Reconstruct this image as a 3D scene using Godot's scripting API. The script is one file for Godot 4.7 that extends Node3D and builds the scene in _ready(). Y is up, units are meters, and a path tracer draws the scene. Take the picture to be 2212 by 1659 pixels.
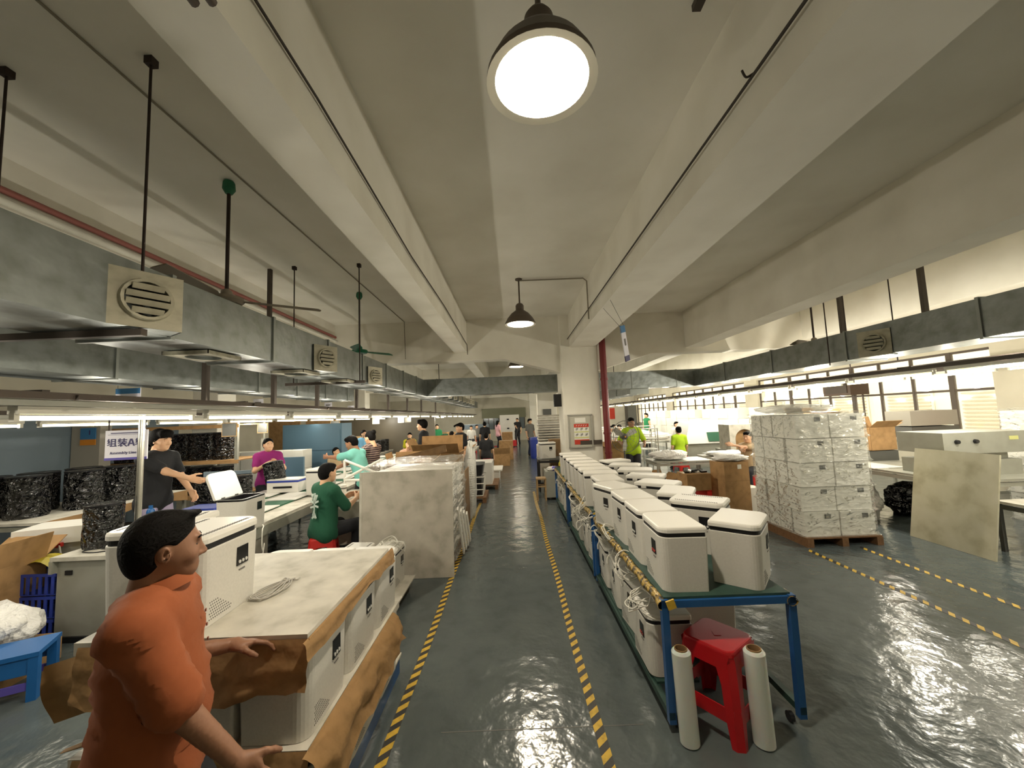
extends Node3D
# A factory hall with an aisle between assembly benches. x to the right, y up, the aisle runs towards -z; depth d = -z.
const F := 830.0
const EYE := 1.85
var cam_basis := Basis(Vector3(0.999201, -0.039907, -0.002401), Vector3(0.039968, 0.995711, 0.083443), Vector3(-0.000939, -0.083472, 0.996510))
var M := {}
var mesh_cache := {}
var used_names := {}
var rng := RandomNumberGenerator.new()

func _ready() -> void:
	rng.seed = 7
	setup_view()
	make_materials()
	build_shell()
	build_ceiling_fittings()
	build_outside()
	build_left_near()
	build_left_line()
	build_left_far()
	build_right_carts()
	build_right_side()
	build_right_far()
	build_middle()
	build_people()

# ---------------------------------------------------------------- view, sky, light
func setup_view() -> void:
	var cam := Camera3D.new()
	cam.name = "camera"
	cam.transform = Transform3D(cam_basis.orthonormalized(), Vector3(0, EYE, 0))
	cam.fov = rad_to_deg(2.0 * atan(829.5 / F))
	cam.near = 0.05
	cam.far = 200.0
	add_child(cam)
	cam.current = true
	var we := WorldEnvironment.new()
	we.name = "environment"
	var env := Environment.new()
	env.background_mode = Environment.BG_COLOR
	env.background_color = Color(1.0, 0.98, 0.93)
	env.background_energy_multiplier = 3.8
	env.tonemap_mode = Environment.TONE_MAPPER_LINEAR
	env.tonemap_exposure = 1.35
	env.sdfgi_enabled = true
	env.ssao_enabled = true
	env.ssil_enabled = true
	we.environment = env
	add_child(we)

# ---------------------------------------------------------------- pixels to places
func ray(px: float, py: float) -> Vector3:
	return cam_basis * Vector3((px - 1106.0) / F, -(py - 829.5) / F, -1.0)
func gy(px: float, py: float, y: float) -> Vector3:
	var r := ray(px, py)
	return r * ((y - EYE) / r.y) + Vector3(0, EYE, 0)
func gz(px: float, py: float, d: float) -> Vector3:
	var r := ray(px, py)
	return r * (-d / r.z) + Vector3(0, EYE, 0)
func gx(px: float, py: float, x: float) -> Vector3:
	var r := ray(px, py)
	return r * (x / r.x) + Vector3(0, EYE, 0)
func P(x: float, y: float, d: float) -> Vector3:
	return Vector3(x, y, -d)

# ---------------------------------------------------------------- nodes
func numbered(called: String) -> String:
	var n: int = used_names.get(called, 0)
	used_names[called] = n + 1
	return called if n == 0 else "%s_%03d" % [called, n]
func thing(called: String, label: String, category: String, at := Vector3.ZERO, turn := 0.0, group := "") -> Node3D:
	var o := Node3D.new()
	o.name = numbered(called)
	add_child(o)
	o.position = at
	o.rotation.y = turn
	tag(o, label, category, group)
	return o
func tag(o: Node, label: String, category: String, group := "") -> Node:
	o.set_meta("label", label)
	o.set_meta("category", category)
	if group != "":
		o.set_meta("group", group)
	return o
func part(called: String, mesh: Mesh, mat: Material, parent: Node, at := Vector3.ZERO) -> MeshInstance3D:
	var o := MeshInstance3D.new()
	o.name = called
	o.mesh = mesh
	o.material_override = mat
	o.position = at
	parent.add_child(o, true)
	return o
func one(called: String, label: String, category: String, mesh: Mesh, mat: Material, at := Vector3.ZERO, turn := 0.0, group := "") -> MeshInstance3D:
	var o := MeshInstance3D.new()
	o.name = numbered(called)
	o.mesh = mesh
	o.material_override = mat
	o.position = at
	o.rotation.y = turn
	add_child(o)
	tag(o, label, category, group)
	return o
func struct(called: String, mesh: Mesh, mat: Material, at := Vector3.ZERO) -> MeshInstance3D:
	var o := MeshInstance3D.new()
	o.name = numbered(called)
	o.mesh = mesh
	o.material_override = mat
	o.position = at
	add_child(o)
	o.set_meta("kind", "structure")
	return o
func copy(root: Node3D, at: Vector3, turn: float, label := "", group := "") -> Node3D:
	var r: Node3D = root.duplicate()
	var base: String = String(root.name).get_slice("_0", 0)
	r.name = numbered(base)
	add_child(r)
	r.position = at
	r.rotation = Vector3(0, turn, 0)
	if label != "":
		r.set_meta("label", label)
	if group != "":
		r.set_meta("group", group)
	return r

# ---------------------------------------------------------------- shapes
func begin() -> SurfaceTool:
	var st := SurfaceTool.new()
	st.begin(Mesh.PRIMITIVE_TRIANGLES)
	return st
func done(st: SurfaceTool) -> ArrayMesh:
	st.index()
	return st.commit()
func tri(st: SurfaceTool, a: Vector3, b: Vector3, c: Vector3) -> void:
	st.set_normal((c - a).cross(b - a).normalized())
	st.add_vertex(a)
	st.add_vertex(b)
	st.add_vertex(c)
func quad(st: SurfaceTool, a: Vector3, b: Vector3, c: Vector3, d: Vector3) -> void:
	st.set_normal((c - a).cross(b - d).normalized())
	st.set_uv(Vector2(0, 0)); st.add_vertex(a)
	st.set_uv(Vector2(0, 1)); st.add_vertex(b)
	st.set_uv(Vector2(1, 1)); st.add_vertex(c)
	st.set_uv(Vector2(0, 0)); st.add_vertex(a)
	st.set_uv(Vector2(1, 1)); st.add_vertex(c)
	st.set_uv(Vector2(1, 0)); st.add_vertex(d)
func box(st: SurfaceTool, c: Vector3, s: Vector3, b := Basis.IDENTITY) -> void:
	var h := s * 0.5
	var p: Array[Vector3] = []
	for i in 8:
		p.append(c + b * Vector3(h.x if i & 1 else -h.x, h.y if i & 2 else -h.y, h.z if i & 4 else -h.z))
	quad(st, p[4], p[6], p[7], p[5])
	quad(st, p[1], p[3], p[2], p[0])
	quad(st, p[5], p[7], p[3], p[1])
	quad(st, p[0], p[2], p[6], p[4])
	quad(st, p[2], p[3], p[7], p[6])
	quad(st, p[0], p[4], p[5], p[1])
# box between two corners
func slab(st: SurfaceTool, a: Vector3, b: Vector3) -> void:
	box(st, (a + b) * 0.5, (b - a).abs())
func box_mesh(s: Vector3, c := Vector3.ZERO, b := Basis.IDENTITY) -> ArrayMesh:
	var key := "b%s%s%s" % [s, c, b]
	if not mesh_cache.has(key):
		var st := begin()
		box(st, c, s, b)
		mesh_cache[key] = done(st)
	return mesh_cache[key]
# a square bar from a to b
func bar(st: SurfaceTool, a: Vector3, b: Vector3, w: float, h := -1.0) -> void:
	var dir := (b - a).normalized()
	var side := dir.cross(Vector3.UP if absf(dir.y) < 0.95 else Vector3.FORWARD).normalized()
	var up := side.cross(dir).normalized()
	box(st, (a + b) * 0.5, Vector3(w, h if h > 0.0 else w, a.distance_to(b)), Basis(side, up, -dir))
func rrect(w: float, d: float, rf: float, rb: float, seg := 5) -> PackedVector2Array:
	# x across, y = z; front is +z with corner radius rf, back has rb
	var p := PackedVector2Array()
	var cs := [[1, 1, rf, 0.0], [-1, 1, rf, 90.0], [-1, -1, rb, 180.0], [1, -1, rb, 270.0]]
	for c in cs:
		var r: float = c[2]
		var cx: float = c[0] * (w * 0.5 - r)
		var cy: float = c[1] * (d * 0.5 - r)
		var n: int = seg if r > 0.001 else 0
		for i in n + 1:
			var a: float = deg_to_rad(float(c[3]) + (90.0 * i / n if n > 0 else 45.0))
			p.append(Vector2(cx + cos(a) * r, cy + sin(a) * r))
	return p
# upright prism over a polygon; taper scales the bottom; bevel chamfers the top edge
func prism(st: SurfaceTool, poly: PackedVector2Array, y0: float, y1: float, xf := Transform3D.IDENTITY, taper := 1.0, bevel := 0.0, cap_bottom := true) -> void:
	var n := poly.size()
	var mid := Vector2.ZERO
	for p in poly:
		mid += p / n
	var rings := [[y0, taper, 0.0], [y1 - bevel, 1.0, 0.0]]
	if bevel > 0.0:
		rings.append([y1 - bevel * 0.3, 1.0, bevel * 0.3])
		rings.append([y1, 1.0, bevel])
	var pts := []
	for r in rings:
		var ring: Array[Vector3] = []
		for p in poly:
			var q: Vector2 = mid + (p - mid) * float(r[1])
			if r[2] > 0.0:
				q -= (q - mid).normalized() * float(r[2])
			ring.append(xf * Vector3(q.x, r[0], q.y))
		pts.append(ring)
	for k in pts.size() - 1:
		for i in n:
			var j := (i + 1) % n
			quad(st, pts[k][j], pts[k + 1][j], pts[k + 1][i], pts[k][i])
	var idx := Geometry2D.triangulate_polygon(poly)
	var top: Array = pts[pts.size() - 1]
	for t in range(0, idx.size(), 3):
		tri(st, top[idx[t]], top[idx[t + 1]], top[idx[t + 2]])
		if cap_bottom:
			tri(st, pts[0][idx[t]], pts[0][idx[t + 2]], pts[0][idx[t + 1]])
func lathe(st: SurfaceTool, prof: Array, seg := 20, xf := Transform3D.IDENTITY) -> void:
	for k in prof.size() - 1:
		var a: Vector2 = prof[k]
		var b: Vector2 = prof[k + 1]
		var dirv := (b - a).normalized()
		var nn := Vector2(dirv.y, -dirv.x)
		for i in seg:
			var t0 := TAU * i / seg
			var t1 := TAU * (i + 1) / seg
			var c0 := Vector3(cos(t0), 0, sin(t0))
			var c1 := Vector3(cos(t1), 0, sin(t1))
			var v := [xf * (c0 * a.x + Vector3.UP * a.y), xf * (c0 * b.x + Vector3.UP * b.y), xf * (c1 * b.x + Vector3.UP * b.y), xf * (c1 * a.x + Vector3.UP * a.y)]
			var n0 := (xf.basis * (c0 * nn.x + Vector3.UP * nn.y)).normalized()
			var n1 := (xf.basis * (c1 * nn.x + Vector3.UP * nn.y)).normalized()
			for q in [[0, n0], [2, n1], [1, n0], [0, n0], [3, n1], [2, n1]]:
				st.set_normal(q[1])
				st.set_uv(Vector2(float(i) / seg * 4.0, 0.0))
				st.add_vertex(v[q[0]])
func tube(st: SurfaceTool, pts: Array, r: float, sides := 6, r_end := -1.0) -> void:
	var n := pts.size()
	var rings := []
	var side := Vector3.ZERO
	for i in n:
		var a: Vector3 = pts[maxi(i - 1, 0)]
		var b: Vector3 = pts[mini(i + 1, n - 1)]
		var dir := (b - a).normalized()
		if side == Vector3.ZERO:
			side = dir.cross(Vector3.UP if absf(dir.y) < 0.9 else Vector3.RIGHT).normalized()
		else:
			side = (side - dir * side.dot(dir)).normalized()
		var up := side.cross(dir)
		var rr := r if r_end < 0.0 else lerpf(r, r_end, float(i) / maxi(n - 1, 1))
		var ring := []
		for k in sides:
			var t := TAU * k / sides
			var nn := side * cos(t) + up * sin(t)
			ring.append([pts[i] + nn * rr, nn])
		rings.append(ring)
	for i in n - 1:
		for k in sides:
			var k2 := (k + 1) % sides
			var q := [rings[i][k], rings[i + 1][k], rings[i + 1][k2], rings[i][k2]]
			for w in [0, 2, 1, 0, 3, 2]:
				st.set_normal(q[w][1])
				st.add_vertex(q[w][0])
	for e in [0, n - 1]:
		for k in range(1, sides - 1):
			tri(st, rings[e][0][0], rings[e][k][0], rings[e][k + 1][0])
func tube_mesh(pts: Array, r: float, sides := 6) -> ArrayMesh:
	var st := begin()
	tube(st, pts, r, sides)
	return done(st)
func curve(pts: Array, n := 24, closed := false) -> Array:
	# smooth line through points
	var out := []
	var m := pts.size()
	var spans := m if closed else m - 1
	for s in spans:
		var p0: Vector3 = pts[(s - 1 + m) % m] if closed else pts[maxi(s - 1, 0)]
		var p1: Vector3 = pts[s]
		var p2: Vector3 = pts[(s + 1) % m]
		var p3: Vector3 = pts[(s + 2) % m] if closed else pts[mini(s + 2, m - 1)]
		var c: int = maxi(2, n / spans)
		for i in c:
			out.append(p1.cubic_interpolate(p2, p0, p3, float(i) / c))
	out.append(pts[0] if closed else pts[m - 1])
	return out
# sheet from a grid of points, thin shell
func sheet(st: SurfaceTool, f: Callable, nu: int, nv: int) -> void:
	for i in nu:
		for j in nv:
			var u0 := float(i) / nu
			var u1 := float(i + 1) / nu
			var v0 := float(j) / nv
			var v1 := float(j + 1) / nv
			st.set_smooth_group(1)
			for q in [[u0, v0], [u0, v1], [u1, v1], [u0, v0], [u1, v1], [u1, v0]]:
				st.set_uv(Vector2(q[0], q[1]))
				st.add_vertex(f.call(q[0], q[1]))
func sheet_mesh(f: Callable, nu: int, nv: int) -> ArrayMesh:
	var st := begin()
	sheet(st, f, nu, nv)
	st.index()
	st.generate_normals()
	return st.commit()
# flat lettering and marks: strokes on the local xy plane of a thing, thickness t
func strokes(lines: Array, w: float, scale: float, t := 0.002) -> ArrayMesh:
	var st := begin()
	for l in lines:
		for i in l.size() - 1:
			var a := Vector3(l[i][0], l[i][1], 0) * scale
			var b := Vector3(l[i + 1][0], l[i + 1][1], 0) * scale
			var dir := (b - a).normalized()
			var side := Vector3(-dir.y, dir.x, 0)
			box(st, (a + b) * 0.5, Vector3(a.distance_to(b) + w * 0.6, w, t), Basis(dir, side, Vector3.BACK))
	return done(st)
# square plate with a round hole; faces +z at z = 0
func holed_plate(st: SurfaceTool, s: float, r: float, xf := Transform3D.IDENTITY) -> void:
	var n := 32
	for i in n:
		var a0 := TAU * i / n
		var a1 := TAU * (i + 1) / n
		var c0 := Vector3(cos(a0), sin(a0), 0)
		var c1 := Vector3(cos(a1), sin(a1), 0)
		var k0 := s * 0.5 / maxf(absf(c0.x), absf(c0.y))
		var k1 := s * 0.5 / maxf(absf(c1.x), absf(c1.y))
		quad(st, xf * (c0 * r), xf * (c1 * r), xf * (c1 * k1), xf * (c0 * k0))
# round recess behind a hole: wall and end, depth towards -z
func recess(st: SurfaceTool, r: float, depth: float, xf := Transform3D.IDENTITY) -> void:
	lathe(st, [Vector2(0.0, -depth), Vector2(r, -depth), Vector2(r, 0.0)], 28, xf * Transform3D(Basis(Vector3.RIGHT, PI / 2), Vector3.ZERO))
func text_mesh(s: String, size: float, depth := 0.002) -> TextMesh:
	var tm := TextMesh.new()
	var f := SystemFont.new()
	f.font_names = PackedStringArray(["Droid Sans"])
	f.font_weight = 700
	tm.font = f
	tm.text = s
	tm.font_size = 32
	tm.pixel_size = size / 32.0
	tm.depth = depth
	return tm

# ---------------------------------------------------------------- materials
func noise_tex(freq: float, seed_: int, normal := 0.0, size := 512, type := FastNoiseLite.TYPE_SIMPLEX_SMOOTH, oct := 4, ramp: Array = []) -> NoiseTexture2D:
	var n := FastNoiseLite.new()
	n.noise_type = type
	n.frequency = freq
	n.seed = seed_
	n.fractal_octaves = oct
	if type == FastNoiseLite.TYPE_SIMPLEX and oct == 3:
		n.fractal_type = FastNoiseLite.FRACTAL_RIDGED
	var t := NoiseTexture2D.new()
	t.width = size
	t.height = size
	t.seamless = true
	t.generate_mipmaps = false
	t.noise = n
	if normal > 0.0:
		t.as_normal_map = true
		t.bump_strength = normal
	if ramp.size() > 0:
		var g := Gradient.new()
		var off := PackedFloat32Array()
		var cols := PackedColorArray()
		for r in ramp:
			off.append(r[0])
			cols.append(r[1])
		g.offsets = off
		g.colors = cols
		t.color_ramp = g
	return t
func mat(c: Color, rough := 0.7, metal := 0.0) -> StandardMaterial3D:
	var m := StandardMaterial3D.new()
	m.albedo_color = c
	m.roughness = rough
	m.metallic = metal
	return m
func hexc(h: String) -> Color:
	return Color.html(h)
func tri_map(m: StandardMaterial3D, s: float, world := true) -> StandardMaterial3D:
	m.uv1_triplanar = true
	m.uv1_world_triplanar = world
	m.uv1_scale = Vector3(s, s, s)
	return m
func textured(c: Color, rough: float, tex: Texture2D, s: float, nrm: Texture2D = null, nscale := 1.0, metal := 0.0) -> StandardMaterial3D:
	var m := mat(c, rough, metal)
	m.albedo_texture = tex
	if nrm:
		m.normal_enabled = true
		m.normal_texture = nrm
		m.normal_scale = nscale
	return tri_map(m, s)
func glow(c: Color, e: float) -> StandardMaterial3D:
	var m := mat(c, 0.5)
	m.emission_enabled = true
	m.emission = c
	m.emission_energy_multiplier = e
	return m
func make_materials() -> void:
	var w := Color.WHITE
	var mottled := noise_tex(0.006, 3, 0.0, 512, FastNoiseLite.TYPE_SIMPLEX_SMOOTH, 5, [[0.0, Color(0.93, 0.925, 0.91)], [0.5, Color(0.97, 0.97, 0.96)], [1.0, w]])
	var patchy := noise_tex(0.01, 11, 0.0, 512, FastNoiseLite.TYPE_SIMPLEX_SMOOTH, 5, [[0.0, Color(0.8, 0.8, 0.78)], [0.45, Color(0.93, 0.93, 0.93)], [1.0, w]])
	var fine := noise_tex(0.08, 5, 0.0, 256, FastNoiseLite.TYPE_SIMPLEX_SMOOTH, 3 + 1, [[0.0, Color(0.95, 0.95, 0.95)], [1.0, w]])
	var crease := noise_tex(0.012, 21, 12.0, 512, FastNoiseLite.TYPE_SIMPLEX, 3)
	var soft := noise_tex(0.01, 23, 5.0, 512, FastNoiseLite.TYPE_SIMPLEX_SMOOTH, 4)
	var ripple := noise_tex(0.009, 31, 6.0, 1024, FastNoiseLite.TYPE_SIMPLEX_SMOOTH, 5)
	M.ceiling = textured(hexc("f1eee5"), 0.9, mottled, 0.22)
	M.beam = textured(hexc("efebe0"), 0.88, mottled, 0.3)
	M.wall = textured(hexc("ddd7c6"), 0.9, mottled, 0.25)
	M.floor = textured(hexc("555d5e"), 0.17, noise_tex(0.008, 41, 0.0, 1024, FastNoiseLite.TYPE_SIMPLEX_SMOOTH, 6, [[0.0, Color(0.86, 0.87, 0.86)], [0.4, Color(0.95, 0.95, 0.95)], [0.75, Color(0.98, 0.98, 0.97)], [1.0, w]]), 0.35, ripple, 0.4)
	M.duct = textured(hexc("8d928f"), 0.42, patchy, 0.8, soft, 0.25, 0.75)
	M.duct_edge = mat(hexc("8b8f8a"), 0.5, 0.6)
	M.vent = textured(hexc("b9b49f"), 0.7, patchy, 2.0)
	M.duct_inner = mat(hexc("8b8f8a"), 0.6, 0.4)
	M.steel_brown = mat(hexc("4b423a"), 0.7, 0.2)
	M.rod = mat(hexc("3a2f2a"), 0.7, 0.3)
	M.conduit = mat(hexc("8d8676"), 0.7)
	M.cable = mat(hexc("3b342d"), 0.7)
	M.pipe_red = mat(hexc("6d1a1c"), 0.45)
	M.lamp_out = mat(hexc("5b5046"), 0.5, 0.2)
	M.lamp_in = mat(hexc("f2eee0"), 0.35)
	M.bulb = glow(Color(1.0, 0.95, 0.82), 9.0)
	M.tube = glow(Color(1.0, 0.96, 0.8), 5.0)
	M.fixture = mat(hexc("c9c6b9"), 0.5)
	M.fan_green = mat(hexc("1f6b4c"), 0.5)
	M.fan_grey = mat(hexc("857b6c"), 0.6)
	M.white = textured(hexc("d6d3cb"), 0.38, fine, 3.0)
	M.white_lid = mat(hexc("e2dfd7"), 0.4)
	M.white_board = textured(hexc("d6d1c4"), 0.6, patchy, 0.9)
	M.grey_board = textured(hexc("c6bfb1"), 0.75, patchy, 0.7)
	M.foam = mat(hexc("e6e3da"), 0.7)
	M.black = mat(hexc("17171a"), 0.35)
	M.panel = mat(hexc("121216"), 0.2)
	M.button = mat(hexc("c9c9c4"), 0.4)
	M.digit_red = mat(hexc("b23a32"), 0.4)
	M.print_grey = mat(hexc("6e6a66"), 0.6)
	M.hole = mat(hexc("55534f"), 0.8)
	M.kraft = textured(hexc("a07c4f"), 0.85, patchy, 1.5, soft, 0.8)
	M.card = textured(hexc("b08a5c"), 0.85, patchy, 1.2)
	M.card_dark = textured(hexc("7d6242"), 0.85, patchy, 1.2)
	M.tape_clear = mat(hexc("c8a878"), 0.25)
	M.wood = textured(hexc("7c5a3a"), 0.8, patchy, 3.0)
	M.wood_light = textured(hexc("b39468"), 0.75, patchy, 3.0)
	M.blue_steel = mat(hexc("1d4f86"), 0.4)
	M.green_board = textured(hexc("23433a"), 0.6, patchy, 1.5)
	M.green_belt = mat(hexc("1f5a3f"), 0.6)
	M.pad = textured(hexc("b39a4e"), 0.3, noise_tex(0.03, 61, 0.0, 256, FastNoiseLite.TYPE_SIMPLEX_SMOOTH, 4, [[0.0, Color(0.12, 0.12, 0.12)], [0.45, Color(0.3, 0.28, 0.25)], [0.55, Color(0.95, 0.9, 0.8)], [1.0, w]]), 3.0, crease, 0.6)
	M.red = mat(hexc("a81219"), 0.3)
	M.red_bright = mat(hexc("c22a25"), 0.4)
	M.cord = mat(hexc("dedbd0"), 0.5)
	M.cord_dark = mat(hexc("5b5650"), 0.5)
	M.film_roll = mat(hexc("d5d8d2"), 0.25)
	M.film_roll.subsurf_scatter_enabled = true
	M.film_roll.subsurf_scatter_strength = 0.4
	M.core = mat(hexc("8a6a45"), 0.85)
	M.tape_y = textured(hexc("d9b23a"), 0.55, patchy, 3.0)
	M.tape_k = textured(hexc("2c2b29"), 0.55, patchy, 3.0)
	M.film = mat(Color(0.95, 0.96, 0.93, 0.13), 0.14)
	M.film.transparency = BaseMaterial3D.TRANSPARENCY_ALPHA
	M.film.normal_enabled = true
	M.film.normal_texture = crease
	M.film.normal_scale = 1.5
	tri_map(M.film, 1.0)
	M.film.uv1_scale = Vector3(0.32, 0.9, 0.32)
	M.film_milky = mat(Color(0.93, 0.93, 0.9, 0.6), 0.3)
	M.film_milky.transparency = BaseMaterial3D.TRANSPARENCY_ALPHA
	M.film_milky.normal_enabled = true
	M.film_milky.normal_texture = crease
	M.film_milky.normal_scale = 1.2
	tri_map(M.film_milky, 2.0)
	M.black_wrap = mat(hexc("0d0d10"), 0.14)
	M.black_wrap.normal_enabled = true
	M.black_wrap.normal_texture = crease
	M.black_wrap.normal_scale = 4.5
	M.black_wrap.metallic_specular = 0.7
	tri_map(M.black_wrap, 0.85)
	M.bag = mat(hexc("e4e2dd"), 0.35)
	M.bag.normal_enabled = true
	M.bag.normal_texture = crease
	M.bag.normal_scale = 1.0
	tri_map(M.bag, 1.6)
	M.cloth_white = textured(hexc("cfc9bb"), 0.8, patchy, 1.0)
	M.metal_grey = textured(hexc("a7a79d"), 0.45, mottled, 1.0, null, 1.0, 0.3)
	M.metal_dark = mat(hexc("5c5c58"), 0.5, 0.3)
	M.chrome = mat(hexc("c5c3ba"), 0.25, 0.9)
	M.blue_plastic = mat(hexc("1b5e9f"), 0.4)
	M.blue_deep = mat(hexc("2a3f9c"), 0.5)
	M.blue_grey = mat(hexc("6e7c86"), 0.6)
	M.blue_door = mat(hexc("4f6d80"), 0.6)
	M.purple = mat(hexc("5a4ea8"), 0.5)
	M.sign_white = mat(hexc("e9e6ef"), 0.6)
	M.sign_ink = mat(hexc("3c3767"), 0.6)
	M.sign_blue = mat(hexc("3f78a8"), 0.6)
	M.sign_orange = mat(hexc("d98a28"), 0.6)
	M.paper = mat(hexc("e8e6dc"), 0.8)
	M.poster_red = mat(hexc("c23a26"), 0.7)
	M.poster_yellow = mat(hexc("cfcf86"), 0.7)
	M.frame = mat(hexc("aaa79d"), 0.5, 0.3)
	M.glass = mat(Color(0.95, 0.97, 0.95, 0.08), 0.05)
	M.glass.transparency = BaseMaterial3D.TRANSPARENCY_ALPHA
	M.window_bar = mat(hexc("55493e"), 0.6)
	M.outer_wall = mat(hexc("d6cfb8"), 0.9)
	M.outer_shutter = mat(hexc("9d947c"), 0.8)
	M.outer_glass = mat(hexc("6f7a80"), 0.1)
	M.yellow_plastic = mat(hexc("c9b82a"), 0.5)
	M.green_dark = mat(hexc("1d3b2c"), 0.6)
	M.skin = mat(hexc("a8785a"), 0.55)
	M.skin_light = mat(hexc("d8ab88"), 0.55)
	for k in ["skin", "skin_light"]:
		M[k].subsurf_scatter_enabled = true
		M[k].subsurf_scatter_strength = 0.12
	M.skin_underlit = mat(hexc("8a6148"), 0.55)  # darkened skin tone: the dim light on its wearer is put into the colour
	M.skin_dark = mat(hexc("93684a"), 0.55)
	M.hair = mat(hexc("0c0a09"), 0.75)
	M.hair.metallic_specular = 0.25
	for k in ["hair"]:
		M[k].normal_enabled = true
		M[k].normal_texture = crease
		M[k].normal_scale = 0.6
		tri_map(M[k], 5.0, false)
	M.hair_brown = mat(hexc("2a2019"), 0.5)
	M.eye = mat(hexc("14100e"), 0.2)
	M.lip = mat(hexc("8d5543"), 0.5)
	for c in [["orange", "8f4a22"], ["tee_black", "17181c"], ["magenta", "8d1f6d"], ["green", "155139"], ["mint", "7cc8bd"], ["stripe_dark", "3c2b2e"], ["stripe_light", "c9b7a8"], ["sky", "7db9e0"], ["yellow", "c8c21e"], ["plaid", "c39a80"], ["lime", "a6c71c"], ["white", "d9d6cf"], ["pink", "d9a6ae"], ["vest_green", "1f7a4a"], ["grey", "6f6f6a"], ["navy", "23304f"], ["trouser", "1b1c22"], ["lilac", "a59ab5"], ["jean", "3a4456"], ["red", "8e2226"], ["beige", "b9a07c"], ["shoe", "2a2826"]]:
		var m := mat(hexc(c[1]), 0.85)
		m.rim_enabled = true
		m.rim = 0.15
		m.normal_enabled = true
		m.normal_texture = soft
		m.normal_scale = 0.5
		tri_map(m, 1.6, false)
		M["c_" + c[0]] = m
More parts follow.
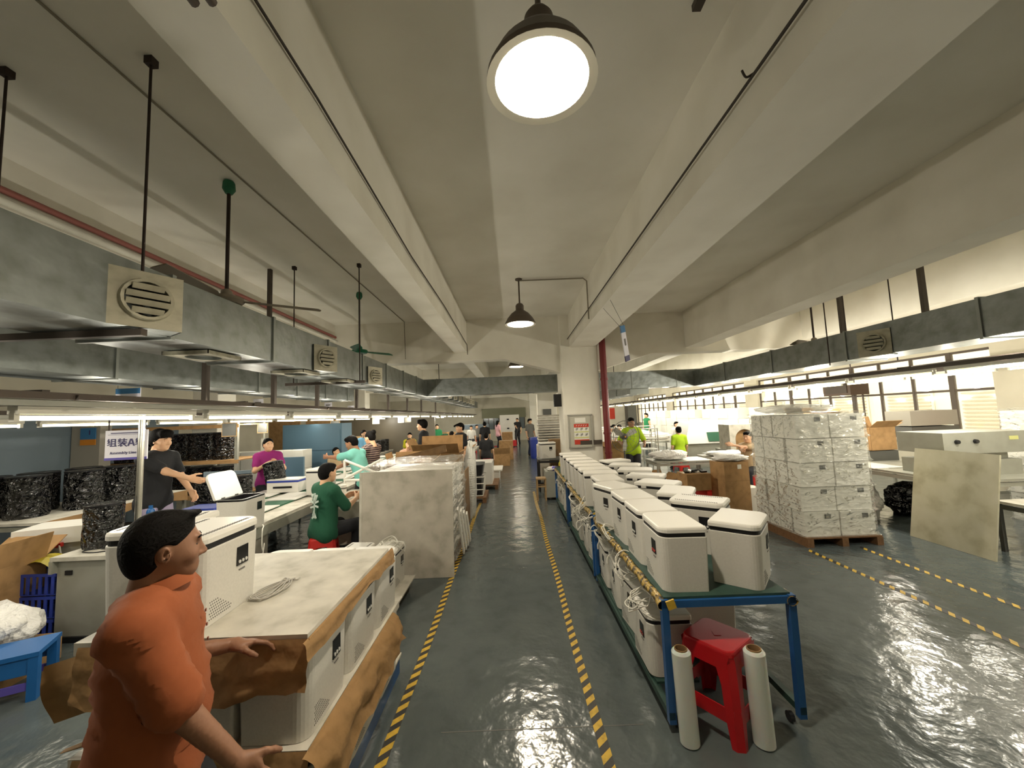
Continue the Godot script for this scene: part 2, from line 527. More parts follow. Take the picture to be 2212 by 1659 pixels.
# ---------------------------------------------------------------- the hall
const RIGHT := 9.5
const LEFT := -9.5
const FAR := 30.0
const NEAR := -4.0
const CEIL := 4.2
func build_shell() -> void:
	var st := begin()
	slab(st, P(LEFT - 0.3, -0.2, NEAR - 0.3), P(RIGHT + 0.3, 0.0, FAR + 0.3))
	struct("floor", done(st), M.floor)
	st = begin()
	slab(st, P(LEFT - 0.3, CEIL, NEAR - 0.3), P(RIGHT + 0.3, CEIL + 0.3, FAR + 0.3))
	struct("ceiling", done(st), M.ceiling)
	st = begin()
	slab(st, P(LEFT - 0.3, 0, NEAR), P(LEFT, CEIL, FAR))
	struct("wall_left", done(st), M.wall)
	st = begin()
	slab(st, P(LEFT, 0, NEAR - 0.3), P(RIGHT, CEIL, NEAR))
	struct("wall_near", done(st), M.wall)
	st = begin()
	slab(st, P(LEFT, 0, FAR), P(RIGHT, CEIL, FAR + 0.3))
	struct("wall_far", done(st), M.wall)
	# window wall: bays between pillars
	var bays := [[-3.0, 6.6], [7.57, 14.9], [15.7, 23.0], [23.8, 29.6]]
	st = begin()
	slab(st, P(RIGHT, 0, NEAR), P(RIGHT + 0.3, 0.95, FAR))
	slab(st, P(RIGHT, 2.85, NEAR), P(RIGHT + 0.3, CEIL, FAR))
	var last := NEAR
	for b in bays:
		slab(st, P(RIGHT, 0.95, last), P(RIGHT + 0.3, 2.85, b[0]))
		last = b[1]
	slab(st, P(RIGHT, 0.95, last), P(RIGHT + 0.3, 2.85, FAR))
	struct("wall_right", done(st), M.wall)
	var n := 1
	for b in bays:
		window_bay(n, b[0], b[1])
		n += 1
	# long beams and cross beams
	for x in [[-1.34, -1.04, 3.41], [1.4, 2.0, 3.42], [4.19, 4.6, 3.32], [-4.6, -4.2, 3.39], [7.0, 7.4, 3.39], [-7.4, -7.0, 3.39]]:
		st = begin()
		slab(st, P(x[0], x[2], NEAR), P(x[1], CEIL, FAR))
		struct("beam", done(st), M.beam)
	for d in [0.0, 9.1, 18.1, 27.1]:
		if d == 0.0:
			continue
		st = begin()
		slab(st, P(LEFT, 3.22, d), P(RIGHT, CEIL, d + 0.4))
		# the haunches at the column
		for s in [-1.0, 1.0]:
			var xc: float = 1.62
			var a := P(xc + s * 0.44, 2.85, d)
			var b := P(xc + s * 0.44, 3.22, d)
			var c := P(xc + s * 1.75, 3.22, d)
			var off := Vector3(0, 0, -0.4)
			tri(st, a, b, c)
			tri(st, a + off, c + off, b + off)
			quad(st, a, c, c + off, a + off)
		struct("beam", done(st), M.beam)
	for d in [9.0, 18.0, 27.0]:
		st = begin()
		prism(st, rrect(0.88, 0.88, 0.02, 0.02, 2), 0.0, CEIL, Transform3D(Basis.IDENTITY, P(1.62, 0, d + 0.44)))
		struct("column", done(st), M.beam)
	for q in [[-7.2, 9.3], [-7.2, 18.3]]:
		st = begin()
		prism(st, rrect(0.6, 0.6, 0.02, 0.02, 2), 0.0, CEIL, Transform3D(Basis.IDENTITY, P(q[0], 0, q[1])))
		struct("column", done(st), M.beam)
	# hazard tape on the floor, one stripe after the other
	tape_line("hazard_tape", "black and yellow hazard tape along the left side of the aisle", -0.785, 1.9, 8.6, 0.06)
	tape_line("hazard_tape", "black and yellow hazard tape along the right side of the aisle", 0.428, 1.9, 9.6, 0.06)
	tape_line("hazard_tape", "worn hazard tape running up to the wrapped carton pallet, inner one", 3.70, 2.3, 5.1, 0.055)
	tape_line("hazard_tape", "worn hazard tape beside the leaning board, outer one", 4.38, 2.6, 5.1, 0.055)
	# far wall: roller shutter, windows and a board
	st = begin()
	slab(st, P(-2.3, 0.9, FAR - 0.06), P(0.9, 2.35, FAR))
	struct("window_5", done(st), M.outer_glass)
	var f := get_child(get_child_count() - 1)
	st = begin()
	for k in 9:
		bar(st, P(-2.3 + 0.4 * k, 0.9, FAR - 0.08), P(-2.3 + 0.4 * k, 2.35, FAR - 0.08), 0.04)
	part("window_frame", done(st), M.window_bar, f)
	st = begin()
	slab(st, P(-2.4, 1.75, FAR - 0.12), P(1.0, 2.5, FAR - 0.09))
	one("roller_blind", "olive grey blind lowered over the window at the end of the aisle", "blind", done(st), mat(hexc("8f9078"), 0.8))
	st = begin()
	slab(st, P(1.7, 0.0, FAR - 0.05), P(2.7, 2.1, FAR))
	struct("door_1", done(st), M.green_dark)
	for q in [[5.6, 1.8], [6.9, 1.75]]:
		one("red_notice", "red notice board hung on the far end wall", "sign", box_mesh(Vector3(0.62, 0.85, 0.04)), M.poster_red, P(q[0] + 0.7, q[1], FAR - 0.05), 0.0, "red notices on the far wall")
	# the partition at the left with a dark opening and pinned notices
	st = begin()
	slab(st, P(-7.9, 0, 5.0), P(-7.8, 2.15, 9.0))
	struct("wall_partition", done(st), M.blue_grey)
	st = begin()
	slab(st, P(-7.78, 0.0, 6.8), P(-7.28, 2.15, 7.0))
	struct("column", done(st), mat(hexc("a09b90"), 0.8))
	var po := thing("safety_poster", "blue and orange safety poster on the grey post at the left", "poster", P(-7.47, 1.78, 6.785))
	part("blue_field", box_mesh(Vector3(0.27, 0.2, 0.01)), M.sign_blue, po, Vector3(0, 0.06, 0))
	part("orange_field", box_mesh(Vector3(0.27, 0.1, 0.01)), M.sign_orange, po, Vector3(0, -0.09, 0))
	part("figure_mark", box_mesh(Vector3(0.02, 0.08, 0.004)), M.sign_ink, po, Vector3(0.03, 0.08, 0.006))
	# joints in the floor coating
	for d in [7.02, 2.44]:
		struct("trim_%d" % int(d), box_mesh(Vector3(2.4 if d > 5.0 else 1.2, 0.0012, 0.006)), M.metal_dark, P(-0.15 if d > 5.0 else 0.1, 0.0004, d))

func tape_line(called: String, label: String, x: float, d0: float, d1: float, w: float) -> void:
	var root := thing(called, label, "tape", P(x, 0, d0))
	var len := 0.052
	var n := int((d1 - d0) / len)
	var skew := 0.055
	var key := "tape%s" % w
	if not mesh_cache.has(key):
		var st := begin()
		var h := w * 0.5
		var t := 0.0012
		quad(st, Vector3(-h, t, skew * 0.5), Vector3(-h, t, skew * 0.5 - len), Vector3(h, t, -skew * 0.5 - len), Vector3(h, t, -skew * 0.5))
		quad(st, Vector3(-h, 0, skew * 0.5), Vector3(-h, t, skew * 0.5), Vector3(h, t, -skew * 0.5), Vector3(h, 0, -skew * 0.5))
		quad(st, Vector3(-h, 0, skew * 0.5 - len), Vector3(-h, t, skew * 0.5 - len), Vector3(-h, t, skew * 0.5), Vector3(-h, 0, skew * 0.5))
		quad(st, Vector3(h, 0, -skew * 0.5), Vector3(h, t, -skew * 0.5), Vector3(h, t, -skew * 0.5 - len), Vector3(h, 0, -skew * 0.5 - len))
		mesh_cache[key] = done(st)
	for i in n:
		var wob := 0.006 * sin(i * 0.13 + x * 3.0)
		part("stripe", mesh_cache[key], M.tape_y if i % 2 == 0 else M.tape_k, root, Vector3(wob, 0.0005, -len * i))

func window_bay(n: int, d0: float, d1: float) -> void:
	var root := Node3D.new()
	root.name = "window_%d" % n
	add_child(root)
	root.set_meta("kind", "structure")
	var x := RIGHT + 0.12
	var count := int(round((d1 - d0) / 0.86))
	var step := (d1 - d0) / count
	for i in count + 1:
		var d := d0 + step * i
		var thick := 0.1 if i % 3 == 1 else 0.045
		part("mullion", box_mesh(Vector3(0.06, 1.9, thick)), M.window_bar, root, P(x, 1.9, d))
	for y in [0.97, 2.02, 2.83]:
		part("transom", box_mesh(Vector3(0.05, 0.05, d1 - d0)), M.window_bar, root, P(x, y, (d0 + d1) * 0.5))
	for i in count:
		for r in [[0.97, 2.02], [2.02, 2.83]]:
			part("pane", box_mesh(Vector3(0.006, r[1] - r[0] - 0.05, step - 0.05)), M.glass, root, P(x, (r[0] + r[1]) * 0.5, d0 + step * (i + 0.5)))

func build_outside() -> void:
	# the block across the yard, with shuttered windows
	var x := 15.5
	var root := thing("apartment_block", "pale building with louvred shutters seen through the factory windows", "building", P(x, -1.0, 18))
	part("wall", box_mesh(Vector3(0.4, 9.0, 60.0)), M.outer_wall, root, Vector3(0.2, 4.0, 0))
	var k := 0
	for y in [1.3, 4.1]:
		for i in 13:
			var d := -16.0 + i * 2.6
			var w := part("shutter", box_mesh(Vector3(0.06, 1.5, 1.7)), M.outer_wall, root, Vector3(-0.05, y + 1.2, -d))
			for s in 11:
				part("slat", box_mesh(Vector3(0.05, 0.045, 1.6)), M.outer_shutter, w, Vector3(-0.05, -0.66 + s * 0.13, 0))
			k += 1
	var g := thing("paved_yard", "pale paved yard outside the windows", "ground", P(18, -1.2, 14))
	g.set_meta("kind", "structure")
	part("paving", box_mesh(Vector3(16, 0.2, 70)), M.outer_wall, g)

# ---------------------------------------------------------------- ceiling: lamps, fans, ducts
func build_ceiling_fittings() -> void:
	pendant(P(0.20, 3.42, 1.70), "glowing bell shaped pendant lamp nearest above the aisle, cable running straight up")
	pendant(P(0.19, 3.40, 6.45), "pendant lamp over the aisle fed by a right angled conduit beside the beam")
	pendant(P(0.17, 3.40, 12.1), "pendant lamp over the aisle just behind the cross beam")
	pendant(P(0.17, 3.40, 20.0), "small far pendant lamp over the end of the aisle")
	var c := thing("conduit", "thin dark conduit bent across the ceiling to the pendant lamp", "conduit", P(0, 0, 0))
	part("run", tube_mesh([P(0.19, 4.17, 6.45), P(1.30, 4.17, 6.45), P(1.36, 4.12, 6.45), P(1.36, 3.45, 6.45)], 0.012), M.conduit, c)
	var cables := [
		["thin cable clipped along the beam on the right of the lamps", [P(1.36, 3.62, -1), P(1.36, 3.62, 9.1)], 0.009, M.cable],
		["thin cable sagging along the beam on the left of the lamps", [P(-1.02, 3.60, -1), P(-1.02, 3.66, 2.0), P(-1.02, 3.60, 4.0), P(-1.02, 3.64, 6.0), P(-1.02, 3.58, 9.0), P(-1.02, 3.35, 9.05)], 0.008, M.cable],
		["straight crease cable along the ceiling over the fans", [P(-2.47, 4.19, -1), P(-2.5, 4.19, 9.0), P(-2.5, 3.3, 9.06)], 0.008, M.conduit],
		["white lit conduit along the beam behind the fans", [P(-4.12, 3.78, 0.5), P(-4.12, 3.78, 9.0)], 0.035, M.fixture],
		["dull red pipe above the white conduit behind the fans", [P(-4.14, 3.88, 0.5), P(-4.14, 3.88, 9.0)], 0.03, mat(hexc("8a4f45"), 0.6)],
	]
	for q in cables:
		one("cable_run", q[0], "cable", tube_mesh(q[1], q[2], 6), q[3])
	# dark pipes hung below the ceiling, out to the near side
	for q in [[-0.97, 0.9], [-1.03, 0.9]]:
		one("hanging_pipe", "pair of brown pipes hanging by the left beam", "pipe", tube_mesh([P(q[0], 3.3, 0.4), P(q[0], 3.3, 1.2)], 0.016, 8), M.steel_brown, Vector3.ZERO, 0.0, "paired brown pipes by the left beam")
	one("hanging_pipe", "brown box conduit running up to the right beam", "pipe", box_mesh(Vector3(0.05, 0.04, 1.3)), M.steel_brown, P(1.16, 4.17, 1.4))
	one("ceiling_hook", "small bent hook screwed to the right beam", "hook", tube_mesh(curve([P(1.37, 3.64, 1.93), P(1.33, 3.62, 1.93), P(1.31, 3.66, 1.93)], 8), 0.006), M.cable)
	fan(gy(495, 392, CEIL), -1, 34.0, M.fan_green, M.fan_grey, "ceiling fan with grey blades and green canopy over the near bench", 1.08, 0.78)
	fan(gy(776, 632, CEIL), 1, 45.0, M.fan_green, M.fan_green, "all green ceiling fan above the galvanised duct", 1.0, 0.6)
	fan(P(5.6, CEIL, 7.0), 1, 80.0, M.fan_grey, M.fan_grey, "dark ceiling fan between the beam and right duct", 1.15, 0.55)
	for q in [[-2.2, 2.25, 2.42], [-3.162, 2.286, 2.42], [-2.2, 5.55, 2.42], [-3.166, 5.555, 2.42], [5.5, 6.2, 2.42], [5.47, 5.4, 2.42], [4.8, 5.75, 2.42]]:
		var r := thing("hanger_rod", "thin threaded rod holding the duct, hung from the ceiling", "rod", P(q[0], q[2], q[1]), 0.0, "duct hanger rods")
		part("rod", tube_mesh([Vector3.ZERO, Vector3(0, CEIL - q[2], 0)], 0.008), M.rod, r)
		part("anchor", box_mesh(Vector3(0.05, 0.05, 0.05)), M.rod, r, Vector3(0, CEIL - q[2] - 0.025, 0))
	for q in [[-2.2, 2.25, -3.3], [-2.2, 5.55, -3.2]]:
		one("duct_bracket", "dark angle bar under the near galvanised duct", "bracket", box_mesh(Vector3(1.15, 0.04, 0.04)), M.steel_brown, P((q[0] + q[2]) * 0.5, 2.435, q[1]), 0.0, "angle bars under the left duct")
	# ducts
	duct("air_duct", "galvanised square air duct with round outlets over the left benches", -2.85, -2.25, 2.46, 2.87, -1.0, 10.2, 1.09, 2.51)
	duct("air_duct", "second galvanised duct beside the left wall posts", -4.85, -4.2, 2.42, 2.86, 0.0, 10.2, 1.15, 2.9)
	duct("air_duct", "dark galvanised duct with one outlet above the right tables", 4.85, 5.4, 2.46, 2.87, 0.0, 10.2, 1.6, 3.9)
	duct("air_duct", "far galvanised duct with a row of small nozzles", -2.95, -2.35, 2.5, 2.87, 11.0, 26.0, 1.5, 11.0)
	duct("air_duct", "far duct behind the column above the bright tables", 3.4, 3.9, 2.35, 2.75, 11.0, 24.0, 1.5, 11.0)
	var cr := thing("air_duct", "galvanised cross duct passing behind the square column", "duct", P(0, 0, 10.2))
	var x0 := -2.9
	for x1 in [-2.0, -0.6, 0.6, 1.9, 3.2, 4.4, 5.4]:
		part("duct_section", box_mesh(Vector3(x1 - x0 - 0.004, 0.45, 0.5)), M.duct, cr, Vector3((x0 + x1) * 0.5, 2.69, -0.25))
		part("flange", box_mesh(Vector3(0.02, 0.47, 0.52)), M.duct_edge, cr, Vector3(x1, 2.69, -0.25))
		x0 = x1
	# outlets
	outlet(gx(305, 655, -2.25), 0.34, PI / 2 - 0.55, "square duct outlet with slatted round mouth facing the aisle, nearest")
	outlet(gx(692, 776, -2.25), 0.3, PI / 2 - 0.5, "square duct outlet with open round mouth, second along the left duct")
	outlet(gx(801, 813, -2.25), 0.28, PI / 2 - 0.5, "small square duct outlet near the cross duct")
	outlet(gx(1895, 742, 4.85), 0.34, -PI / 2 + 0.5, "round mouthed outlet on the dark right duct")
	for q in [[440, 765], [640, 803], [735, 822]]:
		var g := gy(q[0], q[1], 2.455)
		var o := thing("duct_grille", "flat square outlet with round hole under the left duct", "outlet", Vector3(clampf(g.x, -2.7, -2.45), 2.445, g.z), 0.0, "outlets in the underside of the left duct")
		var down := Transform3D(Basis(Vector3.RIGHT, PI / 2), Vector3(0, -0.02, 0))
		var st := begin()
		holed_plate(st, 0.36, 0.12, down)
		for e in [[0, 1], [0, -1], [1, 0], [-1, 0]]:
			box(st, Vector3(e[0] * 0.177, -0.006, e[1] * 0.177), Vector3(0.006 if e[0] != 0 else 0.36, 0.028, 0.006 if e[1] != 0 else 0.36))
		part("plate", done(st), M.vent, o)
		st = begin()
		recess(st, 0.12, 0.026, down)
		part("mouth", done(st), M.duct_inner, o)
	for i in 8:
		outlet(P(-2.24, 2.68, 12.0 + i * 1.3), 0.26, PI / 2 - 0.4, "small round nozzle box on the far left duct", "nozzles along the far left duct")
	# hanging bars down to the light frames
	for q in [[-3.2, 4.0], [-3.2, 5.15], [-3.2, 6.3], [-3.2, 7.9], [-3.2, 9.9], [-3.2, 11.7], [-3.2, 13.5], [-3.2, 16.0], [-3.57, 5.62]]:
		var y0: float = 2.12 if q[0] > -3.5 else 2.9
		var y9: float = 3.12 if q[0] > -3.5 else CEIL
		one("hanger_post", "brown steel bar hanging between the ducts to the tube light frame" if q[0] > -3.5 else "lone brown bar from the ceiling behind the near fan", "post", box_mesh(Vector3(0.05, y9 - y0, 0.05)), M.steel_brown, P(q[0], (y9 + y0) * 0.5, q[1]), 0.0, "hanging bars of the left light frame")
	for q in [[5.62, 6.4, 2.87], [5.62, 5.1, 2.87]]:
		one("hanger_post", "flat grey bar hanging over the right duct", "post", box_mesh(Vector3(0.06, CEIL - q[2], 0.05)), M.steel_brown, P(q[0], (CEIL + q[2]) * 0.5, q[1]), 0.0, "hanging bars over the right duct")
	one("hanger_channel", "steel channel between the two left ducts holding the hanging bars", "channel", box_mesh(Vector3(0.05, 0.05, 16.0)), M.steel_brown, P(-3.2, 3.145, 9.0))
	light_frames()
	# signs hung from the ceiling
	hung_sign(gz(1350, 742, 5.5), 0.66, "small tall hanging sign with blue ends below the right beam")
	var s := gz(277, 858, 5.0)
	var b := thing("hanging_notice", "blue and white notice hung above the left light frame", "sign", s)
	part("board", box_mesh(Vector3(0.32, 0.23, 0.012)), M.sign_white, b)
	part("blue_band", box_mesh(Vector3(0.32, 0.07, 0.004)), M.sign_blue, b, Vector3(0, 0.08, 0.008))
	part("blue_square", box_mesh(Vector3(0.06, 0.07, 0.004)), M.sign_blue, b, Vector3(0.06, -0.03, 0.008))
	part("string", tube_mesh([Vector3(-0.14, 0.115, 0), Vector3(-0.14, 2.0, 0)], 0.003, 4), M.rod, b)
	part("string", tube_mesh([Vector3(0.14, 0.115, 0), Vector3(0.14, 2.0, 0)], 0.003, 4), M.rod, b)
	for q in [[558, 871, 7.0, 0.19], [709, 876, 9.3, 0.2], [758, 882, 12.0, 0.2]]:
		var e := thing("line_sign", "small white workstation sign with blue foot on the light frame", "sign", gx(q[0], q[1], -4.88), 0.0, "small workstation signs on the light frame")
		part("board", box_mesh(Vector3(q[3], 0.16, 0.01)), M.sign_white, e)
		part("foot_band", box_mesh(Vector3(q[3], 0.03, 0.004)), M.sign_blue, e, Vector3(0, -0.065, 0.007))
		part("print", box_mesh(Vector3(q[3] * 0.6, 0.03, 0.004)), M.print_grey, e, Vector3(0, 0.01, 0.007))
		var sl := e.position.y - 2.09
		part("stem", box_mesh(Vector3(0.015, sl, 0.01)), M.rod, e, Vector3(0, -sl * 0.5, -0.012))

func hung_sign(at: Vector3, h: float, label: String) -> void:
	var o := thing("hanging_sign", label, "sign", at, 0.75)
	o.rotation = Vector3(0, 0.9, 0.25)
	part("board", box_mesh(Vector3(0.16, h * 0.75, 0.012)), M.sign_white, o)
	part("top_band", box_mesh(Vector3(0.16, 0.1, 0.016)), M.sign_blue, o, Vector3(0, h * 0.32, 0))
	part("foot_band", box_mesh(Vector3(0.16, 0.08, 0.016)), M.sign_ink, o, Vector3(0, -h * 0.33, 0))
	part("mark", box_mesh(Vector3(0.06, 0.1, 0.016)), M.print_grey, o, Vector3(0, 0.02, 0))
	var inv := o.transform.affine_inverse()
	part("string", tube_mesh([Vector3(-0.07, h * 0.37, 0), inv * P(1.43, 3.42, 5.7)], 0.003, 4), M.rod, o)
	part("string", tube_mesh([Vector3(0.07, h * 0.37, 0), inv * P(1.43, 3.42, 5.28)], 0.003, 4), M.rod, o)

func pendant(at: Vector3, label: String) -> void:
	var o := thing("pendant_lamp", label, "lamp", at)
	var st := begin()
	lathe(st, [Vector2(0.262, 0.0), Vector2(0.258, 0.03), Vector2(0.215, 0.11), Vector2(0.15, 0.19), Vector2(0.09, 0.235), Vector2(0.07, 0.25), Vector2(0.07, 0.33), Vector2(0.05, 0.36), Vector2(0.02, 0.375)], 40)
	part("lamp_shade", done(st), M.lamp_out, o)
	st = begin()
	lathe(st, [Vector2(0.222, 0.006), Vector2(0.222, 0.034), Vector2(0.205, 0.105), Vector2(0.14, 0.18), Vector2(0.07, 0.232), Vector2(0.0, 0.24)], 40)
	part("reflector", done(st), M.lamp_in, o)
	st = begin()
	lathe(st, [Vector2(0.262, 0.0), Vector2(0.262, -0.001), Vector2(0.221, 0.006)], 40)
	part("rim", done(st), M.lamp_in, o)
	st = begin()
	lathe(st, [Vector2(0.0, 0.015), Vector2(0.05, 0.03), Vector2(0.07, 0.08), Vector2(0.06, 0.14), Vector2(0.045, 0.18), Vector2(0.045, 0.22)], 20)
	part("bulb", done(st), M.bulb, o)
	part("cord", tube_mesh([Vector3(0, 0.37, 0), Vector3(0, CEIL - at.y, 0)], 0.014, 8), M.lamp_out, o)
	st = begin()
	lathe(st, [Vector2(0.0, CEIL - at.y - 0.02), Vector2(0.06, CEIL - at.y - 0.02), Vector2(0.06, CEIL - at.y)], 16)
	part("ceiling_rose", done(st), M.lamp_out, o)
	var l := OmniLight3D.new()
	l.name = "bulb_light"
	l.light_color = Color(1.0, 0.95, 0.86)
	l.light_energy = LAMP_E
	l.light_size = 0.06
	l.omni_range = 40.0
	l.omni_attenuation = 2.0
	l.shadow_enabled = true
	l.position = Vector3(0, 0.1, 0)
	o.add_child(l)
const LAMP_E := 3.6
const TUBE_E := 0.34
const TUBE_ROUND_E := 0.95

func fan(at: Vector3, _s: int, turn: float, m1: Material, m2: Material, label: String, drop: float, blade: float) -> void:
	var o := thing("ceiling_fan", label, "fan", at)
	var st := begin()
	lathe(st, [Vector2(0.0, -0.13), Vector2(0.03, -0.125), Vector2(0.055, -0.08), Vector2(0.05, -0.02), Vector2(0.04, 0.0)], 16)
	part("canopy", done(st), m1, o)
	part("down_rod", tube_mesh([Vector3(0, -0.1, 0), Vector3(0, -drop, 0)], 0.016, 8), M.rod, o)
	st = begin()
	lathe(st, [Vector2(0.02, -drop + 0.02), Vector2(0.045, -drop), Vector2(0.05, -drop - 0.05), Vector2(0.13, -drop - 0.06), Vector2(0.145, -drop - 0.09), Vector2(0.12, -drop - 0.12), Vector2(0.0, -drop - 0.13)], 24)
	part("motor", done(st), m2, o)
	for k in 3:
		var a := deg_to_rad(turn + 120.0 * k)
		var b := Basis(Vector3.UP, a) * Basis(Vector3.RIGHT, 0.38)
		st = begin()
		var poly := PackedVector2Array([Vector2(0.11, -0.02), Vector2(0.2, -0.06), Vector2(blade, -0.085), Vector2(blade + 0.02, 0.0), Vector2(blade, 0.085), Vector2(0.2, 0.06), Vector2(0.11, 0.02)])
		prism(st, poly, -0.004, 0.004, Transform3D(b, Vector3(0, -drop - 0.085, 0)))
		part("blade", done(st), m2, o)

func duct(called: String, label: String, x0: float, x1: float, y0: float, y1: float, d0: float, d1: float, step: float, joint: float) -> void:
	var o := thing(called, label, "duct", P((x0 + x1) * 0.5, y0, d0))
	var cuts := [d0]
	var d := joint
	while d - step > d0 + 0.1:
		d -= step
	while d < d1 - 0.2:
		cuts.append(d)
		d += step
	cuts.append(d1)
	for k in 3:
		var hd := lerpf(0.2, 0.9, k / 2.0) * (d1 - d0)
		if d0 > 10.0:
			part("hanger", box_mesh(Vector3(0.02, CEIL - y1, 0.02)), M.rod, o, Vector3(0, (CEIL - y0 + y1 - y0) * 0.5, -hd))
	for i in cuts.size() - 1:
		var a: float = cuts[i]
		var b: float = cuts[i + 1]
		part("duct_section", box_mesh(Vector3(x1 - x0, y1 - y0, b - a)), M.duct, o, Vector3(0, (y1 - y0) * 0.5, -((a + b) * 0.5 - d0)))
		if i > 0:
			part("flange", box_mesh(Vector3(x1 - x0 + 0.03, y1 - y0 + 0.03, 0.03)), M.duct_edge, o, Vector3(0, (y1 - y0) * 0.5, -(a - d0)))

func outlet(at: Vector3, s: float, turn: float, label: String, group := "") -> void:
	var o := thing("air_outlet", label, "outlet", at, turn, group)
	# an open box with a holed face plate and a real round recess behind it
	var st := begin()
	for q in [[0, 1], [0, -1], [1, 0], [-1, 0]]:
		box(st, Vector3(q[0] * (s * 0.5 - 0.004), q[1] * (s * 0.5 - 0.004), 0.02), Vector3(0.008 if q[0] != 0 else s, 0.008 if q[1] != 0 else s, 0.16))
	part("box", done(st), M.duct, o)
	st = begin()
	holed_plate(st, s, s * 0.31, Transform3D(Basis.IDENTITY, Vector3(0, 0, 0.104)))
	part("face_plate", done(st), M.vent, o)
	st = begin()
	lathe(st, [Vector2(s * 0.38, 0.0), Vector2(s * 0.36, 0.025), Vector2(s * 0.31, 0.02), Vector2(s * 0.31, -0.012)], 24, Transform3D(Basis(Vector3.RIGHT, PI / 2), Vector3(0, 0, 0.104)))
	part("ring", done(st), M.vent, o)
	st = begin()
	recess(st, s * 0.31, 0.16, Transform3D(Basis.IDENTITY, Vector3(0, 0, 0.104)))
	part("mouth", done(st), M.duct_inner, o)
	for k in 4:
		var y := (k - 1.5) * s * 0.14
		var w := 2.0 * sqrt(maxf(0.001, s * s * 0.09 - y * y))
		part("slat", box_mesh(Vector3(w, s * 0.1, 0.01), Vector3.ZERO, Basis(Vector3.RIGHT, 0.6)), M.vent, o, Vector3(0, y, 0.128))

func tube_light(at: Vector3, label: String, group: String, both := true, power := 1.0) -> void:
	var o := thing("tube_light", label, "light", at, 0.0, group)
	part("housing", box_mesh(Vector3(0.06, 0.045, 1.22)), M.fixture, o, Vector3(0, 0.045, 0))
	var st := begin()
	tube(st, [Vector3(0, 0, 0.585), Vector3(0, 0, -0.585)], 0.014, 8)
	part("glowing_tube", done(st), M.tube, o)
	for z in [0.6, -0.6]:
		part("end_cap", box_mesh(Vector3(0.03, 0.05, 0.025)), M.fixture, o, Vector3(0, 0.005, z))
	var l := AreaLight3D.new()
	l.name = "tube_glow_light"
	l.area_size = Vector2(0.028, 1.17)
	l.light_color = Color(1.0, 0.97, 0.9)
	l.light_energy = TUBE_E
	l.shadow_enabled = true
	l.area_range = 40.0
	l.rotation = Vector3(-PI / 2, 0, 0)
	l.position = Vector3(0, -0.018, 0)
	o.add_child(l)
	if both:
		var a := OmniLight3D.new()
		a.name = "tube_round_light"
		a.light_color = l.light_color
		a.light_energy = TUBE_ROUND_E * power
		a.light_size = 0.03
		a.omni_range = 40.0
		a.omni_attenuation = 2.0
		a.shadow_enabled = true
		a.position = Vector3(0, -0.06, 0)
		o.add_child(a)

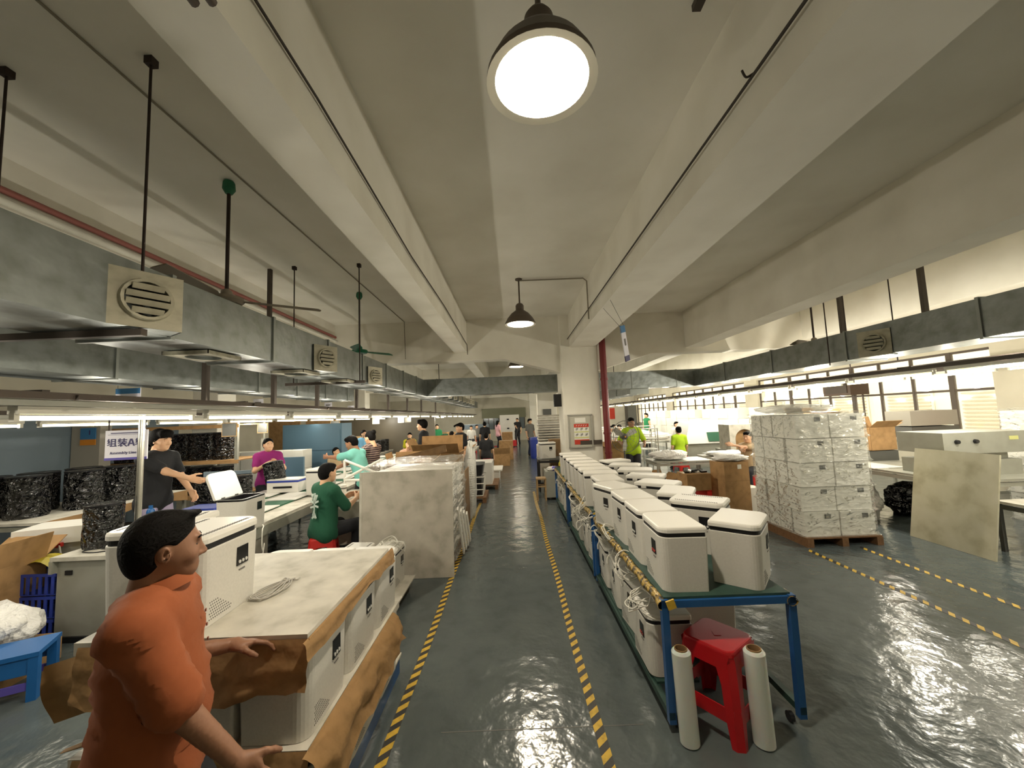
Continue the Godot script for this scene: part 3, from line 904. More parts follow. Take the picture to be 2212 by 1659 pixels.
func light_frames() -> void:
	for row in [[-2.8, 1.95, 0.75, 28.0, "left", "steel rail with tube lights over the aisle edge of the assembly bench"], [-5.0, 1.95, 1.3, 28.0, "left", "steel rail with tube lights over the far left bench with black drums"], [5.7, 2.2, 2.4, 28.0, "right", "brown rail with tube lights just under the right duct"], [7.3, 2.25, 3.0, 28.0, "right", "brown rail with tube lights close to the windows"]]:
		var x: float = row[0]
		var y: float = row[1]
		var d: float = row[2]
		var left: bool = row[4] == "left"
		var f := thing("light_frame", row[5], "frame", P(x, y + 0.075, d))
		var len: float = float(row[3]) - d
		part("rail", box_mesh(Vector3(0.09, 0.05, len)), M.steel_brown if not left else M.metal_grey, f, Vector3(0, 0.02, -len * 0.5))
		part("top_rail", box_mesh(Vector3(0.04, 0.04, len)), M.steel_brown, f, Vector3(0.12, 0.05, -len * 0.5))
		var k := 0.0
		while k < len:
			part("tie", box_mesh(Vector3(0.2, 0.03, 0.03)), M.steel_brown, f, Vector3(0.06, 0.045, -k))
			k += 1.6
		var n := 0
		var dd := d + 0.65
		while dd < float(row[3]) - 0.5:
			tube_light(P(x, y, dd), "lit fluorescent tube in the row over the %s" % ("aisle edge of the assembly bench" if x == -2.8 else "far left bench with black drums" if left else "tables under the right duct" if x == 5.7 else "tables by the windows"), "tube lights %d" % int(absf(x)), true, 0.36 if left else 1.1 if x < 6.0 else 0.3)
			dd += 1.36 if dd < 12.0 else 1.6
			n += 1
	# cross rails between the two left rows, and dark pipes lying on them
	for d in [2.3, 4.05, 7.3, 10.2, 13.2]:
		one("cross_rail", "thin steel cross rail joining the two left light rows", "rail", box_mesh(Vector3(2.2, 0.04, 0.04)), M.steel_brown, P(-3.9, 2.10, d), 0.0, "cross rails of the left light rows")
	one("spare_pipe", "dark pipe lying across the left light frame, thicker one", "pipe", tube_mesh([gz(-40, 872, 3.9), gz(228, 866, 4.15)], 0.035, 10), M.rod)
	one("spare_pipe", "thin brown pipe with a rag tied on, beside the thick dark pipe", "pipe", tube_mesh([gz(108, 878, 4.1), gz(420, 886, 4.5)], 0.022, 8), M.steel_brown)
	# the post that carries the near end
	var p := thing("frame_post", "shiny steel post of the left light frame beside the assembly sign", "post", P(-3.9, 0.76, 4.05))
	part("shaft", tube_mesh([Vector3.ZERO, Vector3(0, 1.32, 0)], 0.028, 10), M.chrome, p)
	part("foot_plate", box_mesh(Vector3(0.12, 0.01, 0.12)), M.metal_grey, p, Vector3(0, 0.005, 0))
	# the sign: zu zhuang A zu / Assembly Line A
	var s := thing("assembly_sign", "white sign with purple Chinese characters reading assembly group A", "sign", P(-4.12, 1.71, 4.12), 0.12)
	s.scale = Vector3(0.88, 0.82, 1)
	part("board", box_mesh(Vector3(0.46, 0.38, 0.012)), M.sign_white, s)
	part("foot_band", box_mesh(Vector3(0.46, 0.03, 0.004)), M.purple, s, Vector3(0, -0.175, 0.008))
	part("head_line", box_mesh(Vector3(0.4, 0.004, 0.004)), M.sign_ink, s, Vector3(0, 0.135, 0.007))
	part("head_print", box_mesh(Vector3(0.3, 0.012, 0.004)), M.sign_ink, s, Vector3(-0.02, 0.155, 0.007))
	var zu := [[[1.5, 9.5], [0.6, 7.2], [2.2, 7.2], [0.7, 4.6], [2.6, 5.0]], [[0.4, 2.2], [2.8, 3.2]], [[4.2, 9.2], [4.2, 1.0]], [[4.2, 9.2], [8.2, 9.2], [8.2, 1.0]], [[4.2, 6.5], [8.2, 6.5]], [[4.2, 3.8], [8.2, 3.8]], [[3.0, 1.0], [9.4, 1.0]]]
	var zhuang := [[[2.2, 9.8], [2.2, 5.6]], [[0.7, 8.8], [1.2, 7.6]], [[0.4, 6.4], [2.2, 7.2]], [[3.4, 8.2], [9.4, 8.2]], [[6.4, 9.8], [6.4, 6.0]], [[3.8, 6.0], [9.0, 6.0]], [[5.0, 5.4], [5.3, 4.6]], [[0.6, 4.4], [9.4, 4.4]], [[5.0, 4.2], [0.8, 1.4]], [[3.2, 2.8], [3.2, 0.6], [4.8, 1.4]], [[7.8, 3.8], [6.0, 2.6]], [[5.2, 4.0], [9.2, 0.4]]]
	part("character", strokes(zu, 0.012, 0.0105), M.sign_ink, s, Vector3(-0.205, -0.02, 0.008))
	part("character", strokes(zhuang, 0.012, 0.0105), M.sign_ink, s, Vector3(-0.092, -0.02, 0.008))
	part("letter", text_mesh("A", 0.13), M.sign_ink, s, Vector3(0.055, 0.03, 0.008))
	part("character", strokes(zu, 0.012, 0.0105), M.sign_ink, s, Vector3(0.1, -0.02, 0.008))
	part("english_line", text_mesh("Assembly Line A", 0.042), M.sign_ink, s, Vector3(-0.01, -0.1, 0.008))
	part("hanger", box_mesh(Vector3(0.01, 0.2, 0.01)), M.rod, s, Vector3(0.2, 0.27, 0))
	part("hanger", box_mesh(Vector3(0.01, 0.2, 0.01)), M.rod, s, Vector3(-0.2, 0.27, 0))
# ---------------------------------------------------------------- repeated things
var proto := {}
# white counter-top ice machine: front (+z) is the long side with the panel; base at y = 0
const MW := 0.40
const MD := 0.285
const MH := 0.385
func machine_meshes() -> void:
	if mesh_cache.has("m_body"):
		return
	var poly := rrect(MW, MD, 0.06, 0.012, 6)
	var st := begin()
	prism(st, poly, 0.0, 0.325, Transform3D.IDENTITY, 0.95, 0.004)
	mesh_cache.m_body = done(st)
	st = begin()
	prism(st, rrect(MW - 0.012, MD - 0.012, 0.055, 0.01, 6), 0.325, 0.352)
	mesh_cache.m_band = done(st)
	st = begin()
	prism(st, rrect(MW + 0.006, MD + 0.006, 0.064, 0.014, 6), 0.352, MH, Transform3D.IDENTITY, 1.0, 0.014)
	mesh_cache.m_lid = done(st)
	st = begin()
	box(st, Vector3.ZERO, Vector3(0.075, 0.085, 0.006))
	mesh_cache.m_panel = done(st)
	st = begin()
	lathe(st, [Vector2(0.0, 0.003), Vector2(0.008, 0.003), Vector2(0.008, 0.0)], 10, Transform3D(Basis(Vector3.RIGHT, PI / 2), Vector3.ZERO))
	mesh_cache.m_button = done(st)
	# vent holes in the lower corner of the front, fading out by spacing
	st = begin()
	for i in 12:
		for j in 7:
			if i + j * 1.4 < 13.0:
				var c := Vector3(-0.13 + i * 0.011 + (0.0055 if j % 2 else 0.0), 0.025 + j * 0.012, MD * 0.5 - 0.0005 - (0.325 - j * 0.012) * 0.0215)
				box(st, c, Vector3(0.004, 0.005, 0.003))
	mesh_cache.m_vents = done(st)
	# ribs of the lid, along its edge
	st = begin()
	for i in 20:
		for s in [-1.0, 1.0]:
			box(st, Vector3(-0.15 + i * 0.0158, MH + 0.0006, s * 0.105), Vector3(0.007, 0.0012, 0.022), Basis(Vector3.UP, 0.5))
	mesh_cache.m_ribs = done(st)
	st = begin()
	for s in [-1.0, 1.0]:
		box(st, Vector3(s * 0.1, 0.345, -MD * 0.5 - 0.002), Vector3(0.05, 0.03, 0.012))
	mesh_cache.m_hinge = done(st)
func machine(label: String, at: Vector3, turn: float, group := "", ribs := false, cord := -1, red := false) -> Node3D:
	machine_meshes()
	var o := thing("ice_maker", label, "ice maker", at, turn, group)
	part("body", mesh_cache.m_body, M.white, o)
	part("seal_band", mesh_cache.m_band, M.black, o)
	part("lid", mesh_cache.m_lid, M.white_lid, o)
	if ribs:
		part("lid_slots", mesh_cache.m_ribs, M.print_grey, o).set_meta("kind", "stuff")
	var p := part("control_panel", mesh_cache.m_panel, M.panel, o, Vector3(0.06, 0.235, MD * 0.5 - 0.001))
	for k in 3:
		part("button", mesh_cache.m_button, M.digit_red if red else M.button, p, Vector3(-0.022 + 0.022 * k, -0.026, 0.003))
	part("brand_mark", box_mesh(Vector3(0.04, 0.006, 0.002)), M.print_grey, o, Vector3(0.06, 0.17, MD * 0.5 - 0.0015))
	part("vent_holes", mesh_cache.m_vents, M.hole, o).set_meta("kind", "stuff")
	part("hinges", mesh_cache.m_hinge, M.white_lid, o)
	if cord >= 0:
		part("power_cord", cord_mesh(cord), M.cord, o, Vector3(0, MH, 0))
		part("plug", box_mesh(Vector3(0.035, 0.03, 0.05)), M.cord, o, Vector3(0.1, MH + 0.02, 0.03))
	return o
func cord_mesh(k: int) -> ArrayMesh:
	var key := "cord%d" % k
	if not mesh_cache.has(key):
		var r := RandomNumberGenerator.new()
		r.seed = 100 + k
		var pts := []
		for i in 26:
			var a := i * 0.95 + r.randf() * 0.5
			pts.append(Vector3(cos(a) * (0.15 - 0.002 * i) * r.randf_range(0.6, 1.1), 0.012 + 0.003 * i * r.randf() + 0.02 * r.randf(), sin(a) * 0.1 * r.randf_range(0.6, 1.15) + 0.02))
		# the tail hangs over the front edge
		pts.append(Vector3(0.05, 0.03, 0.16))
		pts.append(Vector3(0.03, -0.06, 0.18))
		pts.append(Vector3(-0.02, -0.03, 0.175))
		pts.append(Vector3(-0.06, 0.02, 0.13))
		mesh_cache[key] = tube_mesh(curve(pts, 150), 0.0048, 5)
	return mesh_cache[key]
# black drum wrapped in clear film
func drum(label: String, at: Vector3, turn: float, group := "", r := 0.14, h := 0.38) -> Node3D:
	var key := "drum%s_%s" % [r, h]
	if not mesh_cache.has(key):
		var n := FastNoiseLite.new()
		n.seed = 5
		n.frequency = 5.0
		mesh_cache[key] = sheet_mesh(func(u, v):
			var a: float = u * TAU
			var y: float = v * h
			var w: float = 0.006 * n.get_noise_3d(cos(a) * r * 4.0, y * 2.0, sin(a) * r * 4.0) * 2.0
			var rr: float = r + w
			if v > 0.999 or v < 0.001:
				rr = r * 0.96
			return Vector3(cos(a) * rr, y, -sin(a) * rr), 36, 14)
	var o := thing("wrapped_drum", label, "drum", at, turn, group)
	part("wrapped_shell", mesh_cache[key], M.black_wrap, o)
	var st := begin()
	lathe(st, [Vector2(0.0, h), Vector2(r * 0.7, h + 0.004), Vector2(r * 0.97, h + 0.002), Vector2(r * 1.0, h - 0.01)], 24)
	part("top", done(st), M.black_wrap, o)
	st = begin()
	lathe(st, [Vector2(r * 0.98, h + 0.006), Vector2(r * 1.02, h + 0.002), Vector2(r * 1.01, h - 0.012), Vector2(r * 0.98, h - 0.014)], 24)
	part("rim", done(st), M.black, o)
	return o
func carton(label: String, at: Vector3, s: Vector3, turn: float, group := "", m: Material = null, open := 0, called := "carton") -> Node3D:
	var o := thing(called, label, "box", at, turn, group)
	var mm: Material = m if m else M.card
	var t := 0.006
	if open == 0:
		part("body", box_mesh(s), mm, o, Vector3(0, s.y * 0.5, 0))
		part("tape", box_mesh(Vector3(s.x + 0.001, 0.001, 0.05)), M.tape_clear, o, Vector3(0, s.y + 0.0005, 0))
		part("tape", box_mesh(Vector3(0.001, 0.07, 0.05)), M.tape_clear, o, Vector3(s.x * 0.5 + 0.0005, s.y - 0.035, 0))
	else:
		var st := begin()
		box(st, Vector3(0, t * 0.5, 0), Vector3(s.x, t, s.z))
		for q in [[1, 0], [-1, 0]]:
			box(st, Vector3(q[0] * (s.x - t) * 0.5, s.y * 0.5, 0), Vector3(t, s.y, s.z))
			box(st, Vector3(0, s.y * 0.5, q[0] * (s.z - t) * 0.5), Vector3(s.x, s.y, t))
		part("body", done(st), mm, o)
		var k := 0
		for q in [[1, 0], [-1, 0], [0, 1], [0, -1]]:
			var fl: float = minf(s.x, s.z) * 0.45
			var ang: float = [0.5, 0.9, 0.25, 1.2][(k + open) % 4]
			var f: ArrayMesh
			if q[0] != 0:
				f = box_mesh(Vector3(t, fl, s.z), Vector3(0, fl * 0.5, 0))
			else:
				f = box_mesh(Vector3(s.x, fl, t), Vector3(0, fl * 0.5, 0))
			var p := part("flap", f, mm, o, Vector3(q[0] * (s.x - t) * 0.5, s.y, q[1] * (s.z - t) * 0.5))
			p.rotation = Vector3(q[1] * ang, 0, -q[0] * ang)
			k += 1
	return o
func stool(label: String, at: Vector3, turn: float, group := "", m: Material = null, s := 1.0) -> Node3D:
	var o := thing("plastic_stool", label, "stool", at, turn, group)
	var mm: Material = m if m else M.red_bright
	var top := 0.145 * s
	var bot := 0.185 * s
	var h := 0.46 * s
	var st := begin()
	prism(st, rrect(top * 2, top * 2, 0.05, 0.05, 5), h - 0.03, h, Transform3D.IDENTITY, 1.02, 0.012)
	part("seat", done(st), mm, o)
	part("seat_mark", box_mesh(Vector3(0.04, 0.002, 0.04), Vector3.ZERO, Basis(Vector3.UP, 0.785)), M.red, o, Vector3(0, h + 0.0005, 0))
	# four corner legs with L section, splayed
	for q in [[1, 1], [-1, 1], [-1, -1], [1, -1]]:
		st = begin()
		var sx: float = q[0]
		var sz: float = q[1]
		var prof := [[h - 0.02, top, 0.11 * s], [h * 0.62, lerpf(top, bot, 0.45), 0.075 * s], [h * 0.3, lerpf(top, bot, 0.75), 0.07 * s], [0.0, bot, 0.055 * s]]
		for k in 3:
			var y0: float = prof[k + 1][0]
			var y1: float = prof[k][0]
			var b0: float = prof[k + 1][1]
			var b1: float = prof[k][1]
			var w0: float = prof[k + 1][2]
			var w1: float = prof[k][2]
			var c0 := 0.03 * s
			for f in 3:
				var a0: Vector3
				var a1: Vector3
				var e0: Vector3
				var e1: Vector3
				if f == 0:
					a0 = Vector3(sx * b0, y0, sz * (b0 - w0)); a1 = Vector3(sx * b1, y1, sz * (b1 - w1)); e0 = Vector3(sx * b0, y0, sz * (b0 - c0)); e1 = Vector3(sx * b1, y1, sz * (b1 - c0))
				elif f == 1:
					a0 = Vector3(sx * (b0 - w0), y0, sz * b0); a1 = Vector3(sx * (b1 - w1), y1, sz * b1); e0 = Vector3(sx * (b0 - c0), y0, sz * b0); e1 = Vector3(sx * (b1 - c0), y1, sz * b1)
				else:
					a0 = Vector3(sx * b0, y0, sz * (b0 - c0)); a1 = Vector3(sx * b1, y1, sz * (b1 - c0)); e0 = Vector3(sx * (b0 - c0), y0, sz * b0); e1 = Vector3(sx * (b1 - c0), y1, sz * b1)
				quad(st, a0, a1, e1, e0)
				var inn := Vector3(-sx, 0, -sz) * 0.004
				quad(st, e0 + inn, e1 + inn, a1 + inn, a0 + inn)
		part("leg", done(st), mm, o)
	for q in [[1, 0], [-1, 0], [0, 1], [0, -1]]:
		# apron under the seat and the lower stretcher
		var ta := top * 1.02
		var tb := lerpf(top, bot, 0.68)
		var n := Vector3(q[0], 0, q[1])
		var side := Vector3(q[1], 0, -q[0])
		st = begin()
		quad(st, n * ta - side * top * 0.9 + Vector3.UP * (h - 0.02), n * ta + side * top * 0.9 + Vector3.UP * (h - 0.02), n * (ta + 0.006) + side * top * 0.75 + Vector3.UP * (h - 0.1), n * (ta + 0.006) - side * top * 0.75 + Vector3.UP * (h - 0.1))
		part("apron", done(st), mm, o)
		part("stretcher", box_mesh(Vector3(tb * 1.7, 0.075 * s, 0.006), Vector3.ZERO, Basis(side, Vector3.UP, n)), mm, o, n * (tb - 0.004) + Vector3.UP * h * 0.32)
	return o
func pallet(label: String, at: Vector3, w: float, l: float, turn: float, m: Material = null, h := 0.12) -> Node3D:
	var o := thing("pallet", label, "pallet", at, turn)
	var mm: Material = m if m else M.wood
	var n := int(l / 0.14)
	for i in n:
		part("top_plank", box_mesh(Vector3(w, 0.018, l / n - 0.015)), mm, o, Vector3(0, h - 0.009, -l * 0.5 + (i + 0.5) * l / n))
	for x in [-w * 0.5 + 0.04, 0.0, w * 0.5 - 0.04]:
		part("runner", box_mesh(Vector3(0.08, h - 0.018, l)), mm, o, Vector3(x, (h - 0.018) * 0.5, 0))
	return o
func table(label: String, at: Vector3, s: Vector3, turn := 0.0, top: Material = null, leg: Material = null) -> Node3D:
	var o := thing("work_table", label, "table", at, turn)
	part("table_top", box_mesh(Vector3(s.x, 0.03, s.z)), top if top else M.white_board, o, Vector3(0, s.y - 0.015, 0))
	for q in [[1, 1], [-1, 1], [-1, -1], [1, -1]]:
		part("leg", box_mesh(Vector3(0.04, s.y - 0.03, 0.04)), leg if leg else M.metal_grey, o, Vector3(q[0] * (s.x * 0.5 - 0.03), (s.y - 0.03) * 0.5, q[1] * (s.z * 0.5 - 0.03)))
	part("rail", box_mesh(Vector3(0.03, 0.05, s.z - 0.1)), leg if leg else M.metal_grey, o, Vector3(s.x * 0.5 - 0.03, s.y - 0.07, 0))
	part("rail", box_mesh(Vector3(0.03, 0.05, s.z - 0.1)), leg if leg else M.metal_grey, o, Vector3(-s.x * 0.5 + 0.03, s.y - 0.07, 0))
	part("rail", box_mesh(Vector3(s.x - 0.1, 0.05, 0.03)), leg if leg else M.metal_grey, o, Vector3(0, s.y - 0.07, s.z * 0.5 - 0.03))
	part("rail", box_mesh(Vector3(s.x - 0.1, 0.05, 0.03)), leg if leg else M.metal_grey, o, Vector3(0, 0.15, 0))
	return o
# lumpy bag
func bag(label: String, at: Vector3, s: Vector3, seed_: int, m: Material, called := "plastic_bag", group := "") -> void:
	var n := FastNoiseLite.new()
	n.seed = seed_
	n.frequency = 1.1
	var me := sheet_mesh(func(u, v):
		var a: float = u * TAU
		var b: float = v * PI
		var dir := Vector3(cos(a) * sin(b), -cos(b), -sin(a) * sin(b))
		var nn: float = 1.0 + 0.35 * n.get_noise_3dv(dir * 1.3) + 0.15 * n.get_noise_3dv(dir * 4.0)
		var p := dir * nn * s * 0.5
		p.y = maxf(p.y, -s.y * 0.42)
		return p + Vector3(0, s.y * 0.42, 0), 28, 16)
	one(called, label, "bag", me, m, at, 0.0, group)
func kraft_sheet(label: String, f: Callable, m: Material, called := "kraft_sheet", cat := "paper") -> void:
	one(called, label, cat, sheet_mesh(f, 24, 12), m)
# ---------------------------------------------------------------- left of the aisle, near
func build_left_near() -> void:
	# pallet stack: pallet, board, two layers of machines with kraft paper between, board on top
	var xs := -0.88
	var d0 := 1.66
	var base := 0.13
	pallet("blue painted pallet under the near stack of ice makers", P(-1.52, 0, 2.25), 1.22, 1.5, 0.0, M.blue_steel, 0.115)
	one("base_board", "white board lying on the blue pallet under the machines", "board", box_mesh(Vector3(1.26, 0.014, 1.52)), M.white_board, P(-1.53, 0.123, 2.26))
	for layer in 2:
		var y := base + 0.003 + layer * 0.43
		for c in 3:
			for r in 3:
				var x := xs - MD * 0.5 - c * (MD + 0.02)
				var d := d0 + MW * 0.5 + r * (MW + 0.015)
				var side: String = ["aisle column", "middle column", "left column"][c]
				var lb := "ice maker in the near stack, %s layer, %s, %s" % ["lower" if layer == 0 else "upper", side, ["by the papered end", "between two others", "at the far end"][r]]
				machine(lb, P(x, y, d), PI / 2 if c == 0 else -PI / 2, "ice makers in the near stack")
	# separator boards and kraft sheets
	one("separator_board", "thick separator board between the two layers of the near stack", "board", box_mesh(Vector3(0.95, 0.042, 1.24)), M.white_board, P(-1.345, 0.54, 2.26))
	one("separator_board", "stained white board on top of the near stack, a cord lying on it", "board", box_mesh(Vector3(0.95, 0.05, 1.02)), M.white_board, P(-1.345, 0.976, 2.15))
	var n := FastNoiseLite.new()
	n.seed = 9
	n.frequency = 2.2
	# upper sheet: hangs over the near end and right side
	for k in 2:
		var yt: float = [0.56, 0.985][k]
		var drop: float = [0.14, 0.2][k]
		kraft_sheet("brown kraft paper hanging over the near end of the %s layer" % ["lower", "upper"][k], func(u, v):
			var x: float = lerpf(-1.8, -0.86, u)
			var e: float = drop * (1.0 + 0.2 * n.get_noise_2d(u * 1.2, k * 5.0))
			var z: float = -(1.635 - 0.03 * v - 0.03 * n.get_noise_2d(u * 1.6, v * 0.8 + k) * v)
			var y: float = yt - e * v
			if v < 0.01:
				z = -1.637
			return Vector3(x, y, z), M.kraft)
		kraft_sheet("brown kraft paper sagging over the aisle side of the %s layer" % ["lower", "upper"][k], func(u, v):
			var d: float = lerpf(1.6, 2.72, u)
			var e: float = [0.19, 0.075][k] * (1.0 + 0.6 * n.get_noise_2d(u * 1.4, 20.0 + k * 7.0))
			var x: float = -0.868 + 0.06 * sin(v * 1.5) * (1.0 + 0.6 * n.get_noise_2d(u * 1.8, v * 0.8)) * [1.4, 0.35][k]
			return Vector3(x, yt - e * v * v, -d), M.kraft)
	# loose ends at the left of the stack
	kraft_sheet("loose flap of kraft paper sticking out left of the stack behind the orange shirt", func(u, v):
		return gz(95 + 110 * u + 12 * v * (1.0 - u), 1440 + 130 * v - 35 * u, 1.66 + 0.03 * sin(u * 3.0)) + Vector3(0, 0, 0.02 * sin(v * 4.0)), M.kraft)
	kraft_sheet("torn paper scrap sticking out low beside the orange shirt", func(u, v):
		return gz(140 + 50 * u, 1618 - 20 * u + (6 + 10 * u) * v, 1.66) + Vector3(0, 0, 0.02 * sin(v * 4.0)), M.card_dark)
	# machines on top of the stack
	var top := 1.002
	machine("ice maker with slotted lid standing on the near stack, panel to the aisle", P(-1.335 - MD * 0.5, top, 1.86), PI / 2, "", true)
	machine("ice maker behind the man's neck on the near stack, panel turned away", P(-1.66 - MD * 0.5, top, 2.02), -PI / 2 + 0.15, "", true)
	# cord on the board
	var pts := []
	for i in 22:
		var a := i * 1.15
		pts.append(gy(590 + 42 * cos(a) + 12 * sin(i * 2.1), 1272 - 22 * cos(a) + 8 * sin(a), top + 0.006 + 0.0012 * (i % 5)))
	pts.append(gy(640, 1252, top + 0.006))
	pts.append(gy(648, 1247, top + 0.006))
	one("power_cord", "grey coiled power cord lying on the white board", "cord", tube_mesh(curve(pts, 160), 0.0035, 5), mat(hexc("a9a49a"), 0.5))
	# second pallet behind
	pallet("dark pallet behind the near stack carrying loose ice makers", P(-1.78, 0, 3.95), 1.1, 1.0, 0.0, M.wood, 0.11)
	one("base_board", "white board on the dark pallet with its corner over the aisle", "board", box_mesh(Vector3(1.22, 0.014, 1.02)), M.white_board, P(-1.77, 0.118, 3.95))
	machine("ice maker with dark band standing at the corner of the second pallet", P(-1.26 - MD * 0.5, 0.126, 4.24), PI / 2 - 0.05, "", false, 2)
	machine("ice maker in the middle of the second pallet, only its lid showing", P(-1.74, 0.126, 4.24), PI / 2 - 0.1, "", true)
	machine("ice maker at the left of the second pallet beside the green stool", P(-2.1, 0.126, 4.05), PI / 2 + 0.1, "", true)
	machine("ice maker hidden behind the near stack on the second pallet", P(-1.42, 0.126, 3.68), PI / 2, "", false)
	# leaning grey board and the wrapped stack of white trays
	var b := one("leaning_board", "large stained grey board standing upright at the aisle edge", "board", box_mesh(Vector3(1.12, 1.24, 0.02)), M.grey_board, P(-1.32, 0.622, 4.70))
	b.rotation.x = -0.04
	var rim := part("edge_strip", box_mesh(Vector3(0.03, 1.24, 0.024)), M.white_board, b, Vector3(-0.545, 0, 0))
	rim.name = "edge_strip"
	pallet("pallet below the film wrapped trays beside the aisle", P(-1.33, 0, 5.45), 1.02, 1.2, 0.0, M.wood)
	for i in 17:
		var y := 0.125 + i * 0.062
		var sh := 0.02 * sin(i * 2.3)
		var o := one("foam_tray", "white tray in the film wrapped stack behind the grey board", "tray", box_mesh(Vector3(1.0, 0.05, 0.56)), M.foam, P(-1.33 + sh, y + 0.03, 5.15), 0.0, "white trays in the wrapped stack")
		part("lip", box_mesh(Vector3(1.03, 0.01, 0.59)), M.white_lid, o, Vector3(0, 0.026, 0))
		o = one("foam_tray", "white tray in the second film wrapped stack behind the first", "tray", box_mesh(Vector3(1.0, 0.05, 0.56)), M.foam, P(-1.33 - sh, y + 0.03, 5.76), 0.0, "white trays in the second wrapped stack")
		part("lip", box_mesh(Vector3(1.03, 0.01, 0.59)), M.white_lid, o, Vector3(0, 0.026, 0))
	film_wrap("crumpled clear film pulled round the stack of white trays", P(-1.33, 0.14, 5.45), Vector3(1.1, 1.14, 1.28), 3, M.film)
	for i in 4:
		var o := one("loose_strip", "white strip leaning slantwise against the tray stack", "strip", box_mesh(Vector3(0.02, 0.75 - 0.08 * i, 0.06)), M.foam, P(-0.73 + 0.012 * i, 0.40 - 0.03 * i, 5.1 + 0.17 * i), 0.0, "white strips leaning on the tray stack")
		o.rotation = Vector3(0.5, 0, 0.02)
	# far left floor clutter
	build_left_floor()

func film_wrap(label: String, at: Vector3, s: Vector3, tiers: int, m: Material) -> void:
	var n := FastNoiseLite.new()
	n.seed = 31
	n.frequency = 1.4
	var poly := rrect(s.x, s.z, 0.05, 0.05, 4)
	var cnt := poly.size()
	var me := sheet_mesh(func(u, v):
		var f: float = u * cnt
		var i := int(f) % cnt
		var q := poly[i].lerp(poly[(i + 1) % cnt], f - floorf(f))
		var y: float = v * s.y
		var k: float = fposmod(v * tiers, 1.0)
		var pinch: float = 0.034 * exp(-k * 22.0)
		var w: float = 0.012 * n.get_noise_3d(q.x * 4.0, y * 3.0, q.y * 4.0) + pinch
		var o := q + q.normalized() * w
		return Vector3(o.x, y, -o.y), 96, tiers * 16)
	var o := thing("stretch_film", label, "film", at)
	part("film_skin", me, m, o)
	part("film_top", sheet_mesh(func(u, v):
		var x: float = (u - 0.5) * s.x
		var z: float = (v - 0.5) * s.z
		return Vector3(x, s.y + 0.006 + 0.02 * absf(n.get_noise_2d(x * 4.0, z * 4.0)), z), 16, 16), m, o)

func build_left_floor() -> void:
	# blue plastic stool on its side, white bag, carton, crates beside the grey bench end
	var s := thing("blue_stool", "blue plastic step stool lying under the white bag", "stool", gy(30, 1490, 0.0) + Vector3(0.04, 0, 0.1), 0.5)
	part("top", box_mesh(Vector3(0.46, 0.03, 0.3)), M.blue_plastic, s, Vector3(0, 0.31, 0))
	for q in [[1, 1], [-1, 1], [-1, -1], [1, -1]]:
		part("leg", box_mesh(Vector3(0.05, 0.31, 0.05)), M.blue_plastic, s, Vector3(q[0] * 0.2, 0.155, q[1] * 0.12))
	for z in [-0.13, 0.13]:
		part("skirt", box_mesh(Vector3(0.42, 0.12, 0.015)), M.blue_plastic, s, Vector3(0, 0.24, z))
		part("lower_bar", box_mesh(Vector3(0.42, 0.05, 0.015)), M.purple, s, Vector3(0, 0.1, z))
	var bx := gy(40, 1400, 0.25)
	carton("low open carton holding the stuffed white bag", P(-4.15, 0, 3.12), Vector3(0.66, 0.2, 0.44), 0.1, "", M.card, 0)
	bag("white plastic bag stuffed full, slumped on a carton beside the grey bench", P(-4.15, 0.203, 3.12), Vector3(0.7, 0.34, 0.46), 3, M.bag)
	carton("large brown carton standing left of the blue crates", P(-4.8, 0, 3.55), Vector3(0.55, 0.7, 0.5), 0.05, "", M.card, 2)
	for i in 3:
		crate("blue slatted plastic crate in the stack beside the brown carton, %s" % ["bottom one", "middle one", "top one"][i], P(-4.38, 0.0 + i * 0.2, 3.82), Vector3(0.34, 0.19, 0.4), M.blue_deep)
	one("crumpled_sheet", "yellow crumpled sheet on top of the blue crates", "paper", sheet_mesh(func(u, v): return P(-4.6 + 0.5 * u, 0.61 + 0.08 * sin(u * 5.0 + v * 3.0), 3.65 + 0.4 * v), 10, 10), M.yellow_plastic)

func crate(label: String, at: Vector3, s: Vector3, m: Material) -> void:
	var o := thing("plastic_crate", label, "crate", at)
	part("bottom", box_mesh(Vector3(s.x, 0.01, s.z)), m, o, Vector3(0, 0.005, 0))
	part("rim", box_mesh(Vector3(s.x, 0.025, 0.01)), m, o, Vector3(0, s.y - 0.0125, s.z * 0.5))
	part("rim", box_mesh(Vector3(s.x, 0.025, 0.01)), m, o, Vector3(0, s.y - 0.0125, -s.z * 0.5))
	part("rim", box_mesh(Vector3(0.01, 0.025, s.z)), m, o, Vector3(s.x * 0.5, s.y - 0.0125, 0))
	part("rim", box_mesh(Vector3(0.01, 0.025, s.z)), m, o, Vector3(-s.x * 0.5, s.y - 0.0125, 0))
	var n := int(s.x / 0.05)
	for i in n:
		for z in [-1.0, 1.0]:
			part("slat", box_mesh(Vector3(0.026, s.y - 0.02, 0.008)), m, o, Vector3(-s.x * 0.5 + (i + 0.5) * s.x / n, s.y * 0.5, z * s.z * 0.5))
	n = int(s.z / 0.06)
	for i in n:
		for x in [-1.0, 1.0]:
			part("slat", box_mesh(Vector3(0.008, s.y - 0.02, 0.03)), m, o, Vector3(x * s.x * 0.5, s.y * 0.5, -s.z * 0.5 + (i + 0.5) * s.z / n))

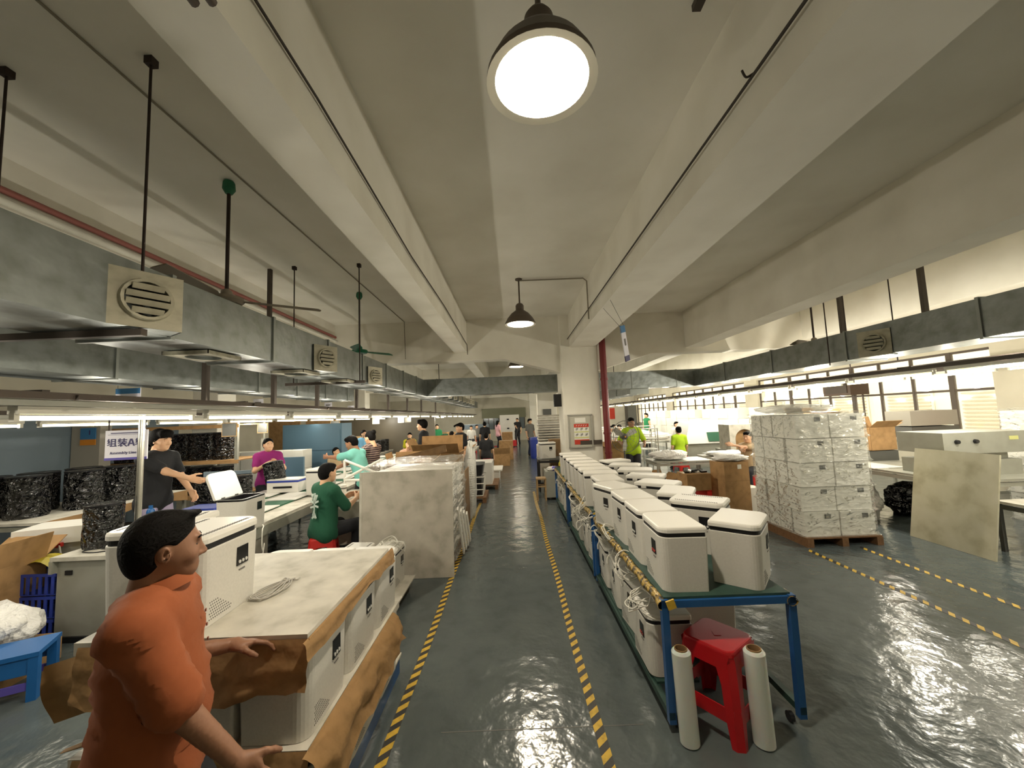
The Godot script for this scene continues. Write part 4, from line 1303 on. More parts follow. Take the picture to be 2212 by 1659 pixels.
# ---------------------------------------------------------------- left assembly line
func build_left_line() -> void:
	# bench with sheet metal body, green belts and white work boards
	var by := 0.75
	var o := thing("assembly_bench", "long grey sheet metal assembly bench below the left tube lights", "bench", P(-3.55, 0, 3.55))
	var secs := 5
	for i in secs:
		var l := 1.9
		var z := -i * l - l * 0.5
		part("top_panel", box_mesh(Vector3(1.3, 0.035, l - 0.006)), M.white_board, o, Vector3(0, by - 0.0175, z))
		part("front_rail", box_mesh(Vector3(0.03, 0.11, l)), M.metal_grey, o, Vector3(0.64, by - 0.09, z))
		part("back_rail", box_mesh(Vector3(0.03, 0.11, l)), M.metal_grey, o, Vector3(-0.64, by - 0.09, z))
		for x in [-0.6, 0.6]:
			part("leg_panel", box_mesh(Vector3(0.05, by - 0.05, 0.35)), M.metal_grey, o, Vector3(x, (by - 0.05) * 0.5, -i * l - 0.9))
	part("end_cabinet", box_mesh(Vector3(1.26, by - 0.04, 0.5)), M.metal_grey, o, Vector3(0, (by - 0.04) * 0.5, -0.3))
	part("switch", box_mesh(Vector3(0.06, 0.04, 0.012)), M.black, o, Vector3(-0.52, 0.6, -0.045))
	part("kick_plate", box_mesh(Vector3(1.2, 0.05, 0.02)), M.black, o, Vector3(0, 0.025, -0.04))
	for x in [-0.42, 0.15]:
		for i in 4:
			part("conveyor_belt", box_mesh(Vector3(0.36, 0.02, 1.9)), M.green_belt, o, Vector3(x, by + 0.01, -2.05 - i * 1.95))
	# white boards on the belts
	var k := 0
	for x in [-3.98, -3.4]:
		for i in 8:
			var d := 5.0 + i * 0.95 + (0.3 if x < -3.7 else 0.0)
			one("work_board", "white work board lying on the green conveyor of the assembly bench", "board", box_mesh(Vector3(0.42, 0.012, 0.6)), M.white_lid, P(x, by + 0.027, d), 0.03 * sin(k * 1.7), "work boards on the green conveyor")
			k += 1
	# open-lid machine near the end
	open_machine(P(-2.975, by + 0.001, 4.27))
	drum("black film wrapped drum on the bench end beside the steel post", P(-4.0, by, 3.93) + Vector3(-0.06, 0.0, 0.06), 0.4, "", 0.145, 0.4)
	var fr := thing("gasket_ring", "flat grey square frame lying on the bench end", "frame", P(-3.66, by, 3.86), 0.2)
	for q in [[0, 0.13, 0.32, 0.05], [0, -0.13, 0.32, 0.05], [0.135, 0, 0.05, 0.3], [-0.135, 0, 0.05, 0.3]]:
		part("side", box_mesh(Vector3(q[2], 0.014, q[3])), M.metal_dark, fr, Vector3(q[0], 0.007, q[1]))
	one("cable", "thin black cable curled on the bench end by the drum", "cable", tube_mesh(curve([P(-3.95, by + 0.006, 3.75), P(-3.8, by + 0.006, 3.7), P(-3.9, by + 0.006, 3.64), P(-4.05, by + 0.006, 3.68), P(-3.98, by + 0.006, 3.8), P(-3.8, by + 0.006, 3.78)], 40), 0.005), M.black)
	# white tester box with red plug left of the bench
	var t := thing("tester_box", "white steel tester box with a red plug and white hose, beside the bench", "device", P(-4.85, 0.55, 4.25), 0.35)
	part("case", box_mesh(Vector3(0.62, 0.16, 0.42)), M.white_lid, t, Vector3(0, 0.26, 0))
	part("lower_case", box_mesh(Vector3(0.4, 0.18, 0.36)), M.metal_grey, t, Vector3(0.08, 0.09, 0))
	part("red_plug", box_mesh(Vector3(0.06, 0.04, 0.05)), M.red_bright, t, Vector3(0.06, 0.17, 0.23))
	part("hose", tube_mesh(curve([Vector3(0.08, 0.17, 0.25), Vector3(0.13, 0.02, 0.27), Vector3(0.24, -0.02, 0.25), Vector3(0.32, 0.06, 0.23), Vector3(0.31, 0.18, 0.2)], 24), 0.008), M.cord, t)
	table("low side table carrying the white tester box", P(-4.85, 0, 4.25), Vector3(0.7, 0.55, 0.5), 0.35, M.white_board)
	one("spray_bottle", "blue and white bottle beside the black drum", "bottle", bottle_mesh(), M.blue_plastic, P(-4.36, 0.76, 4.68))
	table("small side table with a blue bottle beside the bench", P(-4.36, 0, 4.68), Vector3(0.24, 0.76, 0.3))
	# second bench at the left with drums and a long white board
	table("long left bench topped with a white board over kraft paper", P(-6.1, 0, 5.5), Vector3(1.3, 0.85, 2.0), 0.0, M.white_board)
	kraft_sheet("kraft paper hanging below the long white board on the left bench", func(u, v):
		return P(-5.44 + 0.012 * sin(u * 20.0) * v, 0.85 - (0.13 + 0.05 * sin(u * 7.0)) * v, lerpf(4.52, 6.48, u)), M.card)
	for q in [[-6.05, 4.85], [-5.85, 5.3], [-6.35, 5.2], [-6.25, 5.65], [-6.5, 4.8], [-5.85, 5.75]]:
		drum("black film wrapped drum in the cluster on the long left bench", P(q[0], 0.852, q[1]), q[0] * 3.0, "drums on the long left bench", 0.19, 0.5)
	for q in [[-5.75, 4.9], [-5.7, 5.3], [-5.75, 5.7], [-6.2, 5.2]]:
		drum("black film wrapped drum stored under the long left bench", P(q[0], 0.0, q[1]), q[0] * 5.0, "drums under the long left bench", 0.18, 0.5)
	# shelf racks of wrapped drums behind the standing man
	rack(P(-6.35, 0, 7.5))
	# blue-grey screen and printer on the bench behind the man
	one("bench_screen", "blue grey divider screen standing behind the printer", "screen", box_mesh(Vector3(0.75, 1.15, 0.03)), M.blue_grey, P(-4.65, 0.575, 6.3))
	var pr := thing("label_printer", "white label printer with blue lid band beside the divider screen", "printer", P(-3.72, by + 0.035, 6.4))
	part("case", box_mesh(Vector3(0.5, 0.2, 0.32)), M.white_lid, pr, Vector3(0, 0.1, 0))
	part("band", box_mesh(Vector3(0.505, 0.03, 0.325)), M.blue_deep, pr, Vector3(0, 0.17, 0))
	part("paper_slot", box_mesh(Vector3(0.3, 0.03, 0.01)), M.black, pr, Vector3(0, 0.08, 0.162))
	one("blue_tray", "blue parts tray on the bench beside the standing man", "tray", box_mesh(Vector3(0.42, 0.08, 0.3)), M.blue_deep, P(-3.95, by + 0.074, 5.0))
	# drums on the bench
	drum("black film wrapped drum standing on the bench, right of the arm", gz(520, 1062, 5.65) * Vector3(1, 0, 1) + Vector3(0, by + 0.034, 0), 0.3, "", 0.14, 0.37)
	drum("black film wrapped drum on the bench under the man's hand", gz(485, 1058, 5.75) * Vector3(1, 0, 1) + Vector3(-0.06, by + 0.034, 0.25), 1.0, "", 0.135, 0.36)
	var td := drum("tilted black drum held by the woman in the magenta shirt", P(-3.92, by + 0.06, 6.45), 0.2, "", 0.15, 0.44)
	td.rotation = Vector3(-0.15, 0.0, 0.3)
	machine("ice maker without cord standing on the bench before the magenta shirt", P(-3.02, by + 0.034, 6.1), PI / 2 - 0.1)
	# stool of the worker in green
	stool("red plastic stool under the worker in the green shirt", P(-2.42, 0, 4.93), 0.3)
	# cloth covered side table with fittings
	table("side table draped with a white cloth between stool and board", P(-2.3, 0, 5.8), Vector3(0.68, 0.78, 1.0), 0.0, M.cloth_white)
	one("table_cloth", "creased white cloth hanging in front of the side table", "cloth", sheet_mesh(func(u, v):
		return P(lerpf(-2.64, -1.95, u), 0.79 - 0.55 * v, 5.27 - 0.02 * v + 0.03 * sin(u * 9.0 + v * 2.0) * v), 30, 12), M.cloth_white)
	var cup := thing("white_tumbler", "white tumbler with grey bands on the draped table", "tumbler", P(-2.42, 0.78, 5.5))
	var st := begin()
	lathe(st, [Vector2(0.0, 0.0), Vector2(0.035, 0.0), Vector2(0.042, 0.2), Vector2(0.036, 0.21), Vector2(0.0, 0.21)], 20)
	part("cup", done(st), M.white_lid, cup)
	st = begin()
	lathe(st, [Vector2(0.041, 0.15), Vector2(0.042, 0.165), Vector2(0.04, 0.17)], 20)
	part("band", done(st), M.print_grey, cup)
	for i in 2:
		one("white_sheet", "white plastic sheet lying on the draped table", "sheet", box_mesh(Vector3(0.5, 0.03, 0.2)), M.white_lid, P(-2.15, 0.797 + 0.032 * i, 5.55 + 0.05 * i), 0.1, "white panels on the draped table")
	# white pipe frame leaning over the table
	var wf := thing("pipe_frame", "white pipe rack standing beside the draped table", "rack", P(-2.3, 0.78, 5.95))
	for q in [[[-0.3, 0, 0], [-0.3, 0.5, 0]], [[0.3, 0, 0.1], [0.3, 0.5, 0.1]], [[-0.3, 0.5, 0], [0.3, 0.27, 0.1]], [[-0.3, 0.22, 0], [0.3, 0.5, 0.1]], [[-0.3, 0.2, 0], [0.32, 0.2, 0.1]]]:
		part("pipe", tube_mesh([Vector3(q[0][0], q[0][1], q[0][2]), Vector3(q[1][0], q[1][1], q[1][2])], 0.02, 8), M.foam, wf)
	carton("open brown carton behind the white pipe rack", P(-1.75, 0, 6.55), Vector3(0.62, 1.1, 0.5), 0.1, "", M.card, 1)
	bag("crumpled clear bag behind the white pipe rack", P(-2.2, 0.78, 6.15), Vector3(0.4, 0.3, 0.3), 12, M.bag)
	# boxes beside the aisle behind the trays
	carton("brown carton with open top behind the wrapped trays", P(-1.48, 0, 7.7), Vector3(0.85, 1.2, 0.7), 0.03, "", M.card, 3)
	one("card_panel", "long brown cardboard panel leaning over the white cabinet", "panel", box_mesh(Vector3(0.85, 0.12, 0.02), Vector3.ZERO, Basis(Vector3.BACK, 0.22)), M.card_dark, gz(912, 982, 6.7))
	one("white_cabinet", "white steel cabinet beside the leaning brown panel", "cabinet", box_mesh(Vector3(0.75, 1.0, 0.5)), M.white_lid, P(-2.36, 0.5, 8.15))
	one("tall_card_sheet", "tall brown cardboard sheet standing at the aisle behind the trays", "sheet", box_mesh(Vector3(0.02, 0.95, 0.9)), M.card_dark, P(-0.86, 0.48, 6.75))
	bag("milky plastic cover draped over the end of the cartons", P(-0.84, 0.0, 7.4), Vector3(0.2, 1.5, 0.5), 8, M.film_milky)

func open_machine(at: Vector3) -> void:
	machine_meshes()
	var o := thing("ice_maker", "ice maker with its lid propped open on the bench edge, white cord hanging", "ice maker", at, PI / 2)
	# hollow body: outer wall, black rim, grey basin
	var outer := rrect(MW, MD, 0.06, 0.012, 6)
	var inner := rrect(MW - 0.07, MD - 0.07, 0.045, 0.012, 6)
	var mid := rrect(MW - 0.012, MD - 0.012, 0.055, 0.012, 6)
	var st := begin()
	ring_wall(st, outer, 0.0, outer, 0.325, 0.95)
	ring_wall(st, outer, 0.325, mid, 0.325)
	part("body", done(st), M.white, o)
	st = begin()
	ring_wall(st, mid, 0.325, mid, 0.345)
	ring_wall(st, mid, 0.345, inner, 0.345)
	# the band runs over the rim and down inside as one black plastic liner
	ring_wall(st, inner, 0.345, inner, 0.12)
	var ids := Geometry2D.triangulate_polygon(inner)
	for t in range(0, ids.size(), 3):
		tri(st, Vector3(inner[ids[t]].x, 0.12, inner[ids[t]].y), Vector3(inner[ids[t + 1]].x, 0.12, inner[ids[t + 1]].y), Vector3(inner[ids[t + 2]].x, 0.12, inner[ids[t + 2]].y))
	part("seal_liner", done(st), M.black, o)
	var lid := part("lid", mesh_cache.m_lid, M.white_lid, o, Vector3(0, 0, 0))
	var hinge := Transform3D(Basis.IDENTITY, Vector3(0, 0.352, -MD * 0.5))
	lid.transform = hinge * Transform3D(Basis(Vector3.RIGHT, -1.95), Vector3.ZERO) * hinge.affine_inverse()
	part("control_panel", mesh_cache.m_panel, M.panel, o, Vector3(0.06, 0.235, MD * 0.5 - 0.001))
	part("hinges", mesh_cache.m_hinge, M.metal_dark, o)
	part("power_cord", tube_mesh(curve([Vector3(0.1, 0.01, 0.15), Vector3(0.06, 0.005, 0.19), Vector3(0.0, -0.03, 0.215), Vector3(-0.01, -0.18, 0.22), Vector3(0.005, -0.24, 0.225), Vector3(0.015, -0.16, 0.23), Vector3(0.0, -0.27, 0.225)], 40), 0.006), M.cord, o)

func ring_wall(st: SurfaceTool, a: PackedVector2Array, ya: float, b: PackedVector2Array, yb: float, taper := 1.0) -> void:
	var n := a.size()
	for i in n:
		var j := (i + 1) % n
		quad(st, Vector3(a[j].x * taper, ya, a[j].y * taper), Vector3(b[j].x, yb, b[j].y), Vector3(b[i].x, yb, b[i].y), Vector3(a[i].x * taper, ya, a[i].y * taper))
func bottle_mesh() -> ArrayMesh:
	var st := begin()
	lathe(st, [Vector2(0.0, 0.0), Vector2(0.04, 0.0), Vector2(0.04, 0.13), Vector2(0.03, 0.16), Vector2(0.02, 0.17), Vector2(0.02, 0.2), Vector2(0.0, 0.2)], 16)
	return done(st)

func rack(at: Vector3) -> void:
	# shelves with kraft boards, wrapped drums on each
	var o := thing("storage_rack", "rack of brown boards holding black wrapped drums behind the man", "rack", at)
	for y in [0.62, 1.25, 1.9]:
		part("shelf", box_mesh(Vector3(2.6, 0.02, 0.8)), M.card, o, Vector3(0, y, 0))
		part("edge_paper", box_mesh(Vector3(2.62, 0.05, 0.01)), M.card, o, Vector3(0, y - 0.03, 0.405))
	for x in [-1.25, 1.25]:
		for z in [-0.37, 0.37]:
			part("upright", box_mesh(Vector3(0.05, 2.1, 0.05)), M.metal_grey, o, Vector3(x, 1.05, z))
	for y in [0.632, 1.262]:
		for i in 5:
			drum("black wrapped drum standing on a rack shelf behind the man", at + Vector3(-0.98 + i * 0.46, y, 0.12), i * 1.3, "drums on the rack shelves", 0.2, 0.5)

# ---------------------------------------------------------------- left, further off
func build_left_far() -> void:
	# white boxes on a shelf and blue door behind the magenta shirt
	for lv in 2:
		for i in 4:
			one("white_carton", "white carton on the low stack beside the blue cabinet", "box", box_mesh(Vector3(0.46, 0.42, 0.4)), M.paper, P(-6.6 + i * 0.49, 0.62 + 0.43 * lv, 9.2), 0.0, "white cartons beside the blue cabinet")
	table("low bench under the white cartons", P(-5.87, 0, 9.2), Vector3(2.05, 0.41, 0.6))
	var c := thing("steel_cabinet", "tall blue grey steel cabinet behind the woman in magenta", "cabinet", P(-5.1, 0, 10.1))
	part("case", box_mesh(Vector3(1.5, 1.85, 0.6)), M.blue_door, c, Vector3(0, 0.925, 0))
	for i in 3:
		part("drawer_front", box_mesh(Vector3(1.42, 0.5, 0.016)), M.blue_door, c, Vector3(0, 0.36 + i * 0.54, 0.308))
	var ch := thing("work_chair", "blue grey chair back behind the woman in magenta", "chair", P(-4.5, 0, 7.85))
	part("backrest", box_mesh(Vector3(0.5, 0.45, 0.05)), M.blue_door, ch, Vector3(0, 0.98, 0.0))
	part("seat", box_mesh(Vector3(0.45, 0.05, 0.42)), M.blue_door, ch, Vector3(0, 0.47, 0.25))
	for q in [[-0.2, 0.06], [0.2, 0.06], [-0.2, 0.44], [0.2, 0.44]]:
		part("leg", box_mesh(Vector3(0.03, 0.45, 0.03)), M.metal_dark, ch, Vector3(q[0], 0.225, q[1]))
	for q in [-0.18, 0.18]:
		part("post", box_mesh(Vector3(0.03, 0.4, 0.03)), M.metal_dark, ch, Vector3(q, 0.62, 0.02))
	# hung paper boards under the lights
	for q in [[495, 928, 6.3, 0.24], [567, 925, 6.3, 0.18], [724, 918, 8.0, 0.24]]:
		var b := thing("clip_board", "grey board with pale frame hung below the tube lights", "board", gx(q[0], q[1], -4.98), 0.0, "grey boards below the tube lights")
		part("board", box_mesh(Vector3(q[3], q[3] * 0.9, 0.008)), M.metal_dark, b)
		part("frame", box_mesh(Vector3(q[3] + 0.03, q[3] * 0.9 + 0.03, 0.005)), M.wood_light, b, Vector3(0, 0, -0.006))
		for x in [-0.08, 0.08]:
			part("string", tube_mesh([Vector3(x, 0.1, 0), Vector3(x, 2.03 - b.position.y, 0)], 0.003, 4), M.rod, b)
	# brown doors and notices on the back wall of the line
	for q in [[-7.4, 12.5, 1.0], [-6.2, 12.5, 1.0]]:
		one("brown_panel", "tan cardboard panel standing behind the far left bench", "panel", box_mesh(Vector3(q[2], 2.0, 0.05)), M.card, P(q[0], 1.0, q[1]), 0.0, "tan panels behind the far left bench")
	one("grey_partition", "grey glazed partition behind the line of black drums", "partition", box_mesh(Vector3(4.2, 2.0, 0.06)), mat(hexc("6d6658"), 0.4), P(-5.2, 1.0, 15.3))
	for q in [[812, 915, 9.8], [866, 912, 10.8], [882, 912, 11.4], [880, 908, 12.6]]:
		var pn := gx(q[0], q[1], -2.86)
		one("paper_notice", "white paper notice hung from the left light rail", "notice", box_mesh(Vector3(0.15, 0.21, 0.004)), M.paper, Vector3(pn.x, 1.905, pn.z), 0.0, "paper notices on the left light rail")
	# far conveyor lined with drums
	table("far conveyor bench lined with black drums", P(-5.0, 0, 13.0), Vector3(0.6, 0.75, 4.2), 0.0, M.white_board)
	for i in 9:
		drum("black drum in the line along the far conveyor bench", P(-4.9, 0.752, 11.15 + i * 0.44), i * 1.1, "drums along the far conveyor bench", 0.16, 0.42)
	one("wood_crate", "pale wooden crate behind the line of black drums", "crate", box_mesh(Vector3(1.3, 0.5, 0.5)), M.wood_light, P(-6.2, 1.1, 13.9))
	one("crate_table", "low plain table under the pale wooden crate", "table", box_mesh(Vector3(1.4, 0.85, 0.6)), M.metal_grey, P(-6.2, 0.425, 13.9))
	# aisle edge further off: black bins, white crates, pallets
	pallet("pallet with black bins and a wire basket at the aisle", P(-1.15, 0, 8.95), 1.0, 0.9, 0.0, M.wood)
	basket("white wire basket of black parts on the aisle pallet", P(-1.15, 0.122, 8.95))
	var st := begin()
	prism(st, rrect(0.9, 0.7, 0.12, 0.12, 5), 0.0, 0.24, Transform3D.IDENTITY, 0.9)
	one("black_bin", "black rubber bin stacked on the wire basket", "bin", done(st), M.black, P(-1.15, 0.565, 8.95))
	one("white_chest", "white insulated chest standing behind the black bin", "chest", box_mesh(Vector3(0.8, 0.55, 0.9)), M.white_lid, P(-1.0, 0.395, 10.55))
	pallet("pallet under the white insulated chest", P(-0.95, 0, 10.55), 1.0, 1.1, 0.0, M.wood)
	one("white_slab", "white slab with overhanging lip beside the chest", "slab", box_mesh(Vector3(0.5, 0.04, 1.0)), M.white_lid, P(-0.62, 0.32, 11.65))
	one("white_block", "white block below the overhanging slab", "block", box_mesh(Vector3(0.4, 0.3, 0.9)), M.foam, P(-0.66, 0.15, 11.65))
	carton("brown carton holding scrap beside the red stool at the far bench", P(-0.55, 0, 14.9), Vector3(0.7, 0.45, 0.6), 0.1, "", M.card, 2)
	carton("brown carton stack at the aisle near the pallet jack", P(-0.35, 0, 17.0), Vector3(0.6, 0.8, 0.6), 0.0, "", M.card, 0)
	carton("tan carton behind the brown carton stack near the pallet jack", P(-0.3, 0, 18.6), Vector3(0.5, 1.1, 0.6), 0.0, "", M.card, 0)
	stool("red stool under the worker in black at the far aisle bench", P(-0.95, 0, 13.2), 0.2, "", M.red_bright)
	stool("red stool beside the rolled sheets at the far bench", P(-2.4, 0, 11.6), 0.5, "", M.red_bright)
	table("far aisle bench with rolled sheets and parts", P(-1.72, 0, 13.6), Vector3(0.7, 0.75, 3.2), 0.0, M.white_board)
	for i in 6:
		bag("heap of pale wrapped parts on the far aisle bench", P(-1.72 + 0.12 * sin(i * 2.0), 0.755, 12.3 + i * 0.5), Vector3(0.45, 0.25, 0.4), 40 + i, M.bag, "parts_heap", "parts heaps on the far bench")
	# white boxes and the tall white cupboard near the end of the aisle
	var cb := thing("tall_cupboard", "tall white cupboard of drawers behind the man with the pallet jack", "cupboard", P(-0.25, 0, 26.3))
	part("case", box_mesh(Vector3(1.3, 1.95, 0.7)), M.white_lid, cb, Vector3(0, 0.975, 0))
	for i in 3:
		part("handle", box_mesh(Vector3(0.14, 0.09, 0.03)), M.black, cb, Vector3(-0.1, 0.45 + i * 0.6, 0.385))
		part("drawer_front", box_mesh(Vector3(1.22, 0.56, 0.02)), M.white_lid, cb, Vector3(0, 0.42 + i * 0.6, 0.36))
	for i in 5:
		one("stacked_sheets", "stack of blue green sheets behind the pink shirt", "sheets", box_mesh(Vector3(1.5, 0.28, 0.9)), [M.blue_grey, M.white_board][i % 2], P(-2.3, 0.14 + 0.29 * i, 24.0), 0.03 * i, "stacked sheets behind the pink shirt")
	# the far benches: pale cloth, boxes
	for i in 6:
		table("far bench in the bright end of the hall, row %s" % ["one", "two", "three", "four", "five", "six"][i], P(-3.6 - (i % 2) * 2.2, 0, 16.5 + 2.2 * (i / 2)), Vector3(1.4, 0.78, 1.6), 0.0, M.white_board)
		one("parts_box", "pale parts box on a far bench at the bright end", "box", box_mesh(Vector3(0.6, 0.35, 0.5)), [M.paper, M.card, M.green_belt][i % 3], P(-3.5 - (i % 2) * 2.2, 0.96, 16.4 + 2.2 * (i / 2)), 0.2 * i, "parts boxes on the far benches")
	for i in 4:
		one("garment_rail_cloth", "green cloth bundle on the far left bench", "cloth", box_mesh(Vector3(0.5, 0.12, 0.3)), M.green_belt, P(-3.0 - i * 0.7, 0.84, 15.9), 0.3 * i, "green cloth bundles on the far bench")

func basket(label: String, at: Vector3) -> void:
	var o := thing("wire_basket", label, "basket", at)
	part("contents", box_mesh(Vector3(0.8, 0.36, 0.6)), M.black, o, Vector3(0, 0.18, 0))
	for y in [0.02, 0.15, 0.28, 0.42]:
		var w: float = 0.42 + y * 0.1
		part("ring", tube_mesh([Vector3(-w, y, -0.36), Vector3(w, y, -0.36), Vector3(w, y, 0.36), Vector3(-w, y, 0.36), Vector3(-w, y, -0.36)], 0.012, 6), M.cord, o)
	for i in 8:
		var z := -0.34 + i * 0.097
		for s in [-1.0, 1.0]:
			part("wire", tube_mesh([Vector3(s * 0.42, 0.0, z), Vector3(s * 0.462, 0.43, z)], 0.006, 4), M.cord, o)
# ---------------------------------------------------------------- right: carts with machines
func z6(x: float, y: float) -> Vector2:
	return Vector2(1150.0 + x / 3.687, 840.0 + y / 3.687)
const SHELF := 0.745
func build_right_carts() -> void:
	var ends := [[2.36, 4.33], [4.42, 6.4], [6.5, 8.2]]
	var names := ["near", "middle", "far"]
	for i in 3:
		cart("blue framed two tier cart, the %s one of the row carrying ice makers" % names[i], 0.83, 1.62 if i == 0 else 1.7, ends[i][0], ends[i][1])
	# top shelf, aisle side
	var left := [[1120, 1050, -92], [900, 935, -90], [785, 850, -88], [630, 775, -70], [562, 712, -90], [540, 655, 172], [475, 630, 180], [440, 600, 178], [405, 575, 182], [370, 555, 180], [330, 530, 176], [290, 508, 180]]
	var dist := [2.62, 3.04, 3.46, 3.92, 4.38, 4.80, 5.14, 5.50, 5.88, 6.30, 6.74, 7.2]
	for i in left.size():
		var q: Array = left[i]
		var x := 1.02 if i < 5 else 1.04
		if i == 3:
			x = 0.98
		var lb: String = ["ice maker at the near end of the cart's top shelf, panel towards the aisle", "second ice maker on the cart's aisle side, its lid tucked behind the end one", "third ice maker along the cart's aisle side", "ice maker turned askew on the cart's aisle side", "ice maker squeezed beside the askew one on the cart"][i] if i < 5 else "ice maker with its back to the near end, in the rear row on the carts"
		machine(lb, P(x, SHELF, dist[i]), deg_to_rad(q[2]), "" if i < 5 else "ice makers in the rear row on the carts", false, -1, i == 0)
	var right := [[1.47, 2.62, 50, "ice maker at the near right cart corner, panel to the outside"], [1.47, 3.17, -38, "ice maker with slotted lid turned diagonally behind the corner one"], [1.46, 3.56, 60, "ice maker with rounded lid corner, third on the cart's outer side"], [1.46, 4.0, 140, "ice maker turned diagonally at the seam of the two carts"], [1.5, 4.47, 150, ""], [1.52, 4.95, 158, ""], [1.53, 5.42, 155, ""], [1.53, 5.92, 20, ""]]
	for i in right.size():
		var q: Array = right[i]
		machine(q[3] if q[3] != "" else "ice maker in the outer row on the middle cart", P(q[0], SHELF, q[1]), deg_to_rad(q[2]), "" if q[3] != "" else "ice makers in the outer row", i == 1 or i == 4)
	# lower shelf, with cords lying on the lids
	for i in 12:
		var d: float = [2.82, 3.25, 3.68, 4.09, 4.68, 5.11, 5.54, 5.97, 6.76, 7.19, 7.6, 7.96][i]
		machine("ice maker on the cart's lower shelf with white cord heaped on its lid" if i > 0 else "ice maker at the near end of the lower shelf, nothing on its lid", P(1.0 if i > 0 else 0.965, 0.135, d), deg_to_rad(-90 + 6 * sin(i * 2.0)), "ice makers on the lower shelf" if i > 0 else "", false, i % 4 if i > 0 else -1, i == 0)
	machine("ice maker with slotted lid on the lower shelf behind the red stool", P(1.4, 0.135, 3.12), deg_to_rad(172), "", true)
	machine("ice maker on the lower shelf behind the slotted lid one", P(1.4, 0.135, 3.5), deg_to_rad(172), "", false)
	# cords heaped over the cart's rail
	for i in 9:
		var o := one("cord_bundle", "bundle of white power cord hanging over the cart's padded rail", "cord", cord_mesh(i % 4), M.cord, P(0.85, 0.56 + 0.07 * (i % 3), 2.75 + i * 0.42), 1.1 * i, "cord bundles along the cart rail")
		o.rotation = Vector3(0.5 * sin(i * 1.7), 1.1 * i, 0.5 + 0.2 * (i % 2))
	# stool, tilted against the cart, and two film rolls
	var s := stool("red plastic stool tucked into the end of the cart behind two film rolls", P(1.1, 0, 2.55), 0.65, "", M.red, 1.04)
	s.position = P(1.19, 0, 2.47)
	film_roll("roll of clear stretch film standing left of the red stool", gy(1491, 1606, 0.0), 0.052)
	film_roll("roll of clear stretch film standing right of the red stool", gy(1652, 1608, 0.0), 0.055)

func film_roll(label: String, at: Vector3, r: float) -> void:
	var o := thing("film_roll", label, "film roll", at)
	o.rotation.z = 0.03
	var st := begin()
	lathe(st, [Vector2(r - 0.012, 0.0), Vector2(r, 0.008), Vector2(r, 0.485), Vector2(r - 0.01, 0.497), Vector2(r * 0.66, 0.498)], 32)
	part("film", done(st), M.film_roll, o)
	st = begin()
	lathe(st, [Vector2(r * 0.68, 0.49), Vector2(r * 0.68, 0.505), Vector2(r * 0.58, 0.505), Vector2(r * 0.56, 0.4), Vector2(0.0, 0.39)], 24)
	part("core", done(st), M.core, o)

func cart(label: String, x0: float, x1: float, d0: float, d1: float) -> void:
	var o := thing("tool_cart", label, "cart", P((x0 + x1) * 0.5, 0, (d0 + d1) * 0.5))
	var w := x1 - x0
	var l := d1 - d0
	for sx in [-1.0, 1.0]:
		for sz in [-1.0, 1.0]:
			part("post", box_mesh(Vector3(0.04, SHELF - 0.06, 0.04)), M.blue_steel, o, Vector3(sx * (w * 0.5 - 0.02), (SHELF - 0.06) * 0.5 + 0.05, sz * (l * 0.5 - 0.02)))
			var st := begin()
			lathe(st, [Vector2(0.0, -0.012), Vector2(0.028, -0.012), Vector2(0.028, 0.012), Vector2(0.0, 0.012)], 14, Transform3D(Basis(Vector3.FORWARD, PI / 2), Vector3.ZERO))
			part("castor", done(st), M.black, o, Vector3(sx * (w * 0.5 - 0.06), 0.028, sz * (l * 0.5 - 0.06)))
	for y in [0.1, SHELF - 0.03]:
		var cut := 0.55 if d0 < 3.0 and y < 0.2 else 0.0
		for sx in [-1.0, 1.0]:
			part("side_rail", box_mesh(Vector3(0.035, 0.04, l)), M.blue_steel if y > 0.2 else M.green_board, o, Vector3(sx * (w * 0.5 - 0.018), y - 0.005, 0))
		for sz in ([-1.0, 1.0] if cut == 0.0 else [-1.0]):
			part("end_rail", box_mesh(Vector3(w, 0.04, 0.035)), M.blue_steel if y > 0.2 else M.black, o, Vector3(0, y - 0.005, sz * (l * 0.5 - 0.018)))
		part("shelf", box_mesh(Vector3(w - 0.04, 0.015, l - 0.04 - cut)), M.green_board, o, Vector3(0, y + 0.0215, -cut * 0.5))
		if cut > 0.0:
			part("shelf_strip", box_mesh(Vector3(0.27, 0.015, 0.31)), M.green_board, o, Vector3(-w * 0.5 + 0.155, y + 0.0215, l * 0.5 - cut + 0.155))
	# padding taped round the top rails
	part("rail_padding", sheet_mesh(func(u, v):
		var a: float = u * TAU
		var r: float = 0.03 + 0.006 * sin(v * 40.0 + u * 9.0)
		return Vector3(-w * 0.5 + 0.01 + cos(a) * r, SHELF - 0.035 + sin(a) * r, lerpf(-l * 0.45, l * 0.5, v)), 12, 40), M.pad, o)
	part("rail_padding", sheet_mesh(func(u, v):
		var a: float = u * TAU
		var r: float = 0.03 + 0.006 * sin(v * 16.0 + u * 9.0)
		return Vector3(w * 0.5 - 0.02 + cos(a) * r, SHELF - 0.04 + sin(a) * r, lerpf(l * 0.3, l * 0.505, v)), 12, 12), M.pad, o)
	part("yellow_tape", box_mesh(Vector3(0.05, 0.05, 0.012), Vector3.ZERO, Basis(Vector3.BACK, 0.3)), M.tape_y, o, Vector3(-w * 0.5 + 0.05, SHELF - 0.03, l * 0.5 + 0.01))

